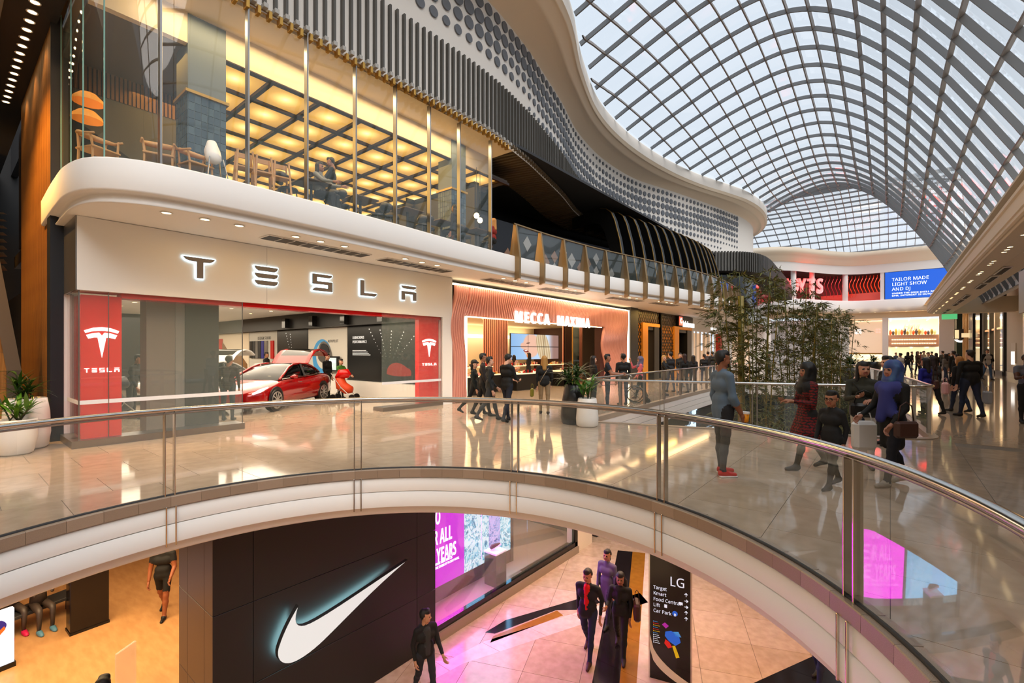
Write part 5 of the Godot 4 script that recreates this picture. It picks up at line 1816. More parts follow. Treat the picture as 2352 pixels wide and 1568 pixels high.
func beauty_shop() -> void:
	var o := thing("pink_fin_facade", "pink copper facade of wavy upright fins round the beauty shop entrance", "facade", Vector3.ZERO, 0.0, "", "structure")
	obj("backing", bx(Vector3(-12.5, 3.15, -25.75), Vector3(-12.16, 4.28, -11.54)), M.copperdark, o)
	obj("backing", bx(Vector3(-12.5, 0, -12.25), Vector3(-12.16, 4.28, -11.54)), M.copperdark, o)
	obj("backing", bx(Vector3(-12.5, 0, -25.75), Vector3(-12.16, 4.28, -22.6)), M.copperdark, o)
	obj("top_light", bx(Vector3(-12.15, 4.22, -25.7), Vector3(-12.02, 4.27, -11.56)), M.striplight, o)
	obj("edge_light", bx(Vector3(-12.16, 3.10, -22.6), Vector3(-12.05, 3.14, -12.25)), M.striplight, o)
	obj("edge_light", bx(Vector3(-12.16, 0.1, -12.30), Vector3(-12.05, 3.14, -12.26)), M.striplight, o)
	obj("edge_light", bx(Vector3(-12.16, 0.1, -25.78), Vector3(-11.95, 4.25, -25.72)), M.striplight, o)
	lamp("facade_top_light", Vector3(-11.93, 4.20, -18.6), Vector2(0.06, 14), Color(1.0, 0.86, 0.72), 4.0)
	var wave := func(u: float, y: float) -> float:
		return u + 0.16 * sin(1.9 * y + 0.55 * u) + 0.10 * sin(2.7 * y - 0.9 * u + 1.0)
	var add := func(u: float, y0: float, y1: float, amp: float) -> void:
		var st := S(true)
		var n := int(6 + (y1 - y0) * 5)
		for i in n:
			var ya := lerpf(y0, y1, float(i) / n)
			var yb := lerpf(y0, y1, float(i + 1) / n)
			var a: float = lerpf(u, wave.call(u, ya), amp)
			var b: float = lerpf(u, wave.call(u, yb), amp)
			var w := 0.024
			for q in [[Vector3(-12.16, 0, w), Vector3(-11.98, 0, w)], [Vector3(-11.98, 0, w), Vector3(-11.98, 0, -w)], [Vector3(-11.98, 0, -w), Vector3(-12.16, 0, -w)]]:
				quad(st, q[0] + Vector3(0, ya, -a), q[1] + Vector3(0, ya, -a), q[1] + Vector3(0, yb, -b), q[0] + Vector3(0, yb, -b))
		obj("fin", st, M.copper, o)
	var u := 11.60
	while u < 25.7:
		if u < 12.22:
			add.call(u, 0.02, 4.2, 0.6)
		elif u > 22.75:
			add.call(u, 0.02, 4.2, 0.9)
		else:
			add.call(u, 3.16, 4.2, 1.0)
		u += 0.105 if u < 12.3 else 0.135
	var sg := thing("shop_letters", "glowing white shop letters across the pink fin facade", "sign", Vector3.ZERO)
	var s := "MECCA MAXIMA"
	var us := [15.2, 15.75, 16.22, 16.72, 17.24, 0, 18.35, 18.93, 19.42, 19.84, 20.27, 20.86]
	for i in s.length():
		if s[i] != " ":
			part("letter", text_mesh(s[i], 0.46, 0.06), M.signhot, sg, Transform3D(Basis(Vector3.UP, PI / 2), Vector3(-11.93, 3.25, -us[i])))
	lamp("shop_letters", Vector3(-11.8, 3.48, -18.1), Vector2(6, 0.5), Color(1.0, 0.9, 0.8), 3.0, Basis(Vector3.UP, -PI / 2))
	# interior
	var ins := thing("beauty_shop_walls", "warm lit interior walls and ceiling of the beauty shop", "wall", Vector3.ZERO, 0.0, "", "structure")
	obj("ceiling", bx(Vector3(-30, 3.6, -30), Vector3(-12.5, 3.75, -11.6)), M.cream, ins)
	obj("rear_wall", bx(Vector3(-22.3, 0, -33), Vector3(-22, 3.7, -11.6)), M.creamwall, ins)
	obj("end_wall", bx(Vector3(-22, 0, -30.2), Vector3(-12.5, 3.7, -30)), M.copperdark, ins)
	obj("near_wall", bx(Vector3(-22, 0, -11.85), Vector3(-12.5, 3.7, -11.62)), M.creamwall, ins)
	obj("cove", bx(Vector3(-21.9, 2.75, -29), Vector3(-21.2, 2.95, -11.8)), M.striplight, ins)
	for i in 24:
		downlight("downlight", Vector3(-14.0 - 1.6 * (i % 4), 3.6, -12.8 - 2.0 * (i / 4)), "small downlight in the beauty shop ceiling", "downlights in the beauty shop", 0.10, 1.0, false)
	for q in [[-15.2, -17.5, "pink striped square pillar inside the beauty shop, nearer one"], [-14.9, -24.2, "pink striped pillar beside the mirror column in the beauty shop"]]:
		var p := thing("striped_pillar", q[2], "pillar", Vector3(q[0], 0, q[1]))
		obj("core", bx(Vector3(-0.42, 0, -0.42), Vector3(0.42, 3.6, 0.42)), M.copperdark, p)
		for i in 7:
			obj("fin", bx(Vector3(0.42, 0, -0.40 + 0.125 * i), Vector3(0.46, 3.6, -0.35 + 0.125 * i)), M.copper, p)
			obj("fin", bx(Vector3(-0.40 + 0.125 * i, 0, 0.42), Vector3(-0.35 + 0.125 * i, 3.6, 0.46)), M.copper, p)
	var mc := thing("mirror_column", "dark mirrored column at the beauty shop threshold", "column", Vector3(-12.9, 0, -20.9))
	obj("shaft", bx(Vector3(-0.25, 0, -0.35), Vector3(0.25, 3.55, 0.35)), M.mirror, mc)
	obj("brass_edge", bx(Vector3(0.25, 0, 0.30), Vector3(0.28, 3.55, 0.38)), M.brass, mc)
	# video wall of six panels
	var v := thing("video_wall", "six panel video wall showing a smiling fair haired face", "screen", Vector3(-19.0, 0, 0), PI / 2)
	for i in 3:
		for j in 2:
			var st := S()
			var x0 := 22.75 + 1.85 * i + 0.5
			var y0 := 1.28 + 0.86 * j
			quv(st, Vector3(x0 + 0.02, y0 + 0.02, 0.1), Vector3(x0 + 1.83, y0 + 0.02, 0.1), Vector3(x0 + 1.83, y0 + 0.84, 0.1), Vector3(x0 + 0.02, y0 + 0.84, 0.1))
			var m: StandardMaterial3D = M.video.duplicate()
			m.uv1_scale = Vector3(1.0 / 3, 0.5, 1)
			m.uv1_offset = Vector3(i / 3.0, 0.5 - 0.5 * j, 0)
			var pn := obj("screen_panel", st, m, v)
			obj("bezel", bx(Vector3(x0, y0, 0.0), Vector3(x0 + 1.85, y0 + 0.86, 0.095)), M.black, pn)
	# shelves and counters with rows of goods
	rng.seed = 21
	for c in 3:
		var z0 := -12.6 - 2.3 * c
		var sh := thing("product_shelf", "dark wall shelf of bright cosmetics, number %d from the left pink jamb" % (c + 1) if false else ["dark cosmetics wall shelf nearest the left pink jamb", "middle dark cosmetics wall shelf at the beauty shop's left rear", "dark cosmetics wall shelf beside the nearer striped pillar"][c], "shelf", Vector3(-19.5, 0, z0))
		obj("carcass", bx(Vector3(-0.25, 0, -2.1), Vector3(0.0, 2.7, 0)), M.black, sh)
		obj("lit_head", bx(Vector3(0.0, 1.75, -2.0), Vector3(0.02, 2.5, -0.1)), [M.char, M.posterface, M.char][c], sh)
		for r in 4:
			obj("shelf_board", bx(Vector3(0, 0.35 + 0.36 * r, -2.08), Vector3(0.3, 0.38 + 0.36 * r, -0.02)), M.litrose, sh)
	for c in 5:
		var at := Vector3(-14.0 - 0.5 * (c % 2), 0, -14.0 - 1.9 * c)
		var ct := thing("cosmetics_counter", ["black cosmetics counter just inside the left jamb", "second black cosmetics counter from the left jamb", "black cosmetics counter under the big shop letters", "black cosmetics counter before the video wall", "black cosmetics counter beside the mirror column"][c], "counter", at)
		obj("base", bx(Vector3(-0.5, 0, -0.75), Vector3(0.5, 0.75, 0.75)), M.black, ct)
		obj("tray", bx(Vector3(-0.5, 0.75, -0.75), Vector3(0.5, 0.80, 0.75)), M.litcream, ct)
		obj("upper_tray", bx(Vector3(-0.5, 1.10, -0.75), Vector3(-0.1, 1.14, 0.75)), M.litcream, ct)
	var st2 := S()
	var box_m := done(st2) if false else null
	var cm := S()
	box(cm, Vector3(0, 0.5, 0), Vector3(1, 1, 1))
	var cmesh := done(cm)
	for c in 5:
		for k in 34:
			var at := Vector3(-14.0 - 0.5 * (c % 2), 0.80, -14.0 - 1.9 * c)
			var q := part("cosmetic_box", cmesh, M[["gold1", "cloth3", "char", "cosred", "cospink"][rng.randi() % 5]], self, Transform3D(Basis.from_scale(Vector3(0.07, rng.randf_range(0.05, 0.16), 0.06)), at + (Vector3(rng.randf_range(-0.05, 0.45), 0, -0.7 + 0.041 * k) if k < 20 else Vector3(-0.3, 0.34, -0.7 + 0.1 * (k - 20)))))
			tag(q, "small cosmetic boxes set out on the beauty shop counters", "cosmetics", "cosmetic boxes on the beauty counters")
	for c in 3:
		for k in 24:
			var q := part("cosmetic_box", cmesh, M[["gold1", "cloth3", "printblue2", "cosred", "cospink"][rng.randi() % 5]], self, Transform3D(Basis.from_scale(Vector3(0.12, rng.randf_range(0.10, 0.24), 0.13)), Vector3(-19.32, 0.38 + 0.36 * (k % 4), -12.85 - 2.3 * c - 0.31 * (k / 4))))
			tag(q, "small cosmetic boxes on the dark beauty shop wall shelves", "cosmetics", "cosmetic boxes on the beauty shelves")

func more_shops() -> void:
	var o := thing("dark_pier", "charcoal pier between the pink facade and the yellow lattice", "pier")
	obj("pier", bx(Vector3(-12.6, 0, -26.9), Vector3(-11.9, 4.44, -25.85)), M.char, o)
	# two lattice clad portals
	for q in [[26.95, 30.35, "yellow shop portal with black lattice nearer the charcoal pier", 27.6, 28.4, 30.25], [30.9, 36.9, "yellow shop portal with black lattice under the red leaf sign", 33.1, 34.0, 36.6]]:
		var p := thing("lattice_portal", q[2], "shopfront", Vector3.ZERO)
		var x := xplane(-12.0)
		var a: float = q[0]
		var b: float = q[1]
		obj("yellow_backing", bx(Vector3(-12.3, 0, -q[3]), Vector3(-12.06, 3.6, -a)), M.yellow, p)
		obj("oak_frame", bx(Vector3(-12.5, 0, -q[4]), Vector3(-11.9, 3.62, -q[3])), M.oakyellow, p)
		obj("oak_head", bx(Vector3(-12.5, 3.42, -b), Vector3(-11.9, 3.62, -q[4])), M.oakyellow, p)
		obj("inner_jamb", bx(Vector3(-13.3, 0, -b), Vector3(-11.95, 3.42, -q[5] + 0.7)), M.black, p)
		obj("inner_head", bx(Vector3(-13.3, 3.2, -b), Vector3(-12.0, 3.42, -q[4])), M.black, p)
		obj("upper_dark", bx(Vector3(-12.4, 3.62, -b), Vector3(-12.1, 4.44, -a)), M.amberdark, p)
		obj("side_post", bx(Vector3(-12.2, 0, -a - 0.1), Vector3(-12.0, 4.4, -a)), M.black, p)
		obj("room_back", bx(Vector3(-16, 0, -b - 0.5), Vector3(-15.9, 3.6, -a)), M.grey60, p)
		var st := S()
		rng.seed = int(a)
		# star lattice of straight bars
		var poly := P2([a, 0.0, q[3], 0.0, q[3], 4.35, a, 4.35])
		for d in range(-12, 14):
			for s in [-1.0, 0.0, 1.0]:
				var c := Vector2(a + 0.3 * d, 0)
				var dir := Vector2(s, 1.4).normalized() if s != 0.0 else Vector2(1, 0)
				if s == 0.0:
					c = Vector2(a - 1, 0.6 * d)
				for pc in Geometry2D.intersect_polygons(band(c, c + dir * 7.0, 0.035), poly):
					extr(st, pc, -0.03, 0.0)
		poly = P2([q[3], 3.65, b, 3.65, b, 4.38, q[3], 4.38])
		for d in range(-10, 24):
			for s in [-1.0, 1.0]:
				var c := Vector2(a + 0.35 * d, 3.6)
				for pc in Geometry2D.intersect_polygons(band(c, c + Vector2(s, 1.2).normalized() * 2.0, 0.03), poly):
					extr(st, pc, -0.03, 0.0)
		obj("lattice", st, M.black, p, x)
	lamp("lattice_spot", Vector3(-11.4, 4.35, -29.5), Vector2(0.3, 5), Color(1.0, 0.80, 0.42), 9.0)
	var gm := thing("green_round_window", "round dark window glowing green inside the first lattice portal", "window", Vector3(-15.6, 1.5, -29.8), PI / 2)
	var st := S()
	disc(st, Vector3(0, 0, 0), Vector3(0, 0, 1), 1.1, 0.1, 28)
	obj("dark_disc", st, M.deepgreen, gm)
	st = S()
	disc(st, Vector3(0.3, -0.3, 0.1), Vector3(0, 0, 1), 0.5, 0.02, 20)
	obj("green_glow", st, M.greenglow, gm)
	var sg := thing("leaf_sign", "lit sign of red emblem and white lettering above the second portal", "sign", Vector3(-11.85, 3.72, -35.1), PI / 2)
	obj("board", bx(Vector3(-1.3, -0.05, -0.1), Vector3(1.75, 0.68, 0.0)), M.black, sg)
	obj("emblem_plate", bx(Vector3(-1.25, 0, 0.0), Vector3(-0.62, 0.62, 0.03)), M.neonred, sg)
	st = S(true)
	var om := []
	for i in 13:
		var an := deg_to_rad(-60 + 300.0 * i / 12)
		om.append(Vector3(-0.935 - sin(an) * 0.15 , 0.34 + cos(an + PI) * -0.17, 0.05))
	tube(st, om, 0.03, 6)
	obj("emblem", st, M.signwhite, sg)
	var tm := text_mesh("lululemon", 0.42, 0.05)
	tm.horizontal_alignment = HORIZONTAL_ALIGNMENT_LEFT
	part("lettering", tm, M.signwhite, sg, Transform3D(Basis.from_scale(Vector3(0.9, 1, 1)), Vector3(-0.52, 0.12, 0.01)))
	# white shop beyond
	var w := thing("white_shopfront", "white shopfront with cream lit windows beyond the lattice portals", "shopfront")
	obj("header", bx(Vector3(-12.4, 3.45, -47), Vector3(-12.0, 4.44, -37.0)), M.white, w)
	obj("jamb", bx(Vector3(-12.4, 0, -37.5), Vector3(-12.0, 3.45, -37.0)), M.white, w)
	obj("window_back", bx(Vector3(-13.6, 0, -47), Vector3(-13.5, 3.45, -37.5)), M.litbeige, w)
	for i in 7:
		obj("window_post", bx(Vector3(-12.2, 0, -38.6 - 1.05 * i), Vector3(-12.1, 3.45, -38.5 - 1.05 * i)), M.creamwall, w)
		if i % 3 == 0:
			obj("light_tube", bx(Vector3(-12.6, 1.9, -38.2 - 1.05 * i), Vector3(-12.5, 3.3, -38.0 - 1.05 * i)), M.signice, w)
	var wt := text_mesh("WITCHERY", 0.24, 0.03)
	part("lettering", wt, M.signwhite, w, Transform3D(Basis(Vector3.UP, PI / 2), Vector3(-11.99, 3.75, -42.8)))
	tag(obj("red_post", bx(Vector3(-12.3, 0, -44.9), Vector3(-11.85, 3.4, -44.3)), M.redorange), "narrow red upright panel between pale shop windows", "panel")
	var w2 := thing("wall_left_far", "pale far shop walls behind the bamboo", "wall", Vector3.ZERO, 0.0, "", "structure")
	obj("wall_panel", bx(Vector3(-12.4, 0, -68), Vector3(-12.0, 5.0, -47)), M.white, w2)
	obj("lit_window", bx(Vector3(-11.99, 0.2, -56), Vector3(-11.95, 3.2, -49)), M.litbeige, w2)
	obj("wall_panel", bx(Vector3(-24, 5.0, -68), Vector3(-12.0, 8.0, -66)), M.white, w2)

func cafe() -> void:
	var o := thing("cafe_walls", "inner walls and ceilings of the upper cafe behind the curtain wall", "wall", Vector3.ZERO, 0.0, "", "structure")
	obj("front_ceiling", bx(Vector3(-14.2, 8.92, -12.9), Vector3(-10.35, 9.0, -1.8)), M.cream, o)
	obj("bulkhead", bx(Vector3(-11.55, 8.28, -12.9), Vector3(-11.40, 8.92, -1.8)), M.cream, o)
	obj("ceiling_grid", bx(Vector3(-22, 8.34, -14), Vector3(-11.55, 8.45, -1.8)), M.taupe, o)
	obj("rear_wall", bx(Vector3(-22.2, 5.15, -14), Vector3(-22, 8.6, -1.8)), M.taupe, o)
	obj("end_wall", bx(Vector3(-22, 5.15, -13.2), Vector3(-12.3, 8.9, -12.95)), M.char, o)
	obj("near_wall", bx(Vector3(-22, 5.15, -1.9), Vector3(-14.2, 9.0, -1.75)), M.char, o)
	obj("roof_over", bx(Vector3(-24, 9.1, -60), Vector3(-10.3, 9.2, -2)), M.char, o)
	var sl := thing("slatted_wall", "brown slatted wall above a dark wave mural in the cafe corner", "wall", Vector3.ZERO, 0.0, "", "structure")
	obj("backing", bx(Vector3(-14.4, 5.15, -4.3), Vector3(-14.26, 10.5, -1.9)), M.darkwood, sl)
	for i in 30:
		obj("slat", bx(Vector3(-14.26, 7.75, -4.28 + 0.08 * i), Vector3(-14.20, 10.5, -4.23 + 0.08 * i)), M.wood, sl)
	obj("mural", bx(Vector3(-14.26, 5.15, -4.3), Vector3(-14.22, 7.75, -1.9)), M.seagrey, sl)
	var st := S()
	extr(st, P2([1.9, 5.15, 1.9, 7.1, 2.6, 6.7, 3.2, 6.35, 3.7, 6.3, 4.3, 5.9, 4.3, 5.15]), 0, 0.01, xplane(-14.22))
	obj("wave_shape", st, M.navy, sl)
	# coffers: glowing panels between brown bars
	var cf := thing("coffer_ceiling", "grid of glowing amber ceiling panels over the cafe", "ceiling", Vector3.ZERO, 0.0, "", "structure")
	var pm := S()
	quv(pm, Vector3(-0.54, 0, -0.54), Vector3(0.54, 0, -0.54), Vector3(0.54, 0, 0.54), Vector3(-0.54, 0, 0.54))
	var pmesh := done(pm)
	for i in 8:
		for j in 8:
			var at := Vector3(-12.1 - 1.2 * i, 8.31, -4.5 - 1.2 * j)
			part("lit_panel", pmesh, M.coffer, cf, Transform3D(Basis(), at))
	for i in 9:
		obj("bar", bx(Vector3(-11.55 - 1.2 * i, 8.24, -14), Vector3(-11.45 - 1.2 * i, 8.33, -3.8)), M.darkwood, cf)
	for j in 9:
		obj("bar", bx(Vector3(-22, 8.24, -3.95 - 1.2 * j), Vector3(-11.5, 8.33, -3.85 - 1.2 * j)), M.darkwood, cf)
	for z in [-2.8, -4.6]:
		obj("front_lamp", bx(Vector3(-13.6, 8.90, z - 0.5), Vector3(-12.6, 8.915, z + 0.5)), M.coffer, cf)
	# tiled pillars
	for q in [[-11.75, -3.7, 0.36, "blue grey tiled pillar near the cafe corner"], [-11.7, -11.2, 0.33, "blue grey tiled pillar near the right end of the cafe"]]:
		var p := thing("tiled_pillar", q[3], "pillar", Vector3(q[0], 5.15, q[1]))
		var h: float = q[2]
		obj("core", bx(Vector3(-h, 0, -h), Vector3(h, 3.75, h)), M.pillarhead, p)
		for r in 12:
			for c in 6:
				var wd := h / 3.0
				st = S()
				mm2(st, Vector3(h, 0.05 + 0.17 * r, -h + wd * c + 0.006), Vector3(h + 0.012, 0.21 + 0.17 * r, -h + wd * (c + 1) - 0.006))
				obj("tile", st, M.pillartile if (r + c) % 3 else M.pillartile2, p)
				st = S()
				mm2(st, Vector3(-h + wd * c + 0.006, 0.05 + 0.17 * r, h), Vector3(-h + wd * (c + 1) - 0.006, 0.21 + 0.17 * r, h + 0.012))
				obj("tile", st, M.pillartile if (r + c) % 3 else M.pillartile2, p)
		obj("brass_collar", bx(Vector3(-h - 0.05, 2.1, -h - 0.05), Vector3(h + 0.05, 2.16, h + 0.05)), M.brass, p)
	# furniture
	for q in [[-11.55, -1.95, 0.4, "oak armchair in the cafe corner left of the first mullion"], [-11.0, -2.75, -0.3, "oak armchair just right of the first cafe mullion"], [-10.95, -3.35, 0.2, "third oak armchair, beside the tiled pillar"]]:
		oak_chair(q)
	for k in 3:
		var p := thing("high_chair", ["first oak high chair after the second mullion", "middle oak high chair of the three by the glass", "third oak high chair, nearest the seated couple"][k], "high chair", Vector3(-10.65, 5.15, -4.15 - 0.38 * k), -0.2)
		st = S()
		for s in [-1, 1]:
			for f in [-1, 1]:
				tube(st, [Vector3(0.20 * f, 0, 0.19 * s), Vector3(0.10 * f, 0.92, 0.14 * s)], 0.022, 6)
			box(st, Vector3(0, 0.25, 0.18 * s), Vector3(0.36, 0.04, 0.03))
		obj("legs", st, M.oak, p)
		obj("seat", bx(Vector3(-0.15, 0.55, -0.15), Vector3(0.15, 0.58, 0.15)), M.oak, p)
		obj("backrest", bx(Vector3(-0.13, 0.82, -0.16), Vector3(-0.10, 0.92, 0.16)), M.oak, p)
	var wh := thing("white_high_chair", "white plastic high chair left of the oak ones", "high chair", Vector3(-10.75, 5.15, -3.62))
	st = S()
	for s in [-1, 1]:
		for f in [-1, 1]:
			tube(st, [Vector3(0.24 * f, 0, 0.22 * s), Vector3(0.10 * f, 0.62, 0.12 * s)], 0.013, 6)
	obj("legs", st, M.steel, wh)
	st = S(true)
	tube(st, [Vector3(0.1, 0.6, 0), Vector3(-0.05, 0.66, 0), Vector3(-0.13, 0.8, 0), Vector3(-0.16, 1.02, 0)], [0.1, 0.15, 0.15, 0.08], 10)
	obj("seat_shell", st, M.white, wh)
	for k in 5:
		var q := Vector3(-10.9 - 0.15 * (k % 2), 5.15, -5.75 - 1.45 * k)
		var t := thing("cafe_table", ["dark cafe table between the standing couple", "dark cafe table right of the couple", "dark cafe table at the middle of the glass", "dark cafe table before the second tiled pillar", "last dark cafe table at the right end of the glass"][k], "table", q)
		st = S()
		cbox(st, Vector3(0, 0.74, 0), Vector3(0.7, 0.035, 0.7), 0.008)
		obj("top", st, M.darkwood, t)
		st = S()
		cyl(st, Vector3(0, 0.02, 0), Vector3(0, 0.72, 0), 0.035)
		cyl(st, Vector3(0, 0, 0), Vector3(0, 0.03, 0), 0.24, 16)
		obj("pedestal", st, M.black, t)
		for s in [-1, 1]:
			dark_chair(q + Vector3(0.02, 0, 0.56 * s), PI / 2 * s, ["left", "right"][(s + 1) / 2], k)
	for q in [[-11.3, -12.0, "round glowing bulb pendant nearer the last cafe table"], [-11.6, -12.5, "second round bulb pendant at the cafe's right end"]]:
		var p := thing("bulb_pendant", q[2], "pendant lamp", Vector3(q[0], 6.6, q[1]))
		st = S(true)
		lathe(st, [Vector2(0.0, -0.10), Vector2(0.07, -0.07), Vector2(0.10, 0.0), Vector2(0.07, 0.07), Vector2(0.02, 0.10)], 14)
		obj("bulb", st, M.lampwarm, p)
		st = S()
		cyl(st, Vector3(0, 0.1, 0), Vector3(0, 1.7, 0), 0.008, 6)
		obj("cord", st, M.black, p)
		omni("bulb_pendant", Vector3(q[0], 6.6, q[1]), Color(1.0, 0.78, 0.45), 0.5, 0.05)
	for q in [[-13.4, 7.15, -1.75, "upper gold shell lamp at the cafe's curved corner"], [-13.3, 6.75, -1.72, "lower gold shell lamp at the cafe's curved corner"]]:
		var p := thing("shell_lamp", q[3], "lamp", Vector3(q[0] + 0.6, q[1] - 0.15, q[2] - 0.25))
		st = S(true)
		lathe(st, [Vector2(0.02, 0.16), Vector2(0.14, 0.12), Vector2(0.24, 0.02), Vector2(0.26, -0.06)], 16)
		obj("shade", st, M.goldshade, p)
	var cb := thing("service_counter", "dark green service counter with lit bottles at the cafe's rear", "counter", Vector3(-16.5, 5.15, -6.5))
	obj("body", bx(Vector3(-0.5, 0, -2.2), Vector3(0.3, 1.1, 2.2)), M.char, cb)
	obj("menu_panel", bx(Vector3(-1.6, 1.55, -2.2), Vector3(-1.5, 2.6, 2.2)), M.menugreen, cb)

func oak_chair(q: Array) -> void:
	var c := thing("armchair", q[3], "chair", Vector3(q[0], 5.15, q[1]), q[2])
	var st := S()
	cbox(st, Vector3(0, 0.44, 0), Vector3(0.46, 0.04, 0.48), 0.01)
	obj("seat", st, M.oak, c)
	st = S(true)
	tube(st, [Vector3(0.26, 0.66, 0.24), Vector3(0.02, 0.68, 0.27), Vector3(-0.20, 0.74, 0.20), Vector3(-0.26, 0.76, 0.0), Vector3(-0.20, 0.74, -0.20), Vector3(0.02, 0.68, -0.27), Vector3(0.26, 0.66, -0.24)], [0.022, 0.028, 0.05, 0.06, 0.05, 0.028, 0.022], 8)
	obj("backrest", st, M.oak, c)
	for s in [-1, 1]:
		for f in [-1, 1]:
			st = S()
			tube(st, [Vector3(0.20 * f, 0, 0.22 * s), Vector3(0.18 * f, 0.45, 0.21 * s), Vector3(0.16 * f, 0.69, 0.24 * s)], [0.016, 0.022, 0.018], 6)
			obj("leg", st, M.oak, c)

func dark_chair(at: Vector3, turn: float, side: String, k: int) -> void:
	var c := thing("cafe_chair", "dark upholstered chair on the %s of %s" % [side, ["the couple's table", "the second cafe table", "the middle cafe table", "the table before the second pillar", "the last cafe table"][k]], "chair", at, turn)
	var st := S(true)
	tube(st, [Vector3(0.0, 0.42, 0), Vector3(0, 0.47, 0)], [0.22, 0.20], 12)
	obj("seat", st, M.navy, c)
	st = S(true)
	tube(st, [Vector3(-0.05, 0.62, 0.22), Vector3(-0.20, 0.68, 0.14), Vector3(-0.24, 0.70, 0), Vector3(-0.20, 0.68, -0.14), Vector3(-0.05, 0.62, -0.22)], [0.05, 0.10, 0.13, 0.10, 0.05], 8)
	obj("backrest", st, M.navy, c)
	for s in [-1, 1]:
		for f in [-1, 1]:
			st = S()
			cyl(st, Vector3(0.17 * f, 0, 0.16 * s), Vector3(0.12 * f, 0.44, 0.12 * s), 0.014, 6)
			obj("leg", st, M.black, c)

func left_side() -> void:
	# timber wall, black column and the lit passage at the left edge
	var w := thing("timber_wall", "tall ribbed timber wall at the far left", "wall", Vector3.ZERO, 0.0, "", "structure")
	obj("backing", bx(Vector3(-19.0, 0, -1.75), Vector3(-13.75, 8.75, -1.62)), M.timber, w)
	for i in 60:
		var x := -13.78 - 0.088 * i
		obj("batten", bx(Vector3(x - 0.055, 0, -1.62), Vector3(x, 8.75, -1.56)), M.timber if i % 3 else M.timber2, w)
	obj("edge_trim", bx(Vector3(-13.74, 4.3, -1.7), Vector3(-13.68, 12, -1.55)), M.char, w)
	tag(obj("black_column", bx(Vector3(-13.72, 0, -1.70), Vector3(-13.30, 4.75, -1.50)), M.navy), "black glossy column between timber wall and the showroom corner", "column")
	var c := thing("passage_ceiling", "dark passage ceiling with a line of downlights at the top left", "ceiling", Vector3.ZERO, 0.0, "", "structure")
	obj("dark_soffit", bx(Vector3(-30, 8.75, -1.65), Vector3(-12.3, 8.95, -0.85)), M.char, c)
	obj("black_soffit", bx(Vector3(-30, 8.9, -0.85), Vector3(-12.3, 9.1, 6)), M.black, c)
	obj("edge", bx(Vector3(-30, 8.7, -0.87), Vector3(-12.3, 8.9, -0.82)), M.grey60, c)
	for i in 16:
		downlight("downlight", Vector3(-12.75 - 0.42 * i, 8.75, -1.27), "one of the line of downlights in the dark soffit at the top left", "downlights in the left passage soffit", 0.07, 1.6, i % 4 == 0)
	var st := S()
	mm2(st, Vector3(-28.2, 0, -8), Vector3(-28, 15, 8))
	tag(obj("wall_passage", st, M.black), "dark end wall of the left passage", "wall", "", "structure")
	var g := thing("folded_ceiling", "folded gold ceiling leaves glowing in the dark left passage", "ceiling panels")
	for i in 9:
		st = S()
		var y := 4.6 + 0.24 * i
		quad(st, Vector3(-23.5, y, -1.6), Vector3(-23.5, y - 0.25, 0.2), Vector3(-25.0, y + 0.1, 0.6), Vector3(-25.0, y + 0.35, -1.6))
		quad(st, Vector3(-23.5, y - 0.25, 0.2), Vector3(-23.4, y + 0.05, 2.2), Vector3(-25.0, y + 0.35, 2.6), Vector3(-25.0, y + 0.1, 0.6))
		obj("leaf", st, M.timber, g)
	spot("folded_ceiling", Vector3(-22.5, 3.4, 0.3), Vector3(-0.6, 0.8, -0.1), Color(1.0, 0.68, 0.25), 7.0, 60.0, 0.1)
	# stone clad flank with a glass rail on top
	var f := thing("stone_flank", "slanting golden stone clad flank behind the white planters", "wall", Vector3(-14.35, 0, -0.72), 0.0, "", "structure")
	var dirv := Vector3(0.7777, 0, -0.6287)
	var b := Basis(dirv, Vector3.UP, dirv.cross(Vector3.UP))
	var poly := P2([-1.2, 0.30, 0.35, 0.30, 0.35, 1.45, -0.14, 3.95, -1.2, 3.95])
	st = S()
	extr(st, poly, -0.3, -0.012)
	obj("core", st, M.grout, f, Transform3D(b, Vector3.ZERO))
	for r in 10:
		for cc in 3:
			var cell := P2([-1.2 + 0.55 * cc, 0.30 + 0.38 * r, -0.656 + 0.55 * cc, 0.30 + 0.38 * r, -0.656 + 0.55 * cc, 0.674 + 0.38 * r, -1.2 + 0.55 * cc, 0.674 + 0.38 * r])
			for p in Geometry2D.intersect_polygons(cell, poly):
				st = S()
				extr(st, p, -0.012, 0.0)
				obj("stone_slab", st, M.goldstone if (r + cc) % 2 else M.goldstone2, f, Transform3D(b, Vector3.ZERO))
	st = S()
	mm2(st, Vector3(-1.2, 0, -0.3), Vector3(0.5, 0.9, -0.02))
	obj("plinth", st, M.char, f, Transform3D(b, Vector3(0, 0, 0)))
	st = S()
	mm2(st, Vector3(-1.2, 3.95, -0.15), Vector3(-0.14, 4.85, -0.135))
	obj("glass_rail", st, M.glass, f, Transform3D(b, Vector3.ZERO))
	spot("passage_warm", Vector3(-13.6, 8.5, 0.6), Vector3(-0.25, -1, -0.3), Color(1.0, 0.74, 0.36), 60.0, 50.0, 0.1)
	# closing walls behind the camera
	tag(obj("wall_rear", bx(Vector3(-28, -0.7, 7.5), Vector3(9, 14.5, 8)), M.creamwall), "plain wall of shops behind the viewpoint", "wall", "", "structure")
	tag(obj("wall_left_high", bx(Vector3(-28, 9.0, -2.2), Vector3(-13.4, 14, -2.0)), M.char), "dark wall above the cafe corner", "wall", "", "structure")
	tag(obj("wall_right_high", bx(Vector3(5.0, 5.2, -48), Vector3(5.3, 7.8, 8)), M.white), "upper wall behind the right foot of the glass roof", "wall", "", "structure")

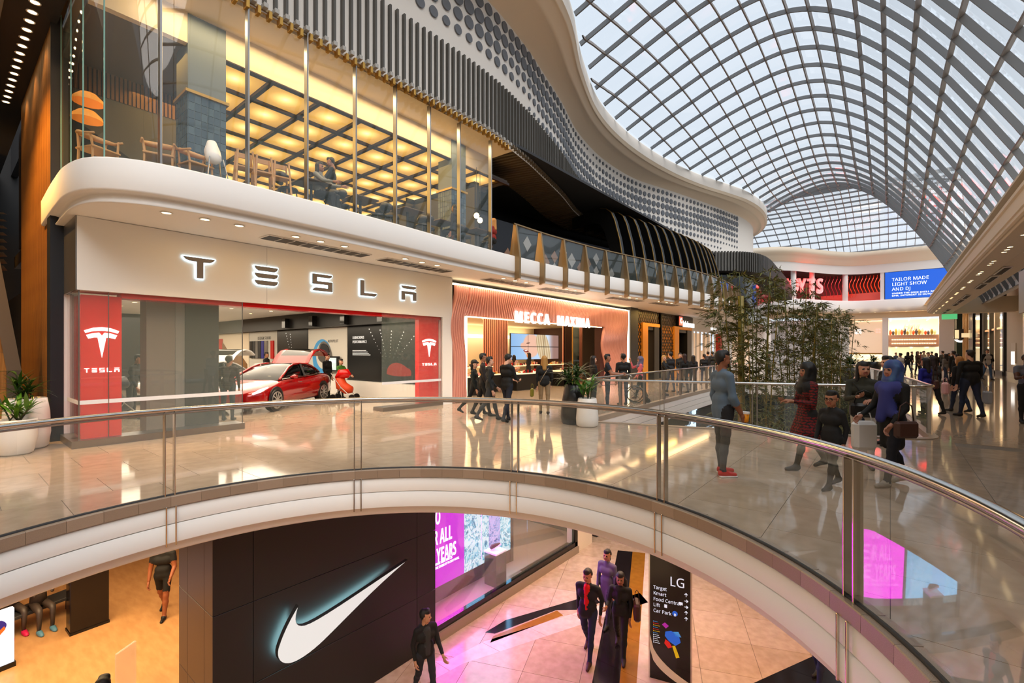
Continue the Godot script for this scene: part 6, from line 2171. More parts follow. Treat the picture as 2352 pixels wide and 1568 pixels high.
func f_mats() -> void:
	mat("frost", Color(0.86, 0.87, 0.90), 0.5)
	mat("letgrey", Color(0.46, 0.44, 0.43), 0.45)
	mat("redlit", Color(0.80, 0.035, 0.025), 0.25, 0.0, {"emission_enabled": true, "emission": Color(0.8, 0.02, 0.015), "emission_energy_multiplier": 0.10})
	mat("taupe", Color(0.42, 0.38, 0.35), 0.6)
	mat("posterdark", Color(0.045, 0.05, 0.06), 0.3)
	mat("posterdark2", Color(0.045, 0.05, 0.06), 0.3)
	mat("posterpale", Color(0.80, 0.79, 0.76), 0.5)
	glow("textdim", Color(0.9, 0.9, 0.88), 0.6)
	mat("redprint", Color(0.55, 0.05, 0.04), 0.4)
	mat("printblue", Color(0.25, 0.60, 0.85), 0.5)
	mat("printblue2", Color(0.08, 0.12, 0.55), 0.4)
	glow("screenteal", Color(0.30, 0.66, 0.72), 0.6)
	mat("copper", Color(0.88, 0.62, 0.56), 0.35, 0.35)
	mat("copperdark", Color(0.26, 0.14, 0.13), 0.5, 0.3)
	glow("striplight", Color(1.0, 0.88, 0.68), 3.5)
	mat("mirror", Color(0.30, 0.33, 0.32), 0.06, 1.0)
	mat("gold1", Color(0.80, 0.60, 0.30), 0.4)
	mat("cosred", Color(0.65, 0.08, 0.08), 0.4)
	mat("cospink", Color(0.90, 0.60, 0.58), 0.4)
	glow("posterface", Color(0.95, 0.66, 0.52), 0.8)
	mat("yellow", Color(0.90, 0.58, 0.06), 0.5)
	mat("oakyellow", Color(0.80, 0.52, 0.14), 0.45)
	mat("amberdark", Color(0.30, 0.19, 0.08), 0.5)
	mat("deepgreen", Color(0.03, 0.06, 0.02), 0.2)
	glow("greenglow", Color(0.45, 0.60, 0.08), 0.5)
	mat("redorange", Color(0.75, 0.14, 0.05), 0.5)
	mat("seagrey", Color(0.36, 0.35, 0.31), 0.6)
	mat("pillarhead", Color(0.42, 0.46, 0.48), 0.5)
	mat("pillartile", Color(0.24, 0.32, 0.38), 0.2)
	mat("pillartile2", Color(0.30, 0.38, 0.43), 0.2)
	mat("goldshade", Color(0.90, 0.62, 0.25), 0.5, 0.0, {"emission_enabled": true, "emission": Color(1.0, 0.6, 0.2), "emission_energy_multiplier": 0.35})
	mat("menugreen", Color(0.45, 0.58, 0.50), 0.5, 0.0, {"emission_enabled": true, "emission": Color(0.5, 0.7, 0.55), "emission_energy_multiplier": 0.35})
	var tw := noise_tex(512, 0.02, Color(0.70, 0.62, 0.50), Color(1, 1, 1), 31)
	var tri := {"albedo_texture": tw, "uv1_triplanar": true, "uv1_world_triplanar": true, "uv1_scale": Vector3(2.5, 0.12, 2.5)}
	mat("timber", Color(0.66, 0.46, 0.20), 0.5, 0.0, tri)
	mat("timber2", Color(0.58, 0.40, 0.17), 0.5, 0.0, tri)
	mat("goldstone", Color(0.62, 0.46, 0.26), 0.5, 0.0, tri)
	mat("goldstone2", Color(0.58, 0.43, 0.25), 0.5, 0.0, tri)
	# light panels: brightest under the lamp behind the stretched membrane
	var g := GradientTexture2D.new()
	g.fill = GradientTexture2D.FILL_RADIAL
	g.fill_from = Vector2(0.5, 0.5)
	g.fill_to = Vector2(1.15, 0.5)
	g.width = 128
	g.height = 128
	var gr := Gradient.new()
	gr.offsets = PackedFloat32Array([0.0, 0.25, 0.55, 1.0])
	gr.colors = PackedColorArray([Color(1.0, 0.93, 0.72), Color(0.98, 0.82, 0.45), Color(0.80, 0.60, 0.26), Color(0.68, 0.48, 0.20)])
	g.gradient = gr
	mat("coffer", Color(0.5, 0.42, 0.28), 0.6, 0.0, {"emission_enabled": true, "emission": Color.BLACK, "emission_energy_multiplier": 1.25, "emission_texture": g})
	# soft picture for the video wall: pale sky, a laughing face in profile, long fair hair
	var im := Image.create(384, 192, false, Image.FORMAT_RGB8)
	for y in 192:
		for x in 384:
			var u := x / 384.0
			var v := y / 192.0
			var c := Color(0.55, 0.72, 0.90).lerp(Color(0.92, 0.95, 1.0), u)
			if u > 0.72:
				c = c.lerp(Color(0.62, 0.48, 0.44), smoothstep(0.72, 0.9, u))
			var fd := Vector2((u - 0.40) / 0.17, (v - 0.45) / 0.48).length()
			c = c.lerp(Color(0.93, 0.74, 0.64), smoothstep(1.05, 0.9, fd))
			var nd := Vector2((u - 0.24) / 0.06, (v - 0.46) / 0.12).length()
			c = c.lerp(Color(0.92, 0.72, 0.62), smoothstep(1.1, 0.8, nd))
			var hd := Vector2((u - 0.60 - 0.10 * v) / 0.15, (v - 0.55) / 0.75).length()
			c = c.lerp(Color(0.93, 0.85, 0.70).lerp(Color(0.72, 0.60, 0.45), 0.5 + 0.5 * sin(u * 160.0 + v * 9.0)), smoothstep(1.05, 0.85, hd))
			var md := Vector2((u - 0.29) / 0.05, (v - 0.66 - 0.5 * (u - 0.29)) / 0.05).length()
			c = c.lerp(Color(0.55, 0.18, 0.16), smoothstep(1.1, 0.9, md))
			c = c.lerp(Color(0.98, 0.97, 0.95), smoothstep(1.0, 0.7, Vector2((u - 0.29) / 0.035, (v - 0.645) / 0.022).length()))
			var ed := Vector2((u - 0.335) / 0.035, (v - 0.36 + 0.3 * (u - 0.335)) / 0.018).length()
			c = c.lerp(Color(0.30, 0.20, 0.17), smoothstep(1.2, 0.8, ed))
			im.set_pixel(x, y, c)
	var vt := ImageTexture.create_from_image(im)
	mat("video", Color(0.1, 0.1, 0.1), 0.3, 0.0, {"emission_enabled": true, "emission": Color.BLACK, "emission_energy_multiplier": 0.95, "emission_texture": vt})

# ---------- cars
func loft(st: SurfaceTool, rings: Array, cap := true) -> void:
	for i in rings.size() - 1:
		var u: Array = rings[i]
		var v: Array = rings[i + 1]
		var n := u.size()
		for j in n:
			quad(st, u[j], u[(j + 1) % n], v[(j + 1) % n], v[j])
	if cap:
		for e in [0, rings.size() - 1]:
			var c := Vector3.ZERO
			for p in rings[e]:
				c += p
			c /= rings[e].size()
			var n: int = rings[e].size()
			for j in n:
				if e == 0:
					tri(st, c, rings[e][(j + 1) % n], rings[e][j])
				else:
					tri(st, c, rings[e][j], rings[e][(j + 1) % n])

func car(label: String, at: Vector3, turn: float, paint: Material, hood_up: bool) -> void:
	var c := thing("car", label, "car", at, turn)
	# stations along the car: x forward, [x, top, bottom, half width, shoulder]
	var stn := [[2.49, 0.55, 0.34, 0.50], [2.42, 0.66, 0.24, 0.74], [2.2, 0.74, 0.19, 0.88], [1.9, 0.80, 0.17, 0.94], [1.5, 0.87, 0.17, 0.965], [1.1, 0.93, 0.17, 0.97], [0.6, 0.965, 0.17, 0.965], [0.0, 0.98, 0.17, 0.965], [-0.6, 0.99, 0.17, 0.97], [-1.1, 1.01, 0.17, 0.985], [-1.5, 1.03, 0.17, 0.985], [-1.9, 1.04, 0.20, 0.96], [-2.2, 1.02, 0.26, 0.90], [-2.4, 0.95, 0.34, 0.80], [-2.48, 0.80, 0.42, 0.66]]
	var rings := []
	for s in stn:
		var r := []
		var t: float = s[1]
		var b: float = s[2]
		var h: float = s[3]
		for p in [[-0.80, 0.0], [-0.97, 0.10], [-1.0, 0.35], [-0.985, 0.62], [-0.955, 0.80], [-0.85, 0.95], [-0.5, 0.995], [0.0, 1.0], [0.5, 0.995], [0.85, 0.95], [0.955, 0.80], [0.985, 0.62], [1.0, 0.35], [0.97, 0.10], [0.80, 0.0]]:
			r.append(Vector3(s[0], lerpf(b, t, p[1]), h * p[0]))
		rings.append(r)
	var st := S(true)
	loft(st, rings)
	var body := obj("body", st, paint, c)
	# cabin glass and roof
	var g := [[1.02, 0.93, 0.93, 0.78, 0.78], [0.62, 1.14, 0.95, 0.72, 0.82], [0.28, 1.31, 0.97, 0.64, 0.83], [-0.05, 1.40, 0.98, 0.60, 0.83], [-0.45, 1.43, 0.98, 0.585, 0.83], [-0.9, 1.41, 0.99, 0.58, 0.83], [-1.3, 1.33, 1.0, 0.57, 0.82], [-1.65, 1.20, 1.0, 0.56, 0.78], [-1.95, 1.06, 1.02, 0.55, 0.70]]
	rings = []
	for s in g:
		rings.append([Vector3(s[0], s[2] - 0.03, -s[4]), Vector3(s[0], lerpf(s[2], s[1], 0.85), -s[3] - 0.03), Vector3(s[0], s[1], -s[3] + 0.08), Vector3(s[0], s[1] + 0.02, 0), Vector3(s[0], s[1], s[3] - 0.08), Vector3(s[0], lerpf(s[2], s[1], 0.85), s[3] + 0.03), Vector3(s[0], s[2] - 0.03, s[4])])
	st = S(true)
	loft(st, rings)
	obj("windows", st, M.carglass, c)
	for s in [-1, 1]:
		# body coloured arch from bonnet to tail and the pillar between the doors
		var arch := []
		for q in g:
			arch.append(Vector3(q[0], lerpf(q[2], q[1], 0.95) + 0.01, s * (q[3] + 0.015)))
		st = S(true)
		tube(st, arch, 0.035, 8)
		obj("roof_rail", st, paint, c)
		st = S()
		tube(st, [Vector3(-0.42, 0.97, s * 0.855), Vector3(-0.50, 1.40, s * 0.63)], 0.035, 6)
		obj("door_pillar", st, M.char, c)
		st = S(true)
		tube(st, [Vector3(0.95, 0.95, s * 0.84), Vector3(0.2, 0.985, s * 0.88), Vector3(-0.8, 1.0, s * 0.88), Vector3(-1.6, 1.06, s * 0.80)], 0.012, 6)
		obj("chrome_trim", st, M.steel, c)
		st = S(true)
		tube(st, [Vector3(0.62, 1.0, s * 0.92), Vector3(0.58, 1.02, s * 1.05), Vector3(0.50, 1.01, s * 1.08)], [0.03, 0.075, 0.06], 8)
		obj("mirror", st, paint, c)
		for x in [0.1, -0.75]:
			st = S()
			cbox(st, Vector3(x, 0.82, s * 0.972), Vector3(0.22, 0.025, 0.02), 0.006)
			obj("door_handle", st, M.steel, c)
		st = S()
		tube(st, [Vector3(2.36, 0.60, s * 0.80), Vector3(2.15, 0.68, s * 0.895), Vector3(1.85, 0.76, s * 0.945)], [0.025, 0.05, 0.02], 8)
		obj("headlamp", st, M.headlamp, c)
		for x in [1.46, -1.49]:
			var wc := Vector3(x, 0.345, s * 0.86)
			st = S()
			disc(st, wc + Vector3(0, 0.03, s * 0.105), Vector3(0, 0, s), 0.385, 0.012, 28)
			obj("wheel_arch", st, M.black, c)
			st = S(true)
			lathe(st, [Vector2(0.25, -0.11), Vector2(0.33, -0.11), Vector2(0.345, -0.06), Vector2(0.345, 0.06), Vector2(0.33, 0.11), Vector2(0.25, 0.12)], 28, Transform3D(Basis(Vector3.RIGHT, PI / 2 * s), wc + Vector3(0, 0, s * 0.02)))
			var ty := obj("tyre", st, M.black, c)
			st = S()
			for k in 10:
				var a := TAU * k / 10
				box(st, wc + Vector3(cos(a) * 0.14, sin(a) * 0.14, s * 0.135), Vector3(0.22, 0.035, 0.025), Basis(Vector3(0, 0, 1), a))
			tube(st, arc3(wc + Vector3(0, 0, s * 0.13), 0.25, 24), 0.022, 6, true)
			disc(st, wc + Vector3(0, 0, s * 0.12), Vector3(0, 0, s), 0.05, 0.03, 12)
			obj("wheel_rim", st, M.alloy, ty)
	st = S()
	cbox(st, Vector3(2.44, 0.30, 0), Vector3(0.12, 0.10, 1.1), 0.02)
	obj("front_intake", st, M.black, c)
	if not hood_up:
		st = S()
		box(st, Vector3(0.72, 1.075, 0.35), Vector3(0.12, 0.008, 0.10), Basis(Vector3(0, 0, 1), -0.5))
		obj("yellow_notice", st, M.yellow, c)
	# raised tailgate: curved shell with a dark window
	var hatch := []
	for q in [[-0.95, 1.43], [-1.2, 1.68], [-1.5, 1.86], [-1.85, 1.93], [-2.2, 1.86], [-2.45, 1.70]]:
		hatch.append(q)
	st = S(true)
	var sg := S(true)
	for i in hatch.size() - 1:
		var a: Array = hatch[i]
		var b: Array = hatch[i + 1]
		for pr in [[-0.70, -0.52], [0.52, 0.70], [-0.52, 0.52]]:
			var target := st if pr[0] * pr[1] > 0 or i >= 4 or i == 0 else sg
			quad(target, Vector3(a[0], a[1], pr[0]), Vector3(a[0], a[1], pr[1]), Vector3(b[0], b[1], pr[1]), Vector3(b[0], b[1], pr[0]))
			quad(target, Vector3(a[0] + 0.04, a[1] - 0.05, pr[1]), Vector3(a[0] + 0.04, a[1] - 0.05, pr[0]), Vector3(b[0] + 0.04, b[1] - 0.05, pr[0]), Vector3(b[0] + 0.04, b[1] - 0.05, pr[1]))
		for s in [-0.70, 0.70]:
			quad(st, Vector3(a[0], a[1], s), Vector3(b[0], b[1], s), Vector3(b[0] + 0.04, b[1] - 0.05, s), Vector3(a[0] + 0.04, a[1] - 0.05, s))
	var tg := obj("tailgate", st, paint, c)
	obj("tailgate_window", sg, M.carglass, tg)

func arc3(c: Vector3, r: float, n: int) -> Array:
	var o := []
	for i in n:
		o.append(c + Vector3(cos(TAU * i / n), sin(TAU * i / n), 0) * r)
	return o

func cars() -> void:
	mat("carred", Color(0.62, 0.02, 0.03), 0.2, 0.2, {"clearcoat_enabled": true, "clearcoat": 1.0, "clearcoat_roughness": 0.04})
	mat("carwhite", Color(0.86, 0.85, 0.84), 0.25, 0.0, {"clearcoat_enabled": true, "clearcoat": 1.0, "clearcoat_roughness": 0.04})
	mat("carglass", Color(0.03, 0.032, 0.035), 0.05)
	mat("alloy", Color(0.70, 0.69, 0.68), 0.3, 0.8)
	glow("headlamp", Color(0.95, 0.97, 1.0), 1.6)
	car("shiny red saloon car with its tailgate raised in the showroom", Vector3(-16.33, 0, -7.32), atan2(-0.83, 0.56), M.carred, false)
	car("white car with its tailgate raised behind the red car", Vector3(-21.2, 0, -6.6), atan2(-0.83, 0.56), M.carwhite, true)
	# pushchairs and wheelchair
	for q in [[Vector3(-16.0, 0, -9.75), 0.6, "pushchair with orange and red cover behind the red car", "cosorange", "red"], [Vector3(-15.9, 0, -3.1), 2.0, "dark pushchair inside the showroom left of the dark column", "char", "navy"]]:
		var p := thing("pushchair", q[2], "pushchair", q[0], q[1])
		var st := S(true)
		tube(st, [Vector3(0.30, 0.40, 0), Vector3(0.1, 0.42, 0), Vector3(-0.12, 0.55, 0), Vector3(-0.2, 0.85, 0)], [0.12, 0.20, 0.22, 0.16], 12)
		obj("seat", st, M[q[3]], p)
		st = S(true)
		tube(st, [Vector3(-0.25, 0.80, 0), Vector3(-0.12, 0.98, 0), Vector3(0.1, 1.0, 0), Vector3(0.22, 0.92, 0)], [0.14, 0.20, 0.18, 0.08], 12)
		obj("canopy", st, M[q[4]], p)
		st = S()
		for s in [-1, 1]:
			tube(st, [Vector3(0.38, 0.12, 0.22 * s), Vector3(-0.05, 0.5, 0.22 * s), Vector3(-0.42, 1.02, 0.22 * s)], 0.014, 6)
			tube(st, [Vector3(-0.35, 0.12, 0.22 * s), Vector3(-0.02, 0.5, 0.22 * s)], 0.014, 6)
		cyl(st, Vector3(-0.42, 1.02, -0.22), Vector3(-0.42, 1.02, 0.22), 0.018)
		obj("frame", st, M.satin, p)
		for s in [-1, 1]:
			for x in [-0.35, 0.38]:
				st = S()
				disc(st, Vector3(x, 0.12, 0.22 * s - 0.02), Vector3(0, 0, 1), 0.12, 0.04, 16)
				obj("wheel", st, M.black, p)
	var w := thing("wheelchair", "folding wheelchair beside the man in the black jacket at the rail", "wheelchair", Vector3(-7.15, 0, -15.9), 0.5)
	for s in [-1, 1]:
		var st := S()
		tube(st, arc3(Vector3(0, 0.3, 0.27 * s), 0.29, 24), 0.018, 6, true)
		for k in 8:
			cyl(st, Vector3(0, 0.3, 0.27 * s), Vector3(cos(TAU * k / 8) * 0.28, 0.3 + sin(TAU * k / 8) * 0.28, 0.27 * s), 0.005, 4)
		obj("wheel", st, M.black, w)
		st = S()
		disc(st, Vector3(0.42, 0.09, 0.22 * s - 0.015), Vector3(0, 0, 1), 0.09, 0.03, 12)
		obj("caster", st, M.black, w)
		st = S()
		tube(st, [Vector3(-0.22, 0.98, 0.23 * s), Vector3(-0.12, 0.95, 0.23 * s), Vector3(-0.10, 0.5, 0.23 * s), Vector3(0.32, 0.48, 0.23 * s), Vector3(0.44, 0.14, 0.23 * s)], 0.013, 6)
		obj("frame", st, M.satin, w)
	obj("seat", bx(Vector3(-0.1, 0.47, -0.23), Vector3(0.32, 0.51, 0.23)), M.navy, w)
	obj("backrest", bx(Vector3(-0.13, 0.52, -0.22), Vector3(-0.10, 0.92, 0.22)), M.navy, w)

# ---------- plants
func leaf_mesh(l: float, w: float, droop: float) -> ArrayMesh:
	var st := S(true)
	var n := 7
	var prev := []
	for i in n + 1:
		var t := float(i) / n
		var a := droop * t
		var p := Vector3(0, sin(PI / 2 - a * 0.5) * l * t, sin(a * 0.5) * l * t)
		var ww := w * sin(PI * pow(t, 0.6)) * 0.5 + 0.002 * (1.0 - t)
		var r := [p + Vector3(-ww, 0, 0.25 * ww), p, p + Vector3(ww, 0, 0.25 * ww)]
		if i > 0:
			for k in 2:
				quad(st, prev[k], prev[k + 1], r[k + 1], r[k])
		prev = r
	return done(st)

func potted(label: String, at: Vector3, prof: Array, pm: Material, nl: int, l: float, wd: float, spread: float, lm: String, stems := 0) -> void:
	var o := thing("potted_plant", label, "plant", at)
	var st := S(true)
	lathe(st, prof, 32)
	obj("pot", st, pm, o)
	var top: Vector2 = prof[prof.size() - 3]
	st = S()
	disc(st, Vector3(0, top.y - 0.06, 0), Vector3.UP, top.x - 0.015, 0.02, 24)
	obj("soil", st, M.soil, o)
	var lv := [leaf_mesh(l, wd, 1.0), leaf_mesh(l * 0.85, wd, 1.6), leaf_mesh(l * 0.7, wd * 0.9, 0.6)]
	for i in maxi(stems, 1):
		var base := Vector3(rng.randf_range(-0.10, 0.10), top.y - 0.05, rng.randf_range(-0.10, 0.10)) if stems > 0 else Vector3(0, top.y - 0.05, 0)
		var h := rng.randf_range(0.15, 0.55) if stems > 0 else 0.05
		var lean := Vector3(rng.randf_range(-0.18, 0.18), h, rng.randf_range(-0.18, 0.18)) if stems > 0 else Vector3(0, 0.05, 0)
		if stems > 0:
			st = S()
			cyl(st, base, base + lean, 0.012, 6)
			obj("stem", st, M.stem, o)
		var m: int = nl / maxi(stems, 1)
		for k in m:
			var a := k * 2.4 + i
			var tilt := rng.randf_range(0.25, spread)
			var b := Basis(Vector3.UP, a) * Basis(Vector3.RIGHT, tilt)
			var f := rng.randf_range(0.35, 1.0)
			part("leaf", lv[rng.randi() % 3], M[lm + str(rng.randi() % 2)], o, Transform3D(b * Basis.from_scale(Vector3.ONE * rng.randf_range(0.75, 1.1)), base + lean * f))

func plants() -> void:
	mat("leafa0", Color(0.10, 0.22, 0.05), 0.35, 0.0, {"backlight_enabled": true, "backlight": Color(0.10, 0.16, 0.03)})
	mat("leafa1", Color(0.15, 0.30, 0.07), 0.35, 0.0, {"backlight_enabled": true, "backlight": Color(0.10, 0.16, 0.03)})
	mat("leafb0", Color(0.20, 0.38, 0.07), 0.35, 0.0, {"backlight_enabled": true, "backlight": Color(0.12, 0.2, 0.03)})
	mat("leafb1", Color(0.28, 0.46, 0.10), 0.35, 0.0, {"backlight_enabled": true, "backlight": Color(0.12, 0.2, 0.03)})
	mat("stem", Color(0.20, 0.22, 0.08), 0.6)
	mat("culm", Color(0.32, 0.34, 0.10), 0.4)
	mat("culmgold", Color(0.55, 0.48, 0.16), 0.4)
	mat("bamboo", Color(1, 1, 1), 0.5, 0.0, {"vertex_color_use_as_albedo": true, "backlight_enabled": true, "backlight": Color(0.25, 0.25, 0.12)})
	rng.seed = 44
	var pw := [Vector2(0.0, 0.0), Vector2(0.20, 0.0), Vector2(0.235, 0.03), Vector2(0.29, 0.28), Vector2(0.30, 0.50), Vector2(0.285, 0.62), Vector2(0.265, 0.63), Vector2(0.26, 0.55)]
	potted("low white round pot with glossy feathery leaves at the bottom left", Vector3(-12.23, 0, -0.93), pw, M.potwhite, 46, 0.46, 0.06, 1.15, "leafb", 7)
	var pt := [Vector2(0.0, 0.0), Vector2(0.25, 0.0), Vector2(0.30, 0.04), Vector2(0.335, 0.30), Vector2(0.32, 0.70), Vector2(0.285, 0.95), Vector2(0.265, 0.96), Vector2(0.26, 0.85)]
	potted("tall white pot with dark palm leaves against the black column", Vector3(-12.78, 0, -1.12), pt, M.potwhite, 80, 0.50, 0.05, 1.3, "leafa", 9)
	var pb := [Vector2(0.0, 0.0), Vector2(0.28, 0.0), Vector2(0.325, 0.05), Vector2(0.335, 0.18), Vector2(0.30, 0.55), Vector2(0.225, 0.98), Vector2(0.205, 1.0), Vector2(0.2, 0.9)]
	potted("tall black tapered pot with spiky palm leaves in the middle of the walkway", Vector3(-6.32, 0, -10.33), pb, M.potblack, 90, 0.62, 0.055, 1.25, "leafa", 9)
	var pc := [Vector2(0.0, 0.0), Vector2(0.22, 0.0), Vector2(0.265, 0.04), Vector2(0.275, 0.2), Vector2(0.25, 0.5), Vector2(0.225, 0.68), Vector2(0.205, 0.70), Vector2(0.2, 0.6)]
	potted("short white tapered pot with broad leaves beside the black pot", Vector3(-5.80, 0, -10.12), pc, M.potwhite, 40, 0.50, 0.07, 0.9, "leafb", 6)
	var pf := [Vector2(0.0, 0.0), Vector2(0.5, 0.0), Vector2(0.6, 0.5), Vector2(0.62, 0.9), Vector2(0.58, 0.92), Vector2(0.55, 0.8)]
	potted("leafy green shrub in a planter at the far end of the long void", Vector3(-1.75, 0, -33.0), pf, M.potblack, 100, 0.8, 0.09, 1.4, "leafa", 10)
	potted("low leafy shrub in a far planter before the beige shopfront", Vector3(-1.2, 0, -52.0), pf, M.potblack, 60, 0.8, 0.10, 1.4, "leafa", 8)
	# bamboo clumps rising from the lower level
	var leaf := S()
	tri(leaf, Vector3(0, 0, 0), Vector3(0.5, 0.35, 0.03), Vector3(0, 1, -0.12))
	tri(leaf, Vector3(0, 0, 0), Vector3(0, 1, -0.12), Vector3(-0.5, 0.35, 0.03))
	var lm := done(leaf)
	var clumps := [[-3.2, -15.4, 4.2, 1.15, 11, 8200, "tallest bamboo clump, with a thick golden cut stem"], [-2.6, -19.6, 4.0, 1.2, 10, 7600, "second bamboo clump, behind the tallest one"], [-2.0, -24.6, 3.7, 1.5, 10, 6500, "third bamboo clump toward the far end of the long void"], [-2.6, -28.6, 3.1, 1.6, 8, 4500, "farthest low bamboo clump before the leafy shrub"]]
	for c in clumps:
		var o := thing("bamboo", c[6], "bamboo", Vector3(c[0], LG, c[1]))
		var st := S(true)
		lathe(st, [Vector2(0, 0), Vector2(0.9, 0), Vector2(1.0, 0.5), Vector2(0.92, 0.52), Vector2(0.9, 0.45), Vector2(0, 0.45)], 24)
		obj("planter", st, M.potblack, o)
		if c[0] == -3.2:
			st = S(true)
			tube(st, [Vector3(-0.25, 0.4, 0.1), Vector3(-0.28, 4.0, 0.12), Vector3(-0.30, 7.85, 0.12)], [0.11, 0.105, 0.085], 12)
			obj("cut_stem", st, M.culmgold, o)
		var xfs := []
		var cols := []
		for k in c[4]:
			var a := rng.randf() * TAU
			var rr: float = sqrt(rng.randf()) * 0.55
			var b := Vector3(cos(a) * rr, 0.4, sin(a) * rr)
			var lean: Vector3 = Vector3(cos(a), 0, sin(a)) * rng.randf_range(0.1, 0.5) * c[3]
			var ht: float = (c[2] - LG) * rng.randf_range(0.80, 1.0)
			var pts := []
			for i in 9:
				var t := i / 8.0
				pts.append(b + Vector3(0, ht * t, 0) + lean * t * t)
			st = S(true)
			tube(st, pts, range(9).map(func(i): return lerpf(0.034, 0.010, i / 8.0)), 7)
			obj("stem", st, M.culm if k % 3 else M.culmgold, o)
			var nl: int = int(c[5]) / int(c[4])
			# leafy side twigs
			for q in nl / 12:
				var t := 1.0 - 0.72 * pow(rng.randf(), 1.25)
				var p: Vector3 = b + Vector3(0, ht * t, 0) + lean * t * t
				var ta := rng.randf() * TAU
				var tl := rng.randf_range(0.35, 0.95) * (1.15 - 0.5 * t)
				var td := Vector3(cos(ta), rng.randf_range(0.0, 0.5), sin(ta))
				for e in 12:
					var u := rng.randf_range(0.2, 1.0)
					var lp := p + td * tl * u + Vector3(0, -0.35 * u * u * tl, 0)
					var dir := (td + Vector3(rng.randf_range(-0.8, 0.8), rng.randf_range(-1.0, 0.3), rng.randf_range(-0.8, 0.8))).normalized()
					var bs := Basis.looking_at(dir, Vector3(rng.randf() - 0.5, 1, rng.randf() - 0.5)) * Basis(Vector3.RIGHT, -PI / 2)
					var ll := rng.randf_range(0.13, 0.24)
					xfs.append(Transform3D(bs * Basis.from_scale(Vector3(0.040, ll, ll)), lp))
					var g := rng.randf()
					cols.append(Color(0.075, 0.095, 0.018).lerp(Color(0.22, 0.19, 0.045), g * g))
		many("foliage", lm, M.bamboo, xfs, o, cols)

# ---------- figures: tapered bones joined in a distance field, meshed by surface nets
const SKIN := 0
const TOP := 1
const LEGS := 2
const SHOE := 3
const EXTRA := 4

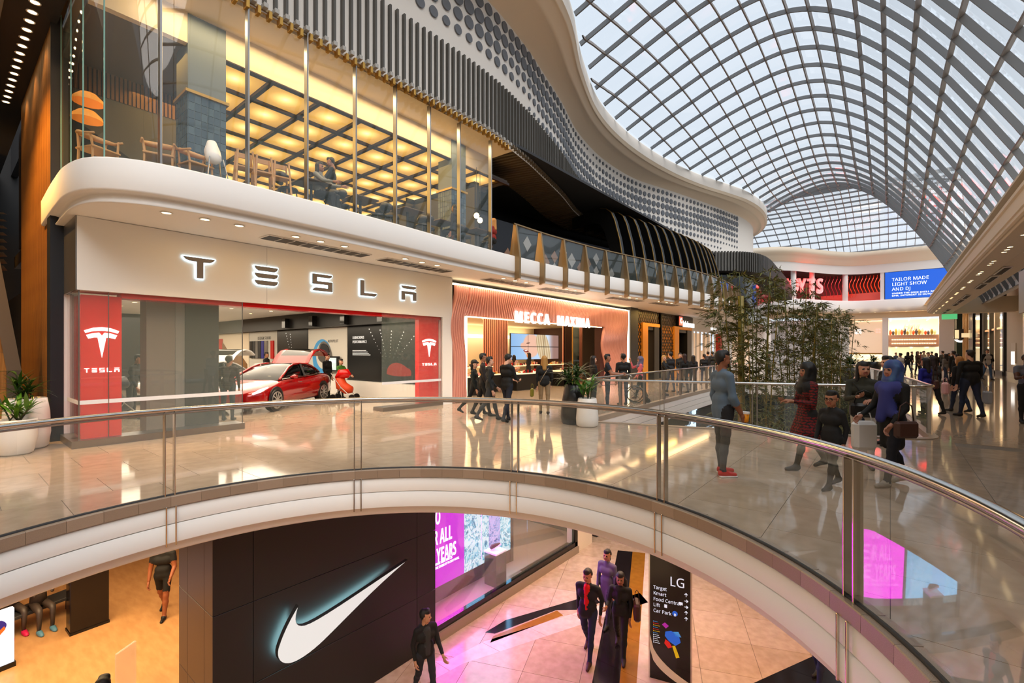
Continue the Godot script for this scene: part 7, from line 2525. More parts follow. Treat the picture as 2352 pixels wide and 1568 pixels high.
func nets(bones: Array, cell: float, k: float) -> Dictionary:
	# bones: [a, b, ra, rb, region]; returns region -> [vertices, normals]
	var lo := Vector3.ONE * 1e9
	var hi := -lo
	for b in bones:
		var r: float = maxf(b[2], b[3]) + cell * 2.0
		lo = lo.min(b[0] - Vector3.ONE * r).min(b[1] - Vector3.ONE * r)
		hi = hi.max(b[0] + Vector3.ONE * r).max(b[1] + Vector3.ONE * r)
	var nx := int((hi.x - lo.x) / cell) + 2
	var ny := int((hi.y - lo.y) / cell) + 2
	var nz := int((hi.z - lo.z) / cell) + 2
	var f := PackedFloat32Array()
	f.resize(nx * ny * nz)
	f.fill(1.0)
	var bd := f.duplicate()
	var rg := PackedByteArray()
	rg.resize(f.size())
	var inv_k := 1.0 / k
	for b in bones:
		var a: Vector3 = b[0] - lo
		var e: Vector3 = b[1] - b[0]
		var ra: float = b[2]
		var rb: float = b[3]
		var reg: int = b[4]
		var kk: float = b[5] if b.size() > 5 else k
		var ee := maxf(e.length_squared(), 1e-8)
		var m := maxf(ra, rb) + k + cell * 1.2
		var p0 := a.min(a + e) - Vector3.ONE * m
		var p1 := a.max(a + e) + Vector3.ONE * m
		var x0 := maxi(0, int(p0.x / cell))
		var x1 := mini(nx - 1, int(p1.x / cell) + 1)
		var y0 := maxi(0, int(p0.y / cell))
		var y1 := mini(ny - 1, int(p1.y / cell) + 1)
		var z0 := maxi(0, int(p0.z / cell))
		var z1 := mini(nz - 1, int(p1.z / cell) + 1)
		for iz in range(z0, z1 + 1):
			for iy in range(y0, y1 + 1):
				var row := (iz * ny + iy) * nx
				for ix in range(x0, x1 + 1):
					var p := Vector3(ix * cell, iy * cell, iz * cell) - a
					var h := clampf(p.dot(e) / ee, 0.0, 1.0)
					var d := (p - e * h).length() - (ra + (rb - ra) * h)
					var i := row + ix
					var o := f[i]
					if d < bd[i]:
						bd[i] = d
						rg[i] = reg
					var q := kk - absf(d - o)
					if q > 0.0:
						f[i] = minf(d, o) - q * q * 0.25 / kk
					elif d < o:
						f[i] = d
	# one vertex in each crossed cell
	var vid := PackedInt32Array()
	vid.resize(f.size())
	vid.fill(-1)
	var vs := PackedVector3Array()
	var vr := PackedByteArray()
	var sl := nx * ny
	var offs8 := PackedInt32Array([0, 1, nx, nx + 1, sl, sl + 1, sl + nx, sl + nx + 1])
	var far := cell * 2.2
	for iz in nz - 1:
		for iy in ny - 1:
			var row := (iz * ny + iy) * nx
			for ix in nx - 1:
				var i := row + ix
				if f[i] > far or f[i] < -far:
					continue
				var s := 0
				for c in 8:
					if f[i + offs8[c]] < 0.0:
						s += 1
				if s == 0 or s == 8:
					continue
				var acc := Vector3.ZERO
				var n := 0
				for ed in [[0, 1], [2, 3], [4, 5], [6, 7], [0, 2], [1, 3], [4, 6], [5, 7], [0, 4], [1, 5], [2, 6], [3, 7]]:
					var fa := f[i + offs8[ed[0]]]
					var fb := f[i + offs8[ed[1]]]
					if (fa < 0.0) != (fb < 0.0):
						var t := fa / (fa - fb)
						var ca: int = ed[0]
						var cb: int = ed[1]
						acc += Vector3(ca & 1, (ca >> 1) & 1, ca >> 2).lerp(Vector3(cb & 1, (cb >> 1) & 1, cb >> 2), t)
						n += 1
				var v := acc / n
				vid[i] = vs.size()
				vs.append(lo + (Vector3(ix, iy, iz) + v) * cell)
				vr.append(rg[i + offs8[(1 if v.x > 0.5 else 0) + (2 if v.y > 0.5 else 0) + (4 if v.z > 0.5 else 0)]])
	var quads := PackedInt32Array()
	for iz in range(1, nz - 1):
		for iy in range(1, ny - 1):
			var row := (iz * ny + iy) * nx
			for ix in range(1, nx - 1):
				var i := row + ix
				var a := f[i]
				if a > far or a < -far:
					continue
				var ins := a < 0.0
				if ins != (f[i + 1] < 0.0):
					var q := [vid[i], vid[i - nx], vid[i - nx - sl], vid[i - sl]]
					if ins:
						q = [q[3], q[2], q[1], q[0]]
					quads.append_array(PackedInt32Array(q))
				if ins != (f[i + nx] < 0.0):
					var q := [vid[i], vid[i - sl], vid[i - 1 - sl], vid[i - 1]]
					if ins:
						q = [q[3], q[2], q[1], q[0]]
					quads.append_array(PackedInt32Array(q))
				if ins != (f[i + sl] < 0.0):
					var q := [vid[i], vid[i - 1], vid[i - 1 - nx], vid[i - nx]]
					if ins:
						q = [q[3], q[2], q[1], q[0]]
					quads.append_array(PackedInt32Array(q))
	var nr := PackedVector3Array()
	nr.resize(vs.size())
	for q in range(0, quads.size(), 4):
		if quads[q] < 0 or quads[q + 1] < 0 or quads[q + 2] < 0 or quads[q + 3] < 0:
			continue
		var n := (vs[quads[q + 2]] - vs[quads[q]]).cross(vs[quads[q + 3]] - vs[quads[q + 1]])
		for e in 4:
			nr[quads[q + e]] += n
	var out := {}
	for q in range(0, quads.size(), 4):
		if quads[q] < 0 or quads[q + 1] < 0 or quads[q + 2] < 0 or quads[q + 3] < 0:
			continue
		var cnt := {}
		var reg := vr[quads[q]]
		for e in 4:
			var r := vr[quads[q + e]]
			cnt[r] = cnt.get(r, 0) + 1
			if cnt[r] > 2:
				reg = r
		if not out.has(reg):
			out[reg] = [PackedVector3Array(), PackedVector3Array()]
		for e in [0, 2, 1, 0, 3, 2]:
			out[reg][0].append(vs[quads[q + e]])
			out[reg][1].append(nr[quads[q + e]].normalized())
	# flip normals outward if the winding came out inside
	return out

func amesh(l: Array) -> ArrayMesh:
	var a := []
	a.resize(Mesh.ARRAY_MAX)
	a[Mesh.ARRAY_VERTEX] = l[0]
	a[Mesh.ARRAY_NORMAL] = l[1]
	var m := ArrayMesh.new()
	m.add_surface_from_arrays(Mesh.PRIMITIVE_TRIANGLES, a)
	return m

func put_in(dst: Array, src: Array, xf: Transform3D) -> void:
	var b := xf.basis
	var mirrored := b.determinant() < 0.0
	var nb := b.inverse().transposed()
	var v: PackedVector3Array = src[0]
	var n: PackedVector3Array = src[1]
	for i in range(0, v.size(), 3):
		for e in ([0, 2, 1] if mirrored else [0, 1, 2]):
			dst[0].append(xf * v[i + e])
			dst[1].append((nb * n[i + e]).normalized())

var head_l := {}
var hand_l := {}
var hair_l := {}

func head_parts() -> void:
	# head with its chin at the origin's front, centre of the skull about 0.13 above the neck
	var b := [
		[Vector3(0, 0.135, -0.015), Vector3(0, 0.125, 0.005), 0.083, 0.080, 0], [Vector3(0, 0.06, 0.03), Vector3(0, 0.02, 0.045), 0.062, 0.040, 0],
		[Vector3(-0.03, 0.03, 0.035), Vector3(0.03, 0.03, 0.035), 0.040, 0.040, 0], [Vector3(0, -0.08, -0.02), Vector3(0, 0.05, -0.01), 0.056, 0.054, 0],
		[Vector3(0, 0.092, 0.085), Vector3(0, 0.065, 0.100), 0.008, 0.013, 0, 0.014], [Vector3(-0.012, 0.060, 0.092), Vector3(0.012, 0.060, 0.092), 0.009, 0.009, 0, 0.01],
		[Vector3(-0.035, 0.112, 0.068), Vector3(0.035, 0.112, 0.068), 0.014, 0.014, 0, 0.02], [Vector3(-0.020, 0.030, 0.079), Vector3(0.020, 0.030, 0.079), 0.008, 0.008, 5, 0.008], [Vector3(-0.018, 0.021, 0.078), Vector3(0.018, 0.021, 0.078), 0.009, 0.009, 5, 0.008],
		[Vector3(-0.036, 0.066, 0.045), Vector3(-0.036, 0.066, 0.045), 0.03, 0.03, 0], [Vector3(0.036, 0.066, 0.045), Vector3(0.036, 0.066, 0.045), 0.03, 0.03, 0],
		[Vector3(-0.083, 0.105, -0.012), Vector3(-0.080, 0.068, -0.005), 0.014, 0.009, 0, 0.006], [Vector3(0.083, 0.105, -0.012), Vector3(0.080, 0.068, -0.005), 0.014, 0.009, 0, 0.006],
		[Vector3(-0.031, 0.094, 0.079), Vector3(-0.031, 0.094, 0.080), 0.010, 0.010, 6, 0.004], [Vector3(0.031, 0.094, 0.079), Vector3(0.031, 0.094, 0.080), 0.010, 0.010, 6, 0.004]]
	head_l = nets(b, 0.0065, 0.03)
	var fing := []
	var bases := [[-0.030, 0.070], [-0.010, 0.078], [0.010, 0.074], [0.029, 0.058]]
	for i in 4:
		var x: float = bases[i][0]
		var l: float = bases[i][1]
		var p0 := Vector3(x, -0.095, 0)
		var p1 := p0 + Vector3(x * 0.15, -l * 0.50, 0.012)
		var p2 := p1 + Vector3(0, -l * 0.30, 0.020)
		var p3 := p2 + Vector3(0, -l * 0.16, 0.022)
		fing.append([p0, p1, 0.0095, 0.0088, 0, 0.004])
		fing.append([p1, p2, 0.0088, 0.008, 0, 0.004])
		fing.append([p2, p3, 0.008, 0.0068, 0, 0.004])
	fing.append([Vector3(-0.022, -0.035, 0.006), Vector3(-0.048, -0.070, 0.022), 0.013, 0.011, 0, 0.008])
	fing.append([Vector3(-0.048, -0.070, 0.022), Vector3(-0.052, -0.102, 0.034), 0.0105, 0.008, 0, 0.004])
	for x in [-0.022, -0.007, 0.008, 0.022]:
		fing.append([Vector3(x * 0.6, -0.025, 0), Vector3(x * 1.25, -0.093, 0), 0.015, 0.0115, 0, 0.02])
	fing.append([Vector3(0, 0.06, 0), Vector3(0, -0.02, 0), 0.027, 0.024, 0, 0.02])
	hand_l = nets(fing, 0.0055, 0.02)
	var short := [[Vector3(0, 0.150, -0.030), Vector3(0, 0.165, 0.015), 0.084, 0.070, 0], [Vector3(-0.042, 0.12, -0.035), Vector3(0.042, 0.12, -0.035), 0.050, 0.050, 0], [Vector3(0, 0.08, -0.052), Vector3(0, 0.035, -0.05), 0.050, 0.03, 0], [Vector3(-0.03, 0.195, 0.045), Vector3(0.035, 0.200, 0.04), 0.026, 0.026, 0]]
	hair_l["short"] = nets(short, 0.009, 0.03)
	var long := [[Vector3(0, 0.150, -0.025), Vector3(0, 0.160, 0.012), 0.085, 0.072, 0], [Vector3(0, 0.12, -0.05), Vector3(0, -0.16, -0.075), 0.072, 0.062, 0], [Vector3(-0.076, 0.13, -0.01), Vector3(-0.088, -0.10, -0.01), 0.022, 0.030, 0], [Vector3(0.076, 0.13, -0.01), Vector3(0.088, -0.10, -0.01), 0.022, 0.030, 0]]
	hair_l["long"] = nets(long, 0.011, 0.035)
	var curl := long.duplicate()
	for i in 10:
		var a := TAU * i / 10
		curl.append([Vector3(cos(a) * 0.10, 0.02 + 0.03 * sin(i * 2.0), -0.05 + sin(a) * 0.06 - 0.01), Vector3(cos(a) * 0.11, -0.12, -0.06 + sin(a) * 0.06), 0.042, 0.035, 0])
	hair_l["curly"] = nets(curl, 0.012, 0.03)
	var tail := short.duplicate()
	tail.append([Vector3(0, 0.13, -0.10), Vector3(0, -0.06, -0.13), 0.035, 0.02, 0])
	hair_l["tail"] = nets(tail, 0.010, 0.03)
	var cap := [[Vector3(0, 0.155, -0.02), Vector3(0, 0.165, 0.01), 0.092, 0.085, 0], [Vector3(-0.03, 0.15, 0.09), Vector3(0.03, 0.15, 0.09), 0.03, 0.03, 0], [Vector3(0, 0.145, 0.13), Vector3(0, 0.145, 0.10), 0.02, 0.03, 0], [Vector3(0, 0.06, -0.05), Vector3(0, -0.05, -0.06), 0.07, 0.06, 0]]
	hair_l["cap"] = nets(cap, 0.011, 0.02)
	var scarf := [[Vector3(0, 0.145, -0.025), Vector3(0, 0.155, 0.010), 0.103, 0.088, 0], [Vector3(0, 0.10, -0.055), Vector3(0, -0.08, -0.04), 0.095, 0.09, 0], [Vector3(-0.078, 0.13, 0.02), Vector3(-0.055, -0.03, 0.045), 0.035, 0.045, 0], [Vector3(0.078, 0.13, 0.02), Vector3(0.055, -0.03, 0.045), 0.035, 0.045, 0], [Vector3(-0.05, -0.045, 0.05), Vector3(0.05, -0.045, 0.05), 0.04, 0.04, 0], [Vector3(0, -0.07, 0.0), Vector3(0, -0.17, 0.01), 0.105, 0.15, 0]]
	hair_l["scarf"] = nets(scarf, 0.010, 0.03)

var last_hands := []
var pmats := {}
func pm(c: Color, rough := 0.8) -> StandardMaterial3D:
	var key := c.to_html() + str(rough)
	if not pmats.has(key):
		var m := StandardMaterial3D.new()
		m.resource_name = "cloth_" + key.left(6)
		m.albedo_color = c
		m.roughness = rough
		pmats[key] = m
	return pmats[key]

# d: label, at, face (degrees: 0 towards the viewpoint, 90 to its right), h, top, legs, shoe, hair colour, style, skin,
#    optional: step, arms [[fwd, out, bend], [fwd, out, bend]], sleeve (0..1), shorts, skirt [hem height, radius], coat, sit, lean, head turn, tilt, wide, cell
func person(d: Dictionary) -> Node3D:
	var at: Vector3 = d.at
	var yaw := deg_to_rad(39.0 + d.face)
	var o := thing("person", d.label, "person", at, yaw, d.get("group", ""))
	var s: float = d.h / 1.75
	var wd: float = d.get("wide", 1.0)
	var step: float = d.get("step", 0.0)
	var lean: float = d.get("lean", 0.0)
	var sit: bool = d.get("sit", false)
	var bones := []
	var hip := Vector3(0, 0.93, 0) * s
	var legs := []
	var low := 1e9
	for sd in [-1, 1]:
		var th: float = (deg_to_rad(84.0) if sit else step * sd)
		var kn: float = (deg_to_rad(84.0) if sit else (absf(step) * 0.9 if sd * step < 0.0 else absf(step) * 0.25))
		var hj := hip + Vector3(0.095 * sd * wd, -0.01, 0) * s
		var kj := hj + Vector3(0.012 * sd, -cos(th), sin(th)) * 0.44 * s
		var sh := th - kn
		var aj := kj + Vector3(0.0, -cos(sh), sin(sh)) * 0.42 * s
		var heel := 0.0 if sh > -0.25 else (-sh) * 0.8
		var toe := aj + Vector3(0.015 * sd, -0.055 - 0.10 * sin(heel), 0.17 * cos(heel)) * s
		legs.append([hj, kj, aj, toe])
		low = minf(low, minf(aj.y - 0.075 * s, toe.y - 0.028 * s))
	var up := Vector3(0, -low, 0)
	if sit:
		up = Vector3(0, 0.0, 0) + Vector3(0, -low, 0)
	var lb: int = SKIN if d.get("shorts", false) else LEGS
	for i in 2:
		var sd := -1 if i == 0 else 1
		var l: Array = legs[i]
		for j in 4:
			l[j] += up
		bones.append([l[0], l[0].lerp(l[1], 0.75), 0.088 * s * wd, 0.066 * s, LEGS])
		bones.append([l[0].lerp(l[1], 0.75), l[1], 0.062 * s, 0.056 * s, lb])
		bones.append([l[1], l[1].lerp(l[2], 0.35) + Vector3(0, 0, -0.012) * s, 0.055 * s, 0.056 * s, lb])
		bones.append([l[1].lerp(l[2], 0.35) + Vector3(0, 0, -0.012) * s, l[2], 0.055 * s, 0.040 * s, lb])
		bones.append([l[2] + Vector3(0, -0.035, -0.025) * s, l[2] + Vector3(0, -0.035, 0.02) * s, 0.042 * s, 0.045 * s, SHOE])
		bones.append([l[2] + Vector3(0, -0.04, 0.02) * s, l[3], 0.042 * s, 0.032 * s, SHOE])
	hip += up
	var R := Basis(Vector3.RIGHT, lean)
	var T := func(v: Vector3) -> Vector3:
		return hip + R * (v * s)
	var long_top: float = d.get("hem", 0.0)
	bones.append([T.call(Vector3(-0.065 * wd, 0.0, -0.01)), T.call(Vector3(0.065 * wd, 0.0, -0.01)), 0.105 * s, 0.105 * s, TOP if long_top > 0.02 else LEGS])
	bones.append([T.call(Vector3(-0.055 * wd, 0.13, 0)), T.call(Vector3(0.055 * wd, 0.13, 0)), 0.105 * s * wd, 0.105 * s * wd, TOP])
	bones.append([T.call(Vector3(-0.085 * wd, 0.34, 0.0)), T.call(Vector3(0.085 * wd, 0.34, 0.0)), 0.112 * s, 0.112 * s, TOP])
	bones.append([T.call(Vector3(-0.145 * wd, 0.475, -0.01)), T.call(Vector3(0.145 * wd, 0.475, -0.01)), 0.062 * s, 0.062 * s, TOP])
	bones.append([T.call(Vector3(0, 0.46, -0.012)), T.call(Vector3(0, 0.54, -0.005)), 0.075 * s, 0.056 * s, TOP])
	bones.append([T.call(Vector3(0, 0.52, -0.005)), T.call(Vector3(0, 0.59, 0.0)), 0.050 * s, 0.050 * s, SKIN])
	if d.get("hood", false):
		bones.append([T.call(Vector3(-0.08, 0.50, -0.07)), T.call(Vector3(0.08, 0.50, -0.07)), 0.055 * s, 0.055 * s, TOP])
	if long_top > 0.02:
		for sd in [-1, 1]:
			bones.append([T.call(Vector3(0.05 * sd, 0.10, 0)), T.call(Vector3(0.055 * sd * wd, -long_top + 0.09, 0.0)), 0.100 * s * wd, 0.104 * s * wd, TOP])
	if d.has("skirt"):
		var hm: float = d.skirt[0]
		for sd in [-1, 1]:
			bones.append([T.call(Vector3(0.05 * sd, 0.0, 0)), T.call(Vector3(0.07 * sd, hm + d.skirt[1] - hip.y / s, 0.02)), 0.115 * s, d.skirt[1] * s, TOP if d.get("dress", true) else LEGS])
	var arms: Array = d.get("arms", [[0.1, 0.12, 0.25], [0.0, 0.12, 0.2]])
	var sl: float = d.get("sleeve", 1.0)
	var hands := []
	for i in 2:
		var sd := -1 if i == 0 else 1
		var am: Array = arms[i]
		var sj: Vector3 = T.call(Vector3(0.185 * sd * wd, 0.465, -0.01))
		var dr := Basis(Vector3.RIGHT, -am[0]) * (Basis(Vector3(0, 0, 1), am[1] * sd) * Vector3(0, -1, 0))
		var ej: Vector3 = sj + dr * 0.295 * s
		var inw: float = am[3] if am.size() > 3 else 0.1
		var dr2 := Basis(Vector3.RIGHT, -(am[0] + am[2])) * (Basis(Vector3(0, 0, 1), (am[1] - inw * 2.0) * sd) * Vector3(0, -1, 0))
		var wj := ej + dr2 * 0.255 * s
		bones.append([sj, ej, 0.058 * s, 0.048 * s, TOP if sl > 0.2 else SKIN, 0.016])
		if sl <= 0.2:
			bones.append([sj, sj.lerp(ej, 0.5), 0.060 * s, 0.058 * s, TOP])
		bones.append([ej, wj, 0.046 * s, 0.034 * s, TOP if sl > 0.6 else SKIN, 0.012])
		if sl > 0.2 and sl <= 0.6:
			bones.append([ej, ej.lerp(wj, 0.35), 0.052 * s, 0.050 * s, TOP])
		hands.append([wj, dr2, sd])
	for e in d.get("extra", []):
		bones.append([T.call(e[0]), T.call(e[1]), e[2] * s, e[3] * s, EXTRA])
	var g := nets(bones, d.get("cell", 0.024), 0.035)
	var skin: Array = g.get(SKIN, [PackedVector3Array(), PackedVector3Array()])
	# head and hands join the skin
	var hb := R * Basis(Vector3.UP, deg_to_rad(d.get("turn", 0.0))) * Basis(Vector3.RIGHT, deg_to_rad(d.get("tilt", 0.0)))
	var hx := Transform3D(hb * Basis.from_scale(Vector3.ONE * (s * 0.5 + 0.5) * 1.0), T.call(Vector3(0, 0.605, 0.0)))
	put_in(skin, head_l[0], hx)
	for h in hands:
		var y: Vector3 = -h[1].normalized()
		var x := (R * Vector3(0, 0, 1)).cross(y)
		x = (Vector3.RIGHT - y * y.x).normalized() if x.length() < 0.2 else x.normalized()
		# palms turned to the thigh: the hand's broad side faces inwards
		var z := x.cross(y).normalized()
		var bb := Basis(z * h[2], y, -x * h[2]) if true else Basis(x, y, z)
		if bb.determinant() < 0.0:
			bb = Basis(-bb.x, bb.y, bb.z)
		bb = Basis(bb.x * -1.0, bb.y, bb.z * -1.0) if (bb.x.dot(R * Vector3(0, 0, 1)) > 0.0) else bb
		put_in(skin, hand_l[0], Transform3D(bb * Basis.from_scale(Vector3.ONE * s), h[0] - y * 0.035 * s))
	last_hands = hands.map(func(h): return o.transform * (h[0] + h[1].normalized() * 0.09))
	var sk: Color = d.get("skin", Color(0.72, 0.50, 0.39))
	part("body", amesh(skin), pm(sk, 0.55), o)
	if g.has(TOP):
		part(d.get("top_name", "jacket"), amesh(g[TOP]), d.top_mat if d.has("top_mat") else pm(d.top), o)
	if g.has(LEGS):
		part(d.get("legs_name", "trousers"), amesh(g[LEGS]), pm(d.legs), o)
	if g.has(SHOE):
		part("shoes", amesh(g[SHOE]), pm(d.get("shoe", Color(0.05, 0.05, 0.05)), 0.6), o)
	if g.has(EXTRA):
		part(d.get("extra_name", "scarf"), amesh(g[EXTRA]), pm(d.get("extra_col", Color.GRAY)), o)
	if head_l.has(6):
		part("eyes", amesh(head_l[6]), pm(Color(0.05, 0.04, 0.035), 0.2), o, hx)
	if head_l.has(5):
		part("mouth", amesh(head_l[5]), pm(sk.lerp(Color(0.45, 0.13, 0.12), 0.55), 0.5), o, hx)
	var style: String = d.get("style", "short")
	var hm2 := amesh(hair_l[style][0])
	part("headscarf" if style == "scarf" else "cap" if style == "cap" else "hair", hm2, d.hair_mat if d.has("hair_mat") else pm(d.get("hair", Color(0.05, 0.035, 0.03)), 0.6), o, hx)
	if d.get("beard", false):
		var bl := nets([[Vector3(-0.045, 0.025, 0.045), Vector3(0.0, 0.0, 0.068), 0.026, 0.026, 0], [Vector3(0.045, 0.025, 0.045), Vector3(0.0, 0.0, 0.068), 0.026, 0.026, 0], [Vector3(-0.02, 0.047, 0.085), Vector3(0.02, 0.047, 0.085), 0.008, 0.008, 0]], 0.007, 0.012)
		part("beard", amesh(bl[0]), pm(Color(0.07, 0.05, 0.045), 0.7), o, hx)
	if d.get("glasses", false):
		var st := S()
		for x in [-0.033, 0.033]:
			tube(st, arc3(Vector3(x, 0.092, 0.098), 0.024, 14), 0.0035, 5, true)
		cyl(st, Vector3(-0.06, 0.097, 0.095), Vector3(-0.085, 0.10, 0.0), 0.003, 4)
		cyl(st, Vector3(0.06, 0.097, 0.095), Vector3(0.085, 0.10, 0.0), 0.003, 4)
		cyl(st, Vector3(-0.012, 0.094, 0.10), Vector3(0.012, 0.094, 0.10), 0.003, 4)
		obj("glasses", st, M.black, o, hx)
	if d.has("strap"):
		var st := S(true)
		var q: Array = d.strap[0]
		tube(st, q.map(func(v): return T.call(v)), 0.010, 5)
		obj("strap", st, pm(d.strap[1]), o)
	if d.has("laces"):
		var st := S(true)
		for i in 2:
			var l: Array = legs[i]
			tube(st, [l[2] + Vector3(-0.012, -0.073, -0.05) * s, l[2] + Vector3(0, -0.073, 0.03) * s, l[3] + Vector3(0, -0.022, 0.02) * s], [0.030 * s, 0.036 * s, 0.026 * s], 8)
		obj("soles", st, pm(Color(0.85, 0.84, 0.82)), o, Transform3D(Basis.from_scale(Vector3(1.15, 0.45, 1)), Vector3(0, 0.004, 0)))
	return o

func bag(n: String, label: String, at: Vector3, size: Vector3, c: Material, turn: float, strap := 0.0) -> void:
	var o := thing(n, label, "bag", at, turn)
	var st := S()
	cbox(st, Vector3.ZERO, size, minf(size.x, size.z) * 0.3)
	obj("pouch", st, c, o)
	st = S(true)
	var h := maxf(strap, 0.14)
	tube(st, [Vector3(-size.x * 0.35, size.y * 0.48, 0), Vector3(-size.x * 0.25, size.y * 0.5 + h * 0.8, 0), Vector3(0, size.y * 0.5 + h, 0), Vector3(size.x * 0.25, size.y * 0.5 + h * 0.8, 0), Vector3(size.x * 0.35, size.y * 0.48, 0)], 0.008, 6)
	obj("handle", st, c, o)

func people() -> void:
	head_parts()
	var dk := Color(0.035, 0.035, 0.04)
	var jean := Color(0.12, 0.17, 0.27)
	var brown := Color(0.10, 0.06, 0.04)
	var tan := Color(0.62, 0.42, 0.31)
	var pale := Color(0.82, 0.62, 0.51)
	# --- nearest group on the walkway
	person({"label": "man in grey blue shirt and red canvas shoes standing behind the near rail", "at": Vector3(-1.95, 0, -7.43), "face": 95.0, "h": 1.83, "top": Color(0.33, 0.41, 0.49), "top_name": "shirt", "hem": 0.17, "legs": Color(0.09, 0.10, 0.12), "shoe": Color(0.70, 0.06, 0.07), "skin": Color(0.52, 0.32, 0.22), "beard": true, "arms": [[0.10, 0.08, 0.45], [0.0, 0.10, 0.25]], "sleeve": 0.55, "step": 0.05, "cell": 0.015, "turn": -6.0, "laces": true, "wide": 1.08})
	var st := S(true)
	lathe(st, [Vector2(0.0, 0), Vector2(0.035, 0), Vector2(0.045, 0.12), Vector2(0.0, 0.125)], 14)
	var cup := thing("drink_cup", "yellow and white drink cup held by the man in the blue shirt", "cup", last_hands[0] + Vector3(0.03, -0.06, -0.03))
	obj("cup", st, M.yellow, cup)
	obj("lid", bx(Vector3(-0.045, 0.12, -0.045), Vector3(0.045, 0.15, 0.045)), M.white, cup)
	person({"label": "woman in black headscarf and red patterned dress walking left", "at": Vector3(-1.02, 0, -8.62), "face": 268.0, "h": 1.66, "top": Color(0.40, 0.03, 0.04), "top_mat": M.redpattern, "top_name": "dress", "skirt": [0.42, 0.19], "legs": dk, "shoe": dk, "hair": Color(0.012, 0.012, 0.014), "style": "scarf", "skin": tan, "arms": [[0.15, 0.1, 1.5, 0.3], [0.1, 0.1, 1.6, 0.3]], "step": 0.30, "cell": 0.018, "extra": [[Vector3(-0.10, 0.43, 0.03), Vector3(0.10, 0.43, 0.03), 0.10, 0.10], [Vector3(-0.12, 0.12, -0.06), Vector3(0.0, 0.40, -0.08), 0.11, 0.09]], "extra_col": Color(0.05, 0.05, 0.06)})
	person({"label": "boy with glasses in dark hooded jacket at the near post", "at": Vector3(-0.62, 0, -7.65), "face": 290.0, "h": 1.28, "top": Color(0.06, 0.065, 0.08), "hood": true, "hem": 0.06, "legs": Color(0.05, 0.055, 0.065), "hair": Color(0.03, 0.025, 0.02), "skin": tan, "glasses": true, "step": 0.28, "cell": 0.014, "turn": 12.0, "arms": [[0.15, 0.12, 0.3], [-0.25, 0.12, 0.4]]})
	person({"label": "woman in olive hooded jacket with long dark hair facing the viewer", "at": Vector3(-0.34, 0, -9.42), "face": 325.0, "h": 1.66, "top": Color(0.15, 0.15, 0.10), "hood": true, "hem": 0.10, "legs": Color(0.74, 0.71, 0.68), "shoe": Color(0.08, 0.08, 0.09), "hair": Color(0.045, 0.03, 0.03), "style": "long", "skin": Color(0.70, 0.50, 0.40), "arms": [[0.45, 0.12, 1.35, 0.3], [0.4, 0.12, 1.2, 0.3]], "step": 0.22, "cell": 0.017, "turn": 22.0, "strap": [[Vector3(-0.14, 0.48, 0.07), Vector3(-0.02, 0.30, 0.14), Vector3(0.14, 0.05, 0.13)], Color(0.03, 0.03, 0.03)]})
	bag("shoulder_bag", "black quilted bag hanging at the olive jacket woman's waist", Vector3(-0.32, 0.93, -9.12), Vector3(0.38, 0.22, 0.14), M.black, 0.4, 0.2)
	person({"label": "woman in blue and violet headscarf and long black cardigan", "at": Vector3(0.02, 0, -8.33), "face": 275.0, "h": 1.70, "top": Color(0.02, 0.02, 0.023), "top_name": "cardigan", "hem": 0.42, "legs": Color(0.045, 0.06, 0.12), "shoe": Color(0.55, 0.52, 0.48), "hair": Color(0.12, 0.16, 0.42), "hair_mat": M.scarfblue, "style": "scarf", "skin": Color(0.66, 0.46, 0.37), "arms": [[0.3, 0.1, 0.7], [0.1, 0.12, 0.6]], "step": 0.24, "cell": 0.017, "extra": [[Vector3(-0.10, 0.45, 0.05), Vector3(0.10, 0.45, 0.05), 0.10, 0.10], [Vector3(0.05, 0.40, 0.12), Vector3(0.02, 0.02, 0.20), 0.09, 0.06], [Vector3(0.0, 0.42, 0.1), Vector3(0.12, 0.10, 0.12), 0.09, 0.06]], "extra_col": Color(0.17, 0.19, 0.46)})
	bag("handbag", "brown leather handbag at the side of the blue headscarf woman", Vector3(0.16, 0.82, -8.02), Vector3(0.30, 0.22, 0.10), M.bagbrown, 0.7, 0.25)
	bag("carrier_bag", "white and red plastic carrier bag between the two women", Vector3(-0.30, 0.62, -8.55), Vector3(0.32, 0.42, 0.16), M.white, 0.6, 0.1)
	# --- right walkway
	person({"label": "woman in grey coat with long brown hair walking away on the right", "at": Vector3(0.96, 0, -18.4), "face": 185.0, "h": 1.68, "top": Color(0.25, 0.26, 0.28), "hem": 0.16, "legs": dk, "hair": Color(0.09, 0.05, 0.035), "style": "long", "skin": pale, "step": 0.2, "cell": 0.02, "wide": 1.12, "arms": [[0.05, 0.12, 0.3], [0.1, 0.45, 0.2, 0.0]], "strap": [[Vector3(-0.15, 0.49, -0.02), Vector3(-0.20, 0.25, -0.08), Vector3(-0.22, 0.05, -0.03)], Color(0.02, 0.02, 0.02)]})
	bag("shoulder_bag", "black shoulder bag on the grey coat woman's left side", Vector3(0.72, 1.05, -18.25), Vector3(0.12, 0.26, 0.30), M.black, 0.3, 0.3)
	person({"label": "broad man in dark navy jacket and jeans walking away", "at": Vector3(1.74, 0, -18.3), "face": 178.0, "h": 1.86, "top": Color(0.04, 0.045, 0.06), "hem": 0.06, "legs": Color(0.09, 0.13, 0.22), "shoe": Color(0.04, 0.03, 0.03), "hair": Color(0.13, 0.07, 0.05), "skin": pale, "wide": 1.3, "step": 0.18, "cell": 0.02, "arms": [[0.1, 0.16, 0.25], [0.0, 0.2, 0.2]]})
	bag("carrier_bag", "pale plastic bag in the navy jacket man's right hand", Vector3(2.12, 0.55, -18.6), Vector3(0.14, 0.36, 0.26), M.palebag, 0.4, 0.12)
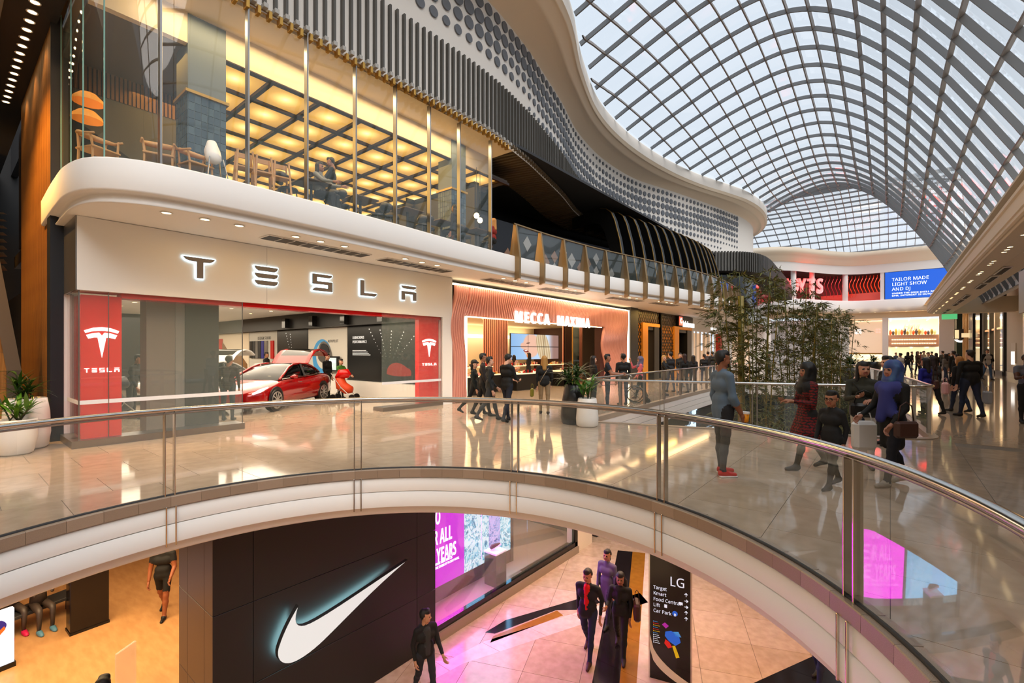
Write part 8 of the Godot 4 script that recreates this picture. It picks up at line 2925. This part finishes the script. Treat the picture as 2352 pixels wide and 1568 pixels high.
	person({"label": "fair haired woman in black beside the broad navy jacket man", "at": Vector3(1.62, 0, -19.6), "face": 190.0, "h": 1.66, "top": Color(0.05, 0.05, 0.06), "hem": 0.08, "legs": jean, "hair": Color(0.62, 0.42, 0.20), "style": "long", "skin": pale, "step": 0.2})
	bag("carrier_bag", "pink plastic bag between the grey coat and the fair haired woman", Vector3(1.30, 0.72, -19.3), Vector3(0.16, 0.36, 0.24), M.pinkbag, 0.2, 0.1)
	person({"label": "man in white tee shirt and dark open jacket walking toward the viewer", "at": Vector3(4.85, 0, -42.6), "face": 350.0, "h": 1.95, "top": Color(0.72, 0.70, 0.68), "top_name": "tee_shirt", "hem": 0.08, "legs": Color(0.25, 0.36, 0.50), "hair": Color(0.05, 0.035, 0.03), "skin": pale, "step": 0.2, "cell": 0.026, "extra": [[Vector3(-0.15, 0.45, -0.03), Vector3(-0.17, 0.0, -0.03), 0.10, 0.09], [Vector3(0.15, 0.45, -0.03), Vector3(0.17, 0.0, -0.03), 0.10, 0.09], [Vector3(-0.21, 0.44, -0.01), Vector3(-0.27, 0.15, 0.0), 0.075, 0.065], [Vector3(0.21, 0.44, -0.01), Vector3(0.27, 0.15, 0.0), 0.075, 0.065]], "extra_name": "jacket", "extra_col": Color(0.03, 0.03, 0.035)})
	person({"label": "dark haired woman in bright blue top behind the blue headscarf", "at": Vector3(0.75, 0, -17.3), "face": 200.0, "h": 1.62, "top": Color(0.02, 0.06, 0.50), "hem": 0.12, "legs": dk, "hair": Color(0.06, 0.025, 0.03), "style": "long", "skin": tan, "wide": 1.15})
	bag("shoulder_bag", "brown shoulder bag of the woman in the bright blue top", Vector3(0.95, 0.95, -17.1), Vector3(0.12, 0.24, 0.26), M.bagbrown, 0.2, 0.4)
	person({"label": "dark haired man leaning left of the blue headscarf woman", "at": Vector3(-0.05, 0, -11.75), "face": 260.0, "h": 1.72, "top": Color(0.06, 0.06, 0.07), "legs": dk, "hair": Color(0.025, 0.02, 0.02), "skin": pale})
	person({"label": "woman in pale pink top at the rail before the planter", "at": Vector3(-0.45, 0, -12.0), "face": 20.0, "h": 1.58, "top": Color(0.80, 0.66, 0.60), "legs": jean, "hair": Color(0.03, 0.02, 0.02), "style": "long", "skin": pale})
	person({"label": "dark skinned man in grey tee shirt cropped by the right edge", "at": Vector3(2.72, 0, -17.6), "face": 330.0, "h": 1.74, "top": Color(0.30, 0.31, 0.36), "legs": dk, "hair": Color(0.02, 0.015, 0.015), "skin": Color(0.30, 0.17, 0.11), "sleeve": 0.15, "arms": [[0.5, 0.15, 1.2], [0.3, 0.15, 0.8]]})
	person({"label": "person in dark green padded coat cut off by the right edge", "at": Vector3(2.28, 0, -13.3), "face": 200.0, "h": 1.70, "top": Color(0.09, 0.11, 0.10), "hem": 0.3, "legs": dk, "hair": Color(0.03, 0.02, 0.02), "skin": Color(0.45, 0.28, 0.20)})
	# distant crowd
	rng.seed = 77
	var crowd := [
		[0.5, -38.98, 182, 0.78, 0.76, 0.74, "man in white tee shirt seen from behind at the far end of the void"], [1.1, -49.75, 170, 0.06, 0.06, 0.08, "distant person in black left of the crowd, behind the white tee shirt"], [1.64, -47.62, 20, 0.25, 0.18, 0.14, "distant brown haired person in brown, middle of the crowd"], [2.23, -53.24, 10, 0.55, 0.5, 0.45, "distant person in beige deep in the crowd"], [1.89, -40.1, 340, 0.70, 0.68, 0.66, "distant man with pale shirt under a dark jacket"], [2.58, -45.81, 175, 0.08, 0.07, 0.07, "distant person in black before the green pier"], [3.3, -51.53, 180, 0.3, 0.29, 0.28, "distant person in grey before the gold shopfront"], [2.57, -38.09, 195, 0.45, 0.43, 0.42, "distant man in light grey sweater leaning right"], [2.73, -35.64, 180, 0.10, 0.09, 0.07, "distant woman in long brown coat walking away"], [2.43, -30.26, 185, 0.05, 0.05, 0.06, "woman in black with dark hair behind the grey coat woman"],
		[0.41, -56.92, 0, 0.2, 0.25, 0.35, "tiny distant person in blue at the crowd's left end"], [1.73, -63.13, 30, 0.1, 0.1, 0.1, "tiny distant person in black under the fashion store"], [2.33, -61.04, 180, 0.5, 0.2, 0.2, "tiny distant person in dull red under the fashion store"], [3.09, -60.37, 200, 0.15, 0.15, 0.18, "tiny distant person in charcoal under the fashion store"], [3.91, -54.6, 0, 0.08, 0.08, 0.1, "distant person in black near the round lit emblem"]]
	for c in crowd:
		person({"label": c[6], "at": Vector3(c[0], 0, c[1]), "face": float(c[2]), "h": rng.randf_range(1.64, 1.86), "top": Color(c[3], c[4], c[5]), "hem": rng.randf_range(0.0, 0.3), "legs": [dk, jean, Color(0.1, 0.09, 0.08)][rng.randi() % 3], "hair": [brown, dk, Color(0.2, 0.12, 0.07)][rng.randi() % 3], "style": ["short", "long", "short"][rng.randi() % 3], "skin": [pale, tan][rng.randi() % 2], "step": rng.randf_range(-0.25, 0.25), "cell": 0.034})
	# --- in front of the pink shop
	person({"label": "man in black hooded top looking at his phone before the pink facade", "at": Vector3(-7.82, 0, -9.47), "face": 140.0, "h": 1.76, "top": Color(0.03, 0.035, 0.04), "hood": true, "hem": 0.07, "legs": Color(0.06, 0.08, 0.14), "hair": Color(0.07, 0.045, 0.03), "skin": pale, "tilt": 22.0, "arms": [[0.35, 0.1, 1.0, 0.25], [0.35, 0.1, 1.0, 0.25]], "step": 0.22, "cell": 0.018})
	person({"label": "man in dark gilet with grey sleeves left of the black hooded man", "at": Vector3(-8.32, 0, -9.35), "face": 100.0, "h": 1.70, "top": Color(0.075, 0.09, 0.095), "hood": true, "hem": 0.07, "legs": Color(0.16, 0.17, 0.18), "hair": Color(0.05, 0.035, 0.03), "skin": pale, "step": 0.32, "cell": 0.018, "arms": [[-0.15, 0.12, 0.5], [0.15, 0.1, 0.6]]})
	person({"label": "man with glasses in dark brown top behind the gilet man", "at": Vector3(-9.03, 0, -9.86), "face": 95.0, "h": 1.78, "top": Color(0.12, 0.085, 0.07), "hem": 0.08, "legs": Color(0.04, 0.04, 0.045), "hair": dk, "skin": tan, "glasses": true, "step": -0.25, "cell": 0.02})
	person({"label": "woman with cap and green padded jacket at the left pink jamb", "at": Vector3(-9.46, 0, -9.95), "face": 80.0, "h": 1.60, "top": Color(0.05, 0.085, 0.065), "hem": 0.10, "legs": dk, "hair": Color(0.03, 0.03, 0.03), "style": "cap", "skin": pale, "step": 0.42, "cell": 0.02})
	person({"label": "fair haired woman in black top and beige trousers seen from behind", "at": Vector3(-7.94, 0, -11.34), "face": 180.0, "h": 1.68, "top": Color(0.025, 0.027, 0.03), "hem": 0.04, "legs": Color(0.53, 0.44, 0.32), "shoe": Color(0.10, 0.06, 0.04), "hair": Color(0.68, 0.50, 0.25), "style": "long", "skin": pale, "wide": 1.05, "step": 0.1, "cell": 0.019, "strap": [[Vector3(-0.14, 0.49, -0.05), Vector3(0.0, 0.28, -0.135), Vector3(0.15, 0.02, -0.12)], Color(0.6, 0.52, 0.42)]})
	bag("carrier_bag", "yellow green bag in the fair haired woman's left hand", Vector3(-8.27, 0.62, -11.18), Vector3(0.1, 0.25, 0.2), M.bagolive, 0.5, 0.1)
	person({"label": "woman in striped dress inside the beauty shop", "at": Vector3(-14.9, 0, -18.6), "face": 170.0, "h": 1.62, "top": Color(0.72, 0.58, 0.58), "top_name": "dress", "skirt": [0.75, 0.15], "legs": Color(0.66, 0.45, 0.36), "hair": brown, "style": "long", "skin": pale, "cell": 0.026})
	person({"label": "woman in black coat and white shoes inside the beauty shop", "at": Vector3(-13.75, 0, -18.3), "face": 250.0, "h": 1.74, "top": Color(0.05, 0.045, 0.045), "hem": 0.34, "legs": dk, "shoe": Color(0.85, 0.85, 0.85), "hair": Color(0.05, 0.03, 0.02), "style": "long", "skin": pale, "cell": 0.026})
	person({"label": "shop assistant in black at the first beauty counter", "at": Vector3(-13.1, 0, -15.9), "face": 70.0, "h": 1.68, "top": Color(0.04, 0.04, 0.04), "legs": dk, "hair": Color(0.45, 0.28, 0.13), "style": "tail", "skin": pale, "arms": [[0.4, 0.1, 1.2], [0.4, 0.1, 1.2]], "cell": 0.026})
	# --- along the left rail of the long void
	person({"label": "man in navy tee shirt leaning on the left void rail", "at": Vector3(-7.0, 0, -13.5), "face": 75.0, "h": 1.72, "top": Color(0.05, 0.07, 0.13), "legs": Color(0.10, 0.13, 0.2), "hair": dk, "skin": Color(0.60, 0.40, 0.30), "sleeve": 0.15, "arms": [[0.5, 0.1, 1.0], [0.5, 0.1, 1.0]], "cell": 0.021})
	person({"label": "long haired woman half hidden left of the navy tee shirt man", "at": Vector3(-7.5, 0, -13.5), "face": 100.0, "h": 1.66, "top": Color(0.05, 0.045, 0.045), "legs": dk, "hair": brown, "style": "long", "skin": pale})
	person({"label": "man in black jacket with pale heart and sleeve stripes seen from behind", "at": Vector3(-7.14, 0, -14.9), "face": 190.0, "h": 1.73, "top": Color(0.025, 0.025, 0.028), "hem": 0.05, "legs": jean, "hair": Color(0.07, 0.05, 0.035), "skin": tan, "wide": 1.12, "cell": 0.021})
	person({"label": "woman in pink jacket and patterned grey headscarf by the lattice portal", "at": Vector3(-7.65, 0, -17.47), "face": 265.0, "h": 1.62, "top": Color(0.80, 0.38, 0.42), "hem": 0.18, "legs": Color(0.08, 0.09, 0.08), "shoe": Color(0.3, 0.2, 0.14), "hair": Color(0.36, 0.34, 0.44), "style": "scarf", "skin": tan, "arms": [[1.2, 0.1, 1.6], [0.2, 0.1, 0.5]], "step": 0.25, "cell": 0.022})
	person({"label": "fair haired woman in black coat resting her arms on the left rail", "at": Vector3(-7.35, 0, -19.2), "face": 60.0, "h": 1.64, "top": Color(0.02, 0.02, 0.025), "hem": 0.25, "legs": Color(0.06, 0.08, 0.12), "hair": Color(0.75, 0.58, 0.34), "style": "long", "skin": pale, "arms": [[0.6, 0.1, 0.9], [0.8, 0.2, 0.5]], "turn": -40.0, "cell": 0.022})
	var l2 := [[-7.75, -20.99, 200, "dark haired man in charcoal behind the fair haired woman at the rail", "short", 0.10, 1.78], [-7.1, -20.9, 200, "auburn haired woman in black before the dark portal", "long", 0.04, 1.70], [-7.21, -22.46, 185, "long haired brunette in dark brown walking along the rail", "long", 0.07, 1.62], [-8.05, -26.93, 180, "woman in black walking away below the cream windows", "tail", 0.05, 1.66], [-9.4, -32.27, 170, "distant man in blue grey shirt before the white shop", "short", 0.22, 1.80], [-8.88, -31.4, 190, "distant man in dark jacket before the white shop", "short", 0.05, 1.80], [-5.87, -32.6, 60, "man in navy hooded top behind the tallest bamboo", "short", 0.06, 1.76], [-8.5, -24.4, 10, "dark haired person half hidden at the second portal", "short", 0.05, 1.72]]
	for q in l2:
		person({"label": q[3], "at": Vector3(q[0], 0, q[1]), "face": float(q[2]), "h": q[6], "top": Color(q[5], q[5] * 0.95, q[5] * 1.1), "hem": 0.12, "legs": jean if q[0] < -7.5 else dk, "hair": Color(0.16, 0.06, 0.05) if "auburn" in q[3] else brown, "style": q[4], "skin": pale, "step": 0.12, "cell": 0.026})
	# --- car showroom
	person({"label": "man in dark striped sweater and jeans just behind the showroom glass", "at": Vector3(-13.75, 0, -4.95), "face": 190.0, "h": 1.70, "top": Color(0.11, 0.075, 0.075), "top_mat": M.stripes, "top_name": "sweater", "hem": 0.06, "legs": Color(0.10, 0.13, 0.19), "hair": Color(0.05, 0.035, 0.03), "skin": tan, "wide": 1.1, "lean": 0.12, "cell": 0.022})
	person({"label": "man in black jacket left of the dark showroom column", "at": Vector3(-16.3, 0, -3.45), "face": 100.0, "h": 1.74, "top": Color(0.04, 0.045, 0.06), "legs": dk, "hair": dk, "skin": tan, "lean": 0.25, "cell": 0.026})
	person({"label": "man with dark hair behind the white car's raised tailgate", "at": Vector3(-22.9, 0, -9.9), "face": 90.0, "h": 1.76, "top": Color(0.10, 0.10, 0.09), "legs": dk, "hair": brown, "skin": tan, "cell": 0.03})
	person({"label": "man with spiky hair near the colour board", "at": Vector3(-21.7, 0, -10.2), "face": 50.0, "h": 1.72, "top": Color(0.12, 0.06, 0.05), "legs": dk, "hair": brown, "skin": pale, "cell": 0.03})
	person({"label": "man in black with short hair behind the red car's tail", "at": Vector3(-17.4, 0, -9.85), "face": 70.0, "h": 1.72, "top": Color(0.03, 0.03, 0.035), "legs": dk, "hair": dk, "skin": pale, "cell": 0.026})
	person({"label": "person in green sweater holding the orange pushchair", "at": Vector3(-16.75, 0, -10.05), "face": 60.0, "h": 1.50, "top": Color(0.22, 0.42, 0.10), "legs": dk, "hair": brown, "skin": pale, "arms": [[0.7, 0.1, 0.4], [0.7, 0.1, 0.4]], "cell": 0.026})
	# --- upper cafe
	person({"label": "dark haired woman in pale sweater seated at the cafe window", "at": Vector3(-10.85, 5.15, -5.95), "face": 80.0, "h": 1.66, "top": Color(0.50, 0.50, 0.47), "top_name": "sweater", "legs": Color(0.05, 0.06, 0.09), "hair": Color(0.04, 0.03, 0.03), "style": "long", "skin": tan, "arms": [[0.9, 0.1, 0.5], [0.9, 0.1, 0.5]], "sit": true, "cell": 0.022})
	person({"label": "waiter in dark shirt standing at the couple's cafe table", "at": Vector3(-11.35, 5.15, -6.55), "face": 285.0, "h": 1.72, "top": Color(0.07, 0.08, 0.10), "top_name": "shirt", "legs": dk, "hair": Color(0.03, 0.025, 0.02), "skin": tan, "tilt": 15.0, "arms": [[0.5, 0.1, 0.8], [0.5, 0.1, 0.8]], "cell": 0.022})
	person({"label": "diner in black seated before the right tiled pillar", "at": Vector3(-10.75, 5.15, -10.4), "face": 250.0, "h": 1.68, "top": Color(0.06, 0.06, 0.07), "legs": dk, "hair": Color(0.03, 0.02, 0.02), "style": "curly", "skin": tan, "sit": true, "cell": 0.026})
	person({"label": "fair haired diner in red seated at the last cafe table", "at": Vector3(-10.7, 5.15, -12.2), "face": 250.0, "h": 1.62, "top": Color(0.55, 0.12, 0.06), "legs": dk, "hair": Color(0.72, 0.50, 0.24), "style": "long", "skin": pale, "sit": true, "cell": 0.026})
	# --- lower level
	person({"label": "man in navy blazer over bright red polo walking on the lower floor", "at": Vector3(-4.76, LG, -8.33), "face": 332.0, "h": 1.80, "top": Color(0.035, 0.045, 0.10), "hem": 0.12, "legs": Color(0.07, 0.11, 0.25), "shoe": Color(0.25, 0.10, 0.05), "hair": Color(0.10, 0.07, 0.055), "skin": Color(0.70, 0.47, 0.37), "step": 0.30, "cell": 0.016, "wide": 1.08, "arms": [[-0.5, 0.15, 0.7], [-0.45, 0.15, 0.7]], "extra": [[Vector3(0.0, 0.10, 0.082), Vector3(0, 0.49, 0.062), 0.035, 0.055]], "extra_name": "polo_shirt", "extra_col": Color(0.80, 0.02, 0.02), "turn": -10.0, "tilt": 8.0})
	person({"label": "curly haired woman in dark grey jacket carrying a brown bag downstairs", "at": Vector3(-4.30, LG, -8.85), "face": 340.0, "h": 1.68, "top": Color(0.06, 0.06, 0.075), "hem": 0.08, "legs": Color(0.02, 0.02, 0.024), "shoe": Color(0.14, 0.05, 0.05), "hair": Color(0.05, 0.03, 0.03), "style": "curly", "skin": tan, "step": 0.34, "cell": 0.017, "arms": [[0.3, 0.2, 1.4], [-0.1, 0.12, 0.3]], "extra": [[Vector3(-0.07, 0.50, 0.05), Vector3(0.07, 0.50, 0.05), 0.06, 0.06], [Vector3(-0.02, 0.48, 0.09), Vector3(-0.03, 0.22, 0.11), 0.05, 0.04]], "extra_col": Color(0.03, 0.03, 0.035), "tilt": 6.0})
	bag("shoulder_bag", "brown leather shopper on the curly haired woman's arm", Vector3(-3.98, LG + 0.98, -8.93), Vector3(0.13, 0.36, 0.34), M.bagbrown, 0.5, 0.22)
	person({"label": "woman in lilac grey coat behind the blazer man downstairs", "at": Vector3(-5.02, LG, -9.66), "face": 320.0, "h": 1.66, "top": Color(0.33, 0.30, 0.42), "hem": 0.40, "legs": Color(0.14, 0.14, 0.22), "hair": Color(0.03, 0.02, 0.025), "style": "tail", "skin": tan, "step": 0.25, "cell": 0.019})
	person({"label": "boy in black jacket with grey hood before the black panelled wall", "at": Vector3(-6.42, LG, -5.50), "face": 35.0, "h": 1.60, "top": Color(0.035, 0.035, 0.04), "hem": 0.07, "legs": Color(0.10, 0.12, 0.16), "hair": Color(0.02, 0.015, 0.015), "skin": Color(0.72, 0.52, 0.40), "turn": 55.0, "step": 0.25, "cell": 0.016, "arms": [[-0.2, 0.15, 0.4], [0.3, 0.15, 0.7]], "extra": [[Vector3(0.0, 0.05, 0.085), Vector3(0, 0.46, 0.07), 0.05, 0.06], [Vector3(-0.07, 0.51, -0.06), Vector3(0.07, 0.51, -0.06), 0.05, 0.05]], "extra_name": "hood_and_shirt", "extra_col": Color(0.17, 0.17, 0.175)})
	person({"label": "man in black shorts and trainers walking in the shoe shop", "at": Vector3(-13.29, LG, -3.4), "face": 15.0, "h": 1.80, "top": Color(0.035, 0.035, 0.04), "top_name": "tee_shirt", "hem": 0.06, "legs": Color(0.03, 0.03, 0.033), "legs_name": "shorts", "shorts": true, "shoe": Color(0.04, 0.045, 0.06), "hair": dk, "skin": Color(0.55, 0.31, 0.18), "sleeve": 0.15, "step": 0.28, "cell": 0.017, "arms": [[0.1, 0.18, 0.3], [0.2, 0.2, 0.7]]})
	person({"label": "person whose dark hair just shows at the bottom left edge", "at": Vector3(-8.3, LG, -1.45), "face": 200.0, "h": 1.76, "top": Color(0.10, 0.10, 0.11), "legs": dk, "hair": dk, "skin": tan, "cell": 0.026})
	person({"label": "person in blue jeans glimpsed under the fascia at lower right", "at": Vector3(-1.06, LG, -10.4), "face": 300.0, "h": 1.74, "top": Color(0.05, 0.05, 0.06), "legs": Color(0.06, 0.10, 0.26), "hair": dk, "skin": tan, "step": 0.2, "cell": 0.022})

func p_mats() -> void:
	mat("cosorange", Color(0.80, 0.25, 0.05), 0.6)
	mat("bagbrown", Color(0.24, 0.12, 0.08), 0.5)
	mat("palebag", Color(0.60, 0.62, 0.65), 0.4)
	mat("pinkbag", Color(0.85, 0.66, 0.66), 0.4)
	mat("bagolive", Color(0.45, 0.42, 0.08), 0.5)
	var im := Image.create(64, 64, false, Image.FORMAT_RGB8)
	var im2 := Image.create(64, 64, false, Image.FORMAT_RGB8)
	for y in 64:
		for x in 64:
			im.set_pixel(x, y, Color(0.48, 0.03, 0.05) if sin(x * 0.5 + 2.0 * sin(y * 0.4)) + sin(y * 0.8) > 0.1 else Color(0.05, 0.02, 0.03))
			im2.set_pixel(x, y, Color(0.10, 0.065, 0.07) if (y / 8) % 2 == 0 else Color(0.22, 0.16, 0.16))
	mat("redpattern", Color(1, 1, 1), 0.8, 0.0, {"albedo_texture": ImageTexture.create_from_image(im), "uv1_triplanar": true, "uv1_scale": Vector3(3, 3, 3)})
	mat("stripes", Color(1, 1, 1), 0.8, 0.0, {"albedo_texture": ImageTexture.create_from_image(im2), "uv1_triplanar": true, "uv1_scale": Vector3(5, 5, 5)})
	mat("scarfblue", Color(1, 1, 1), 0.6, 0.0, {"albedo_texture": noise_tex(128, 0.02, Color(0.10, 0.10, 0.42), Color(0.28, 0.50, 0.62), 6), "uv1_triplanar": true, "uv1_scale": Vector3(2, 0.8, 2)})
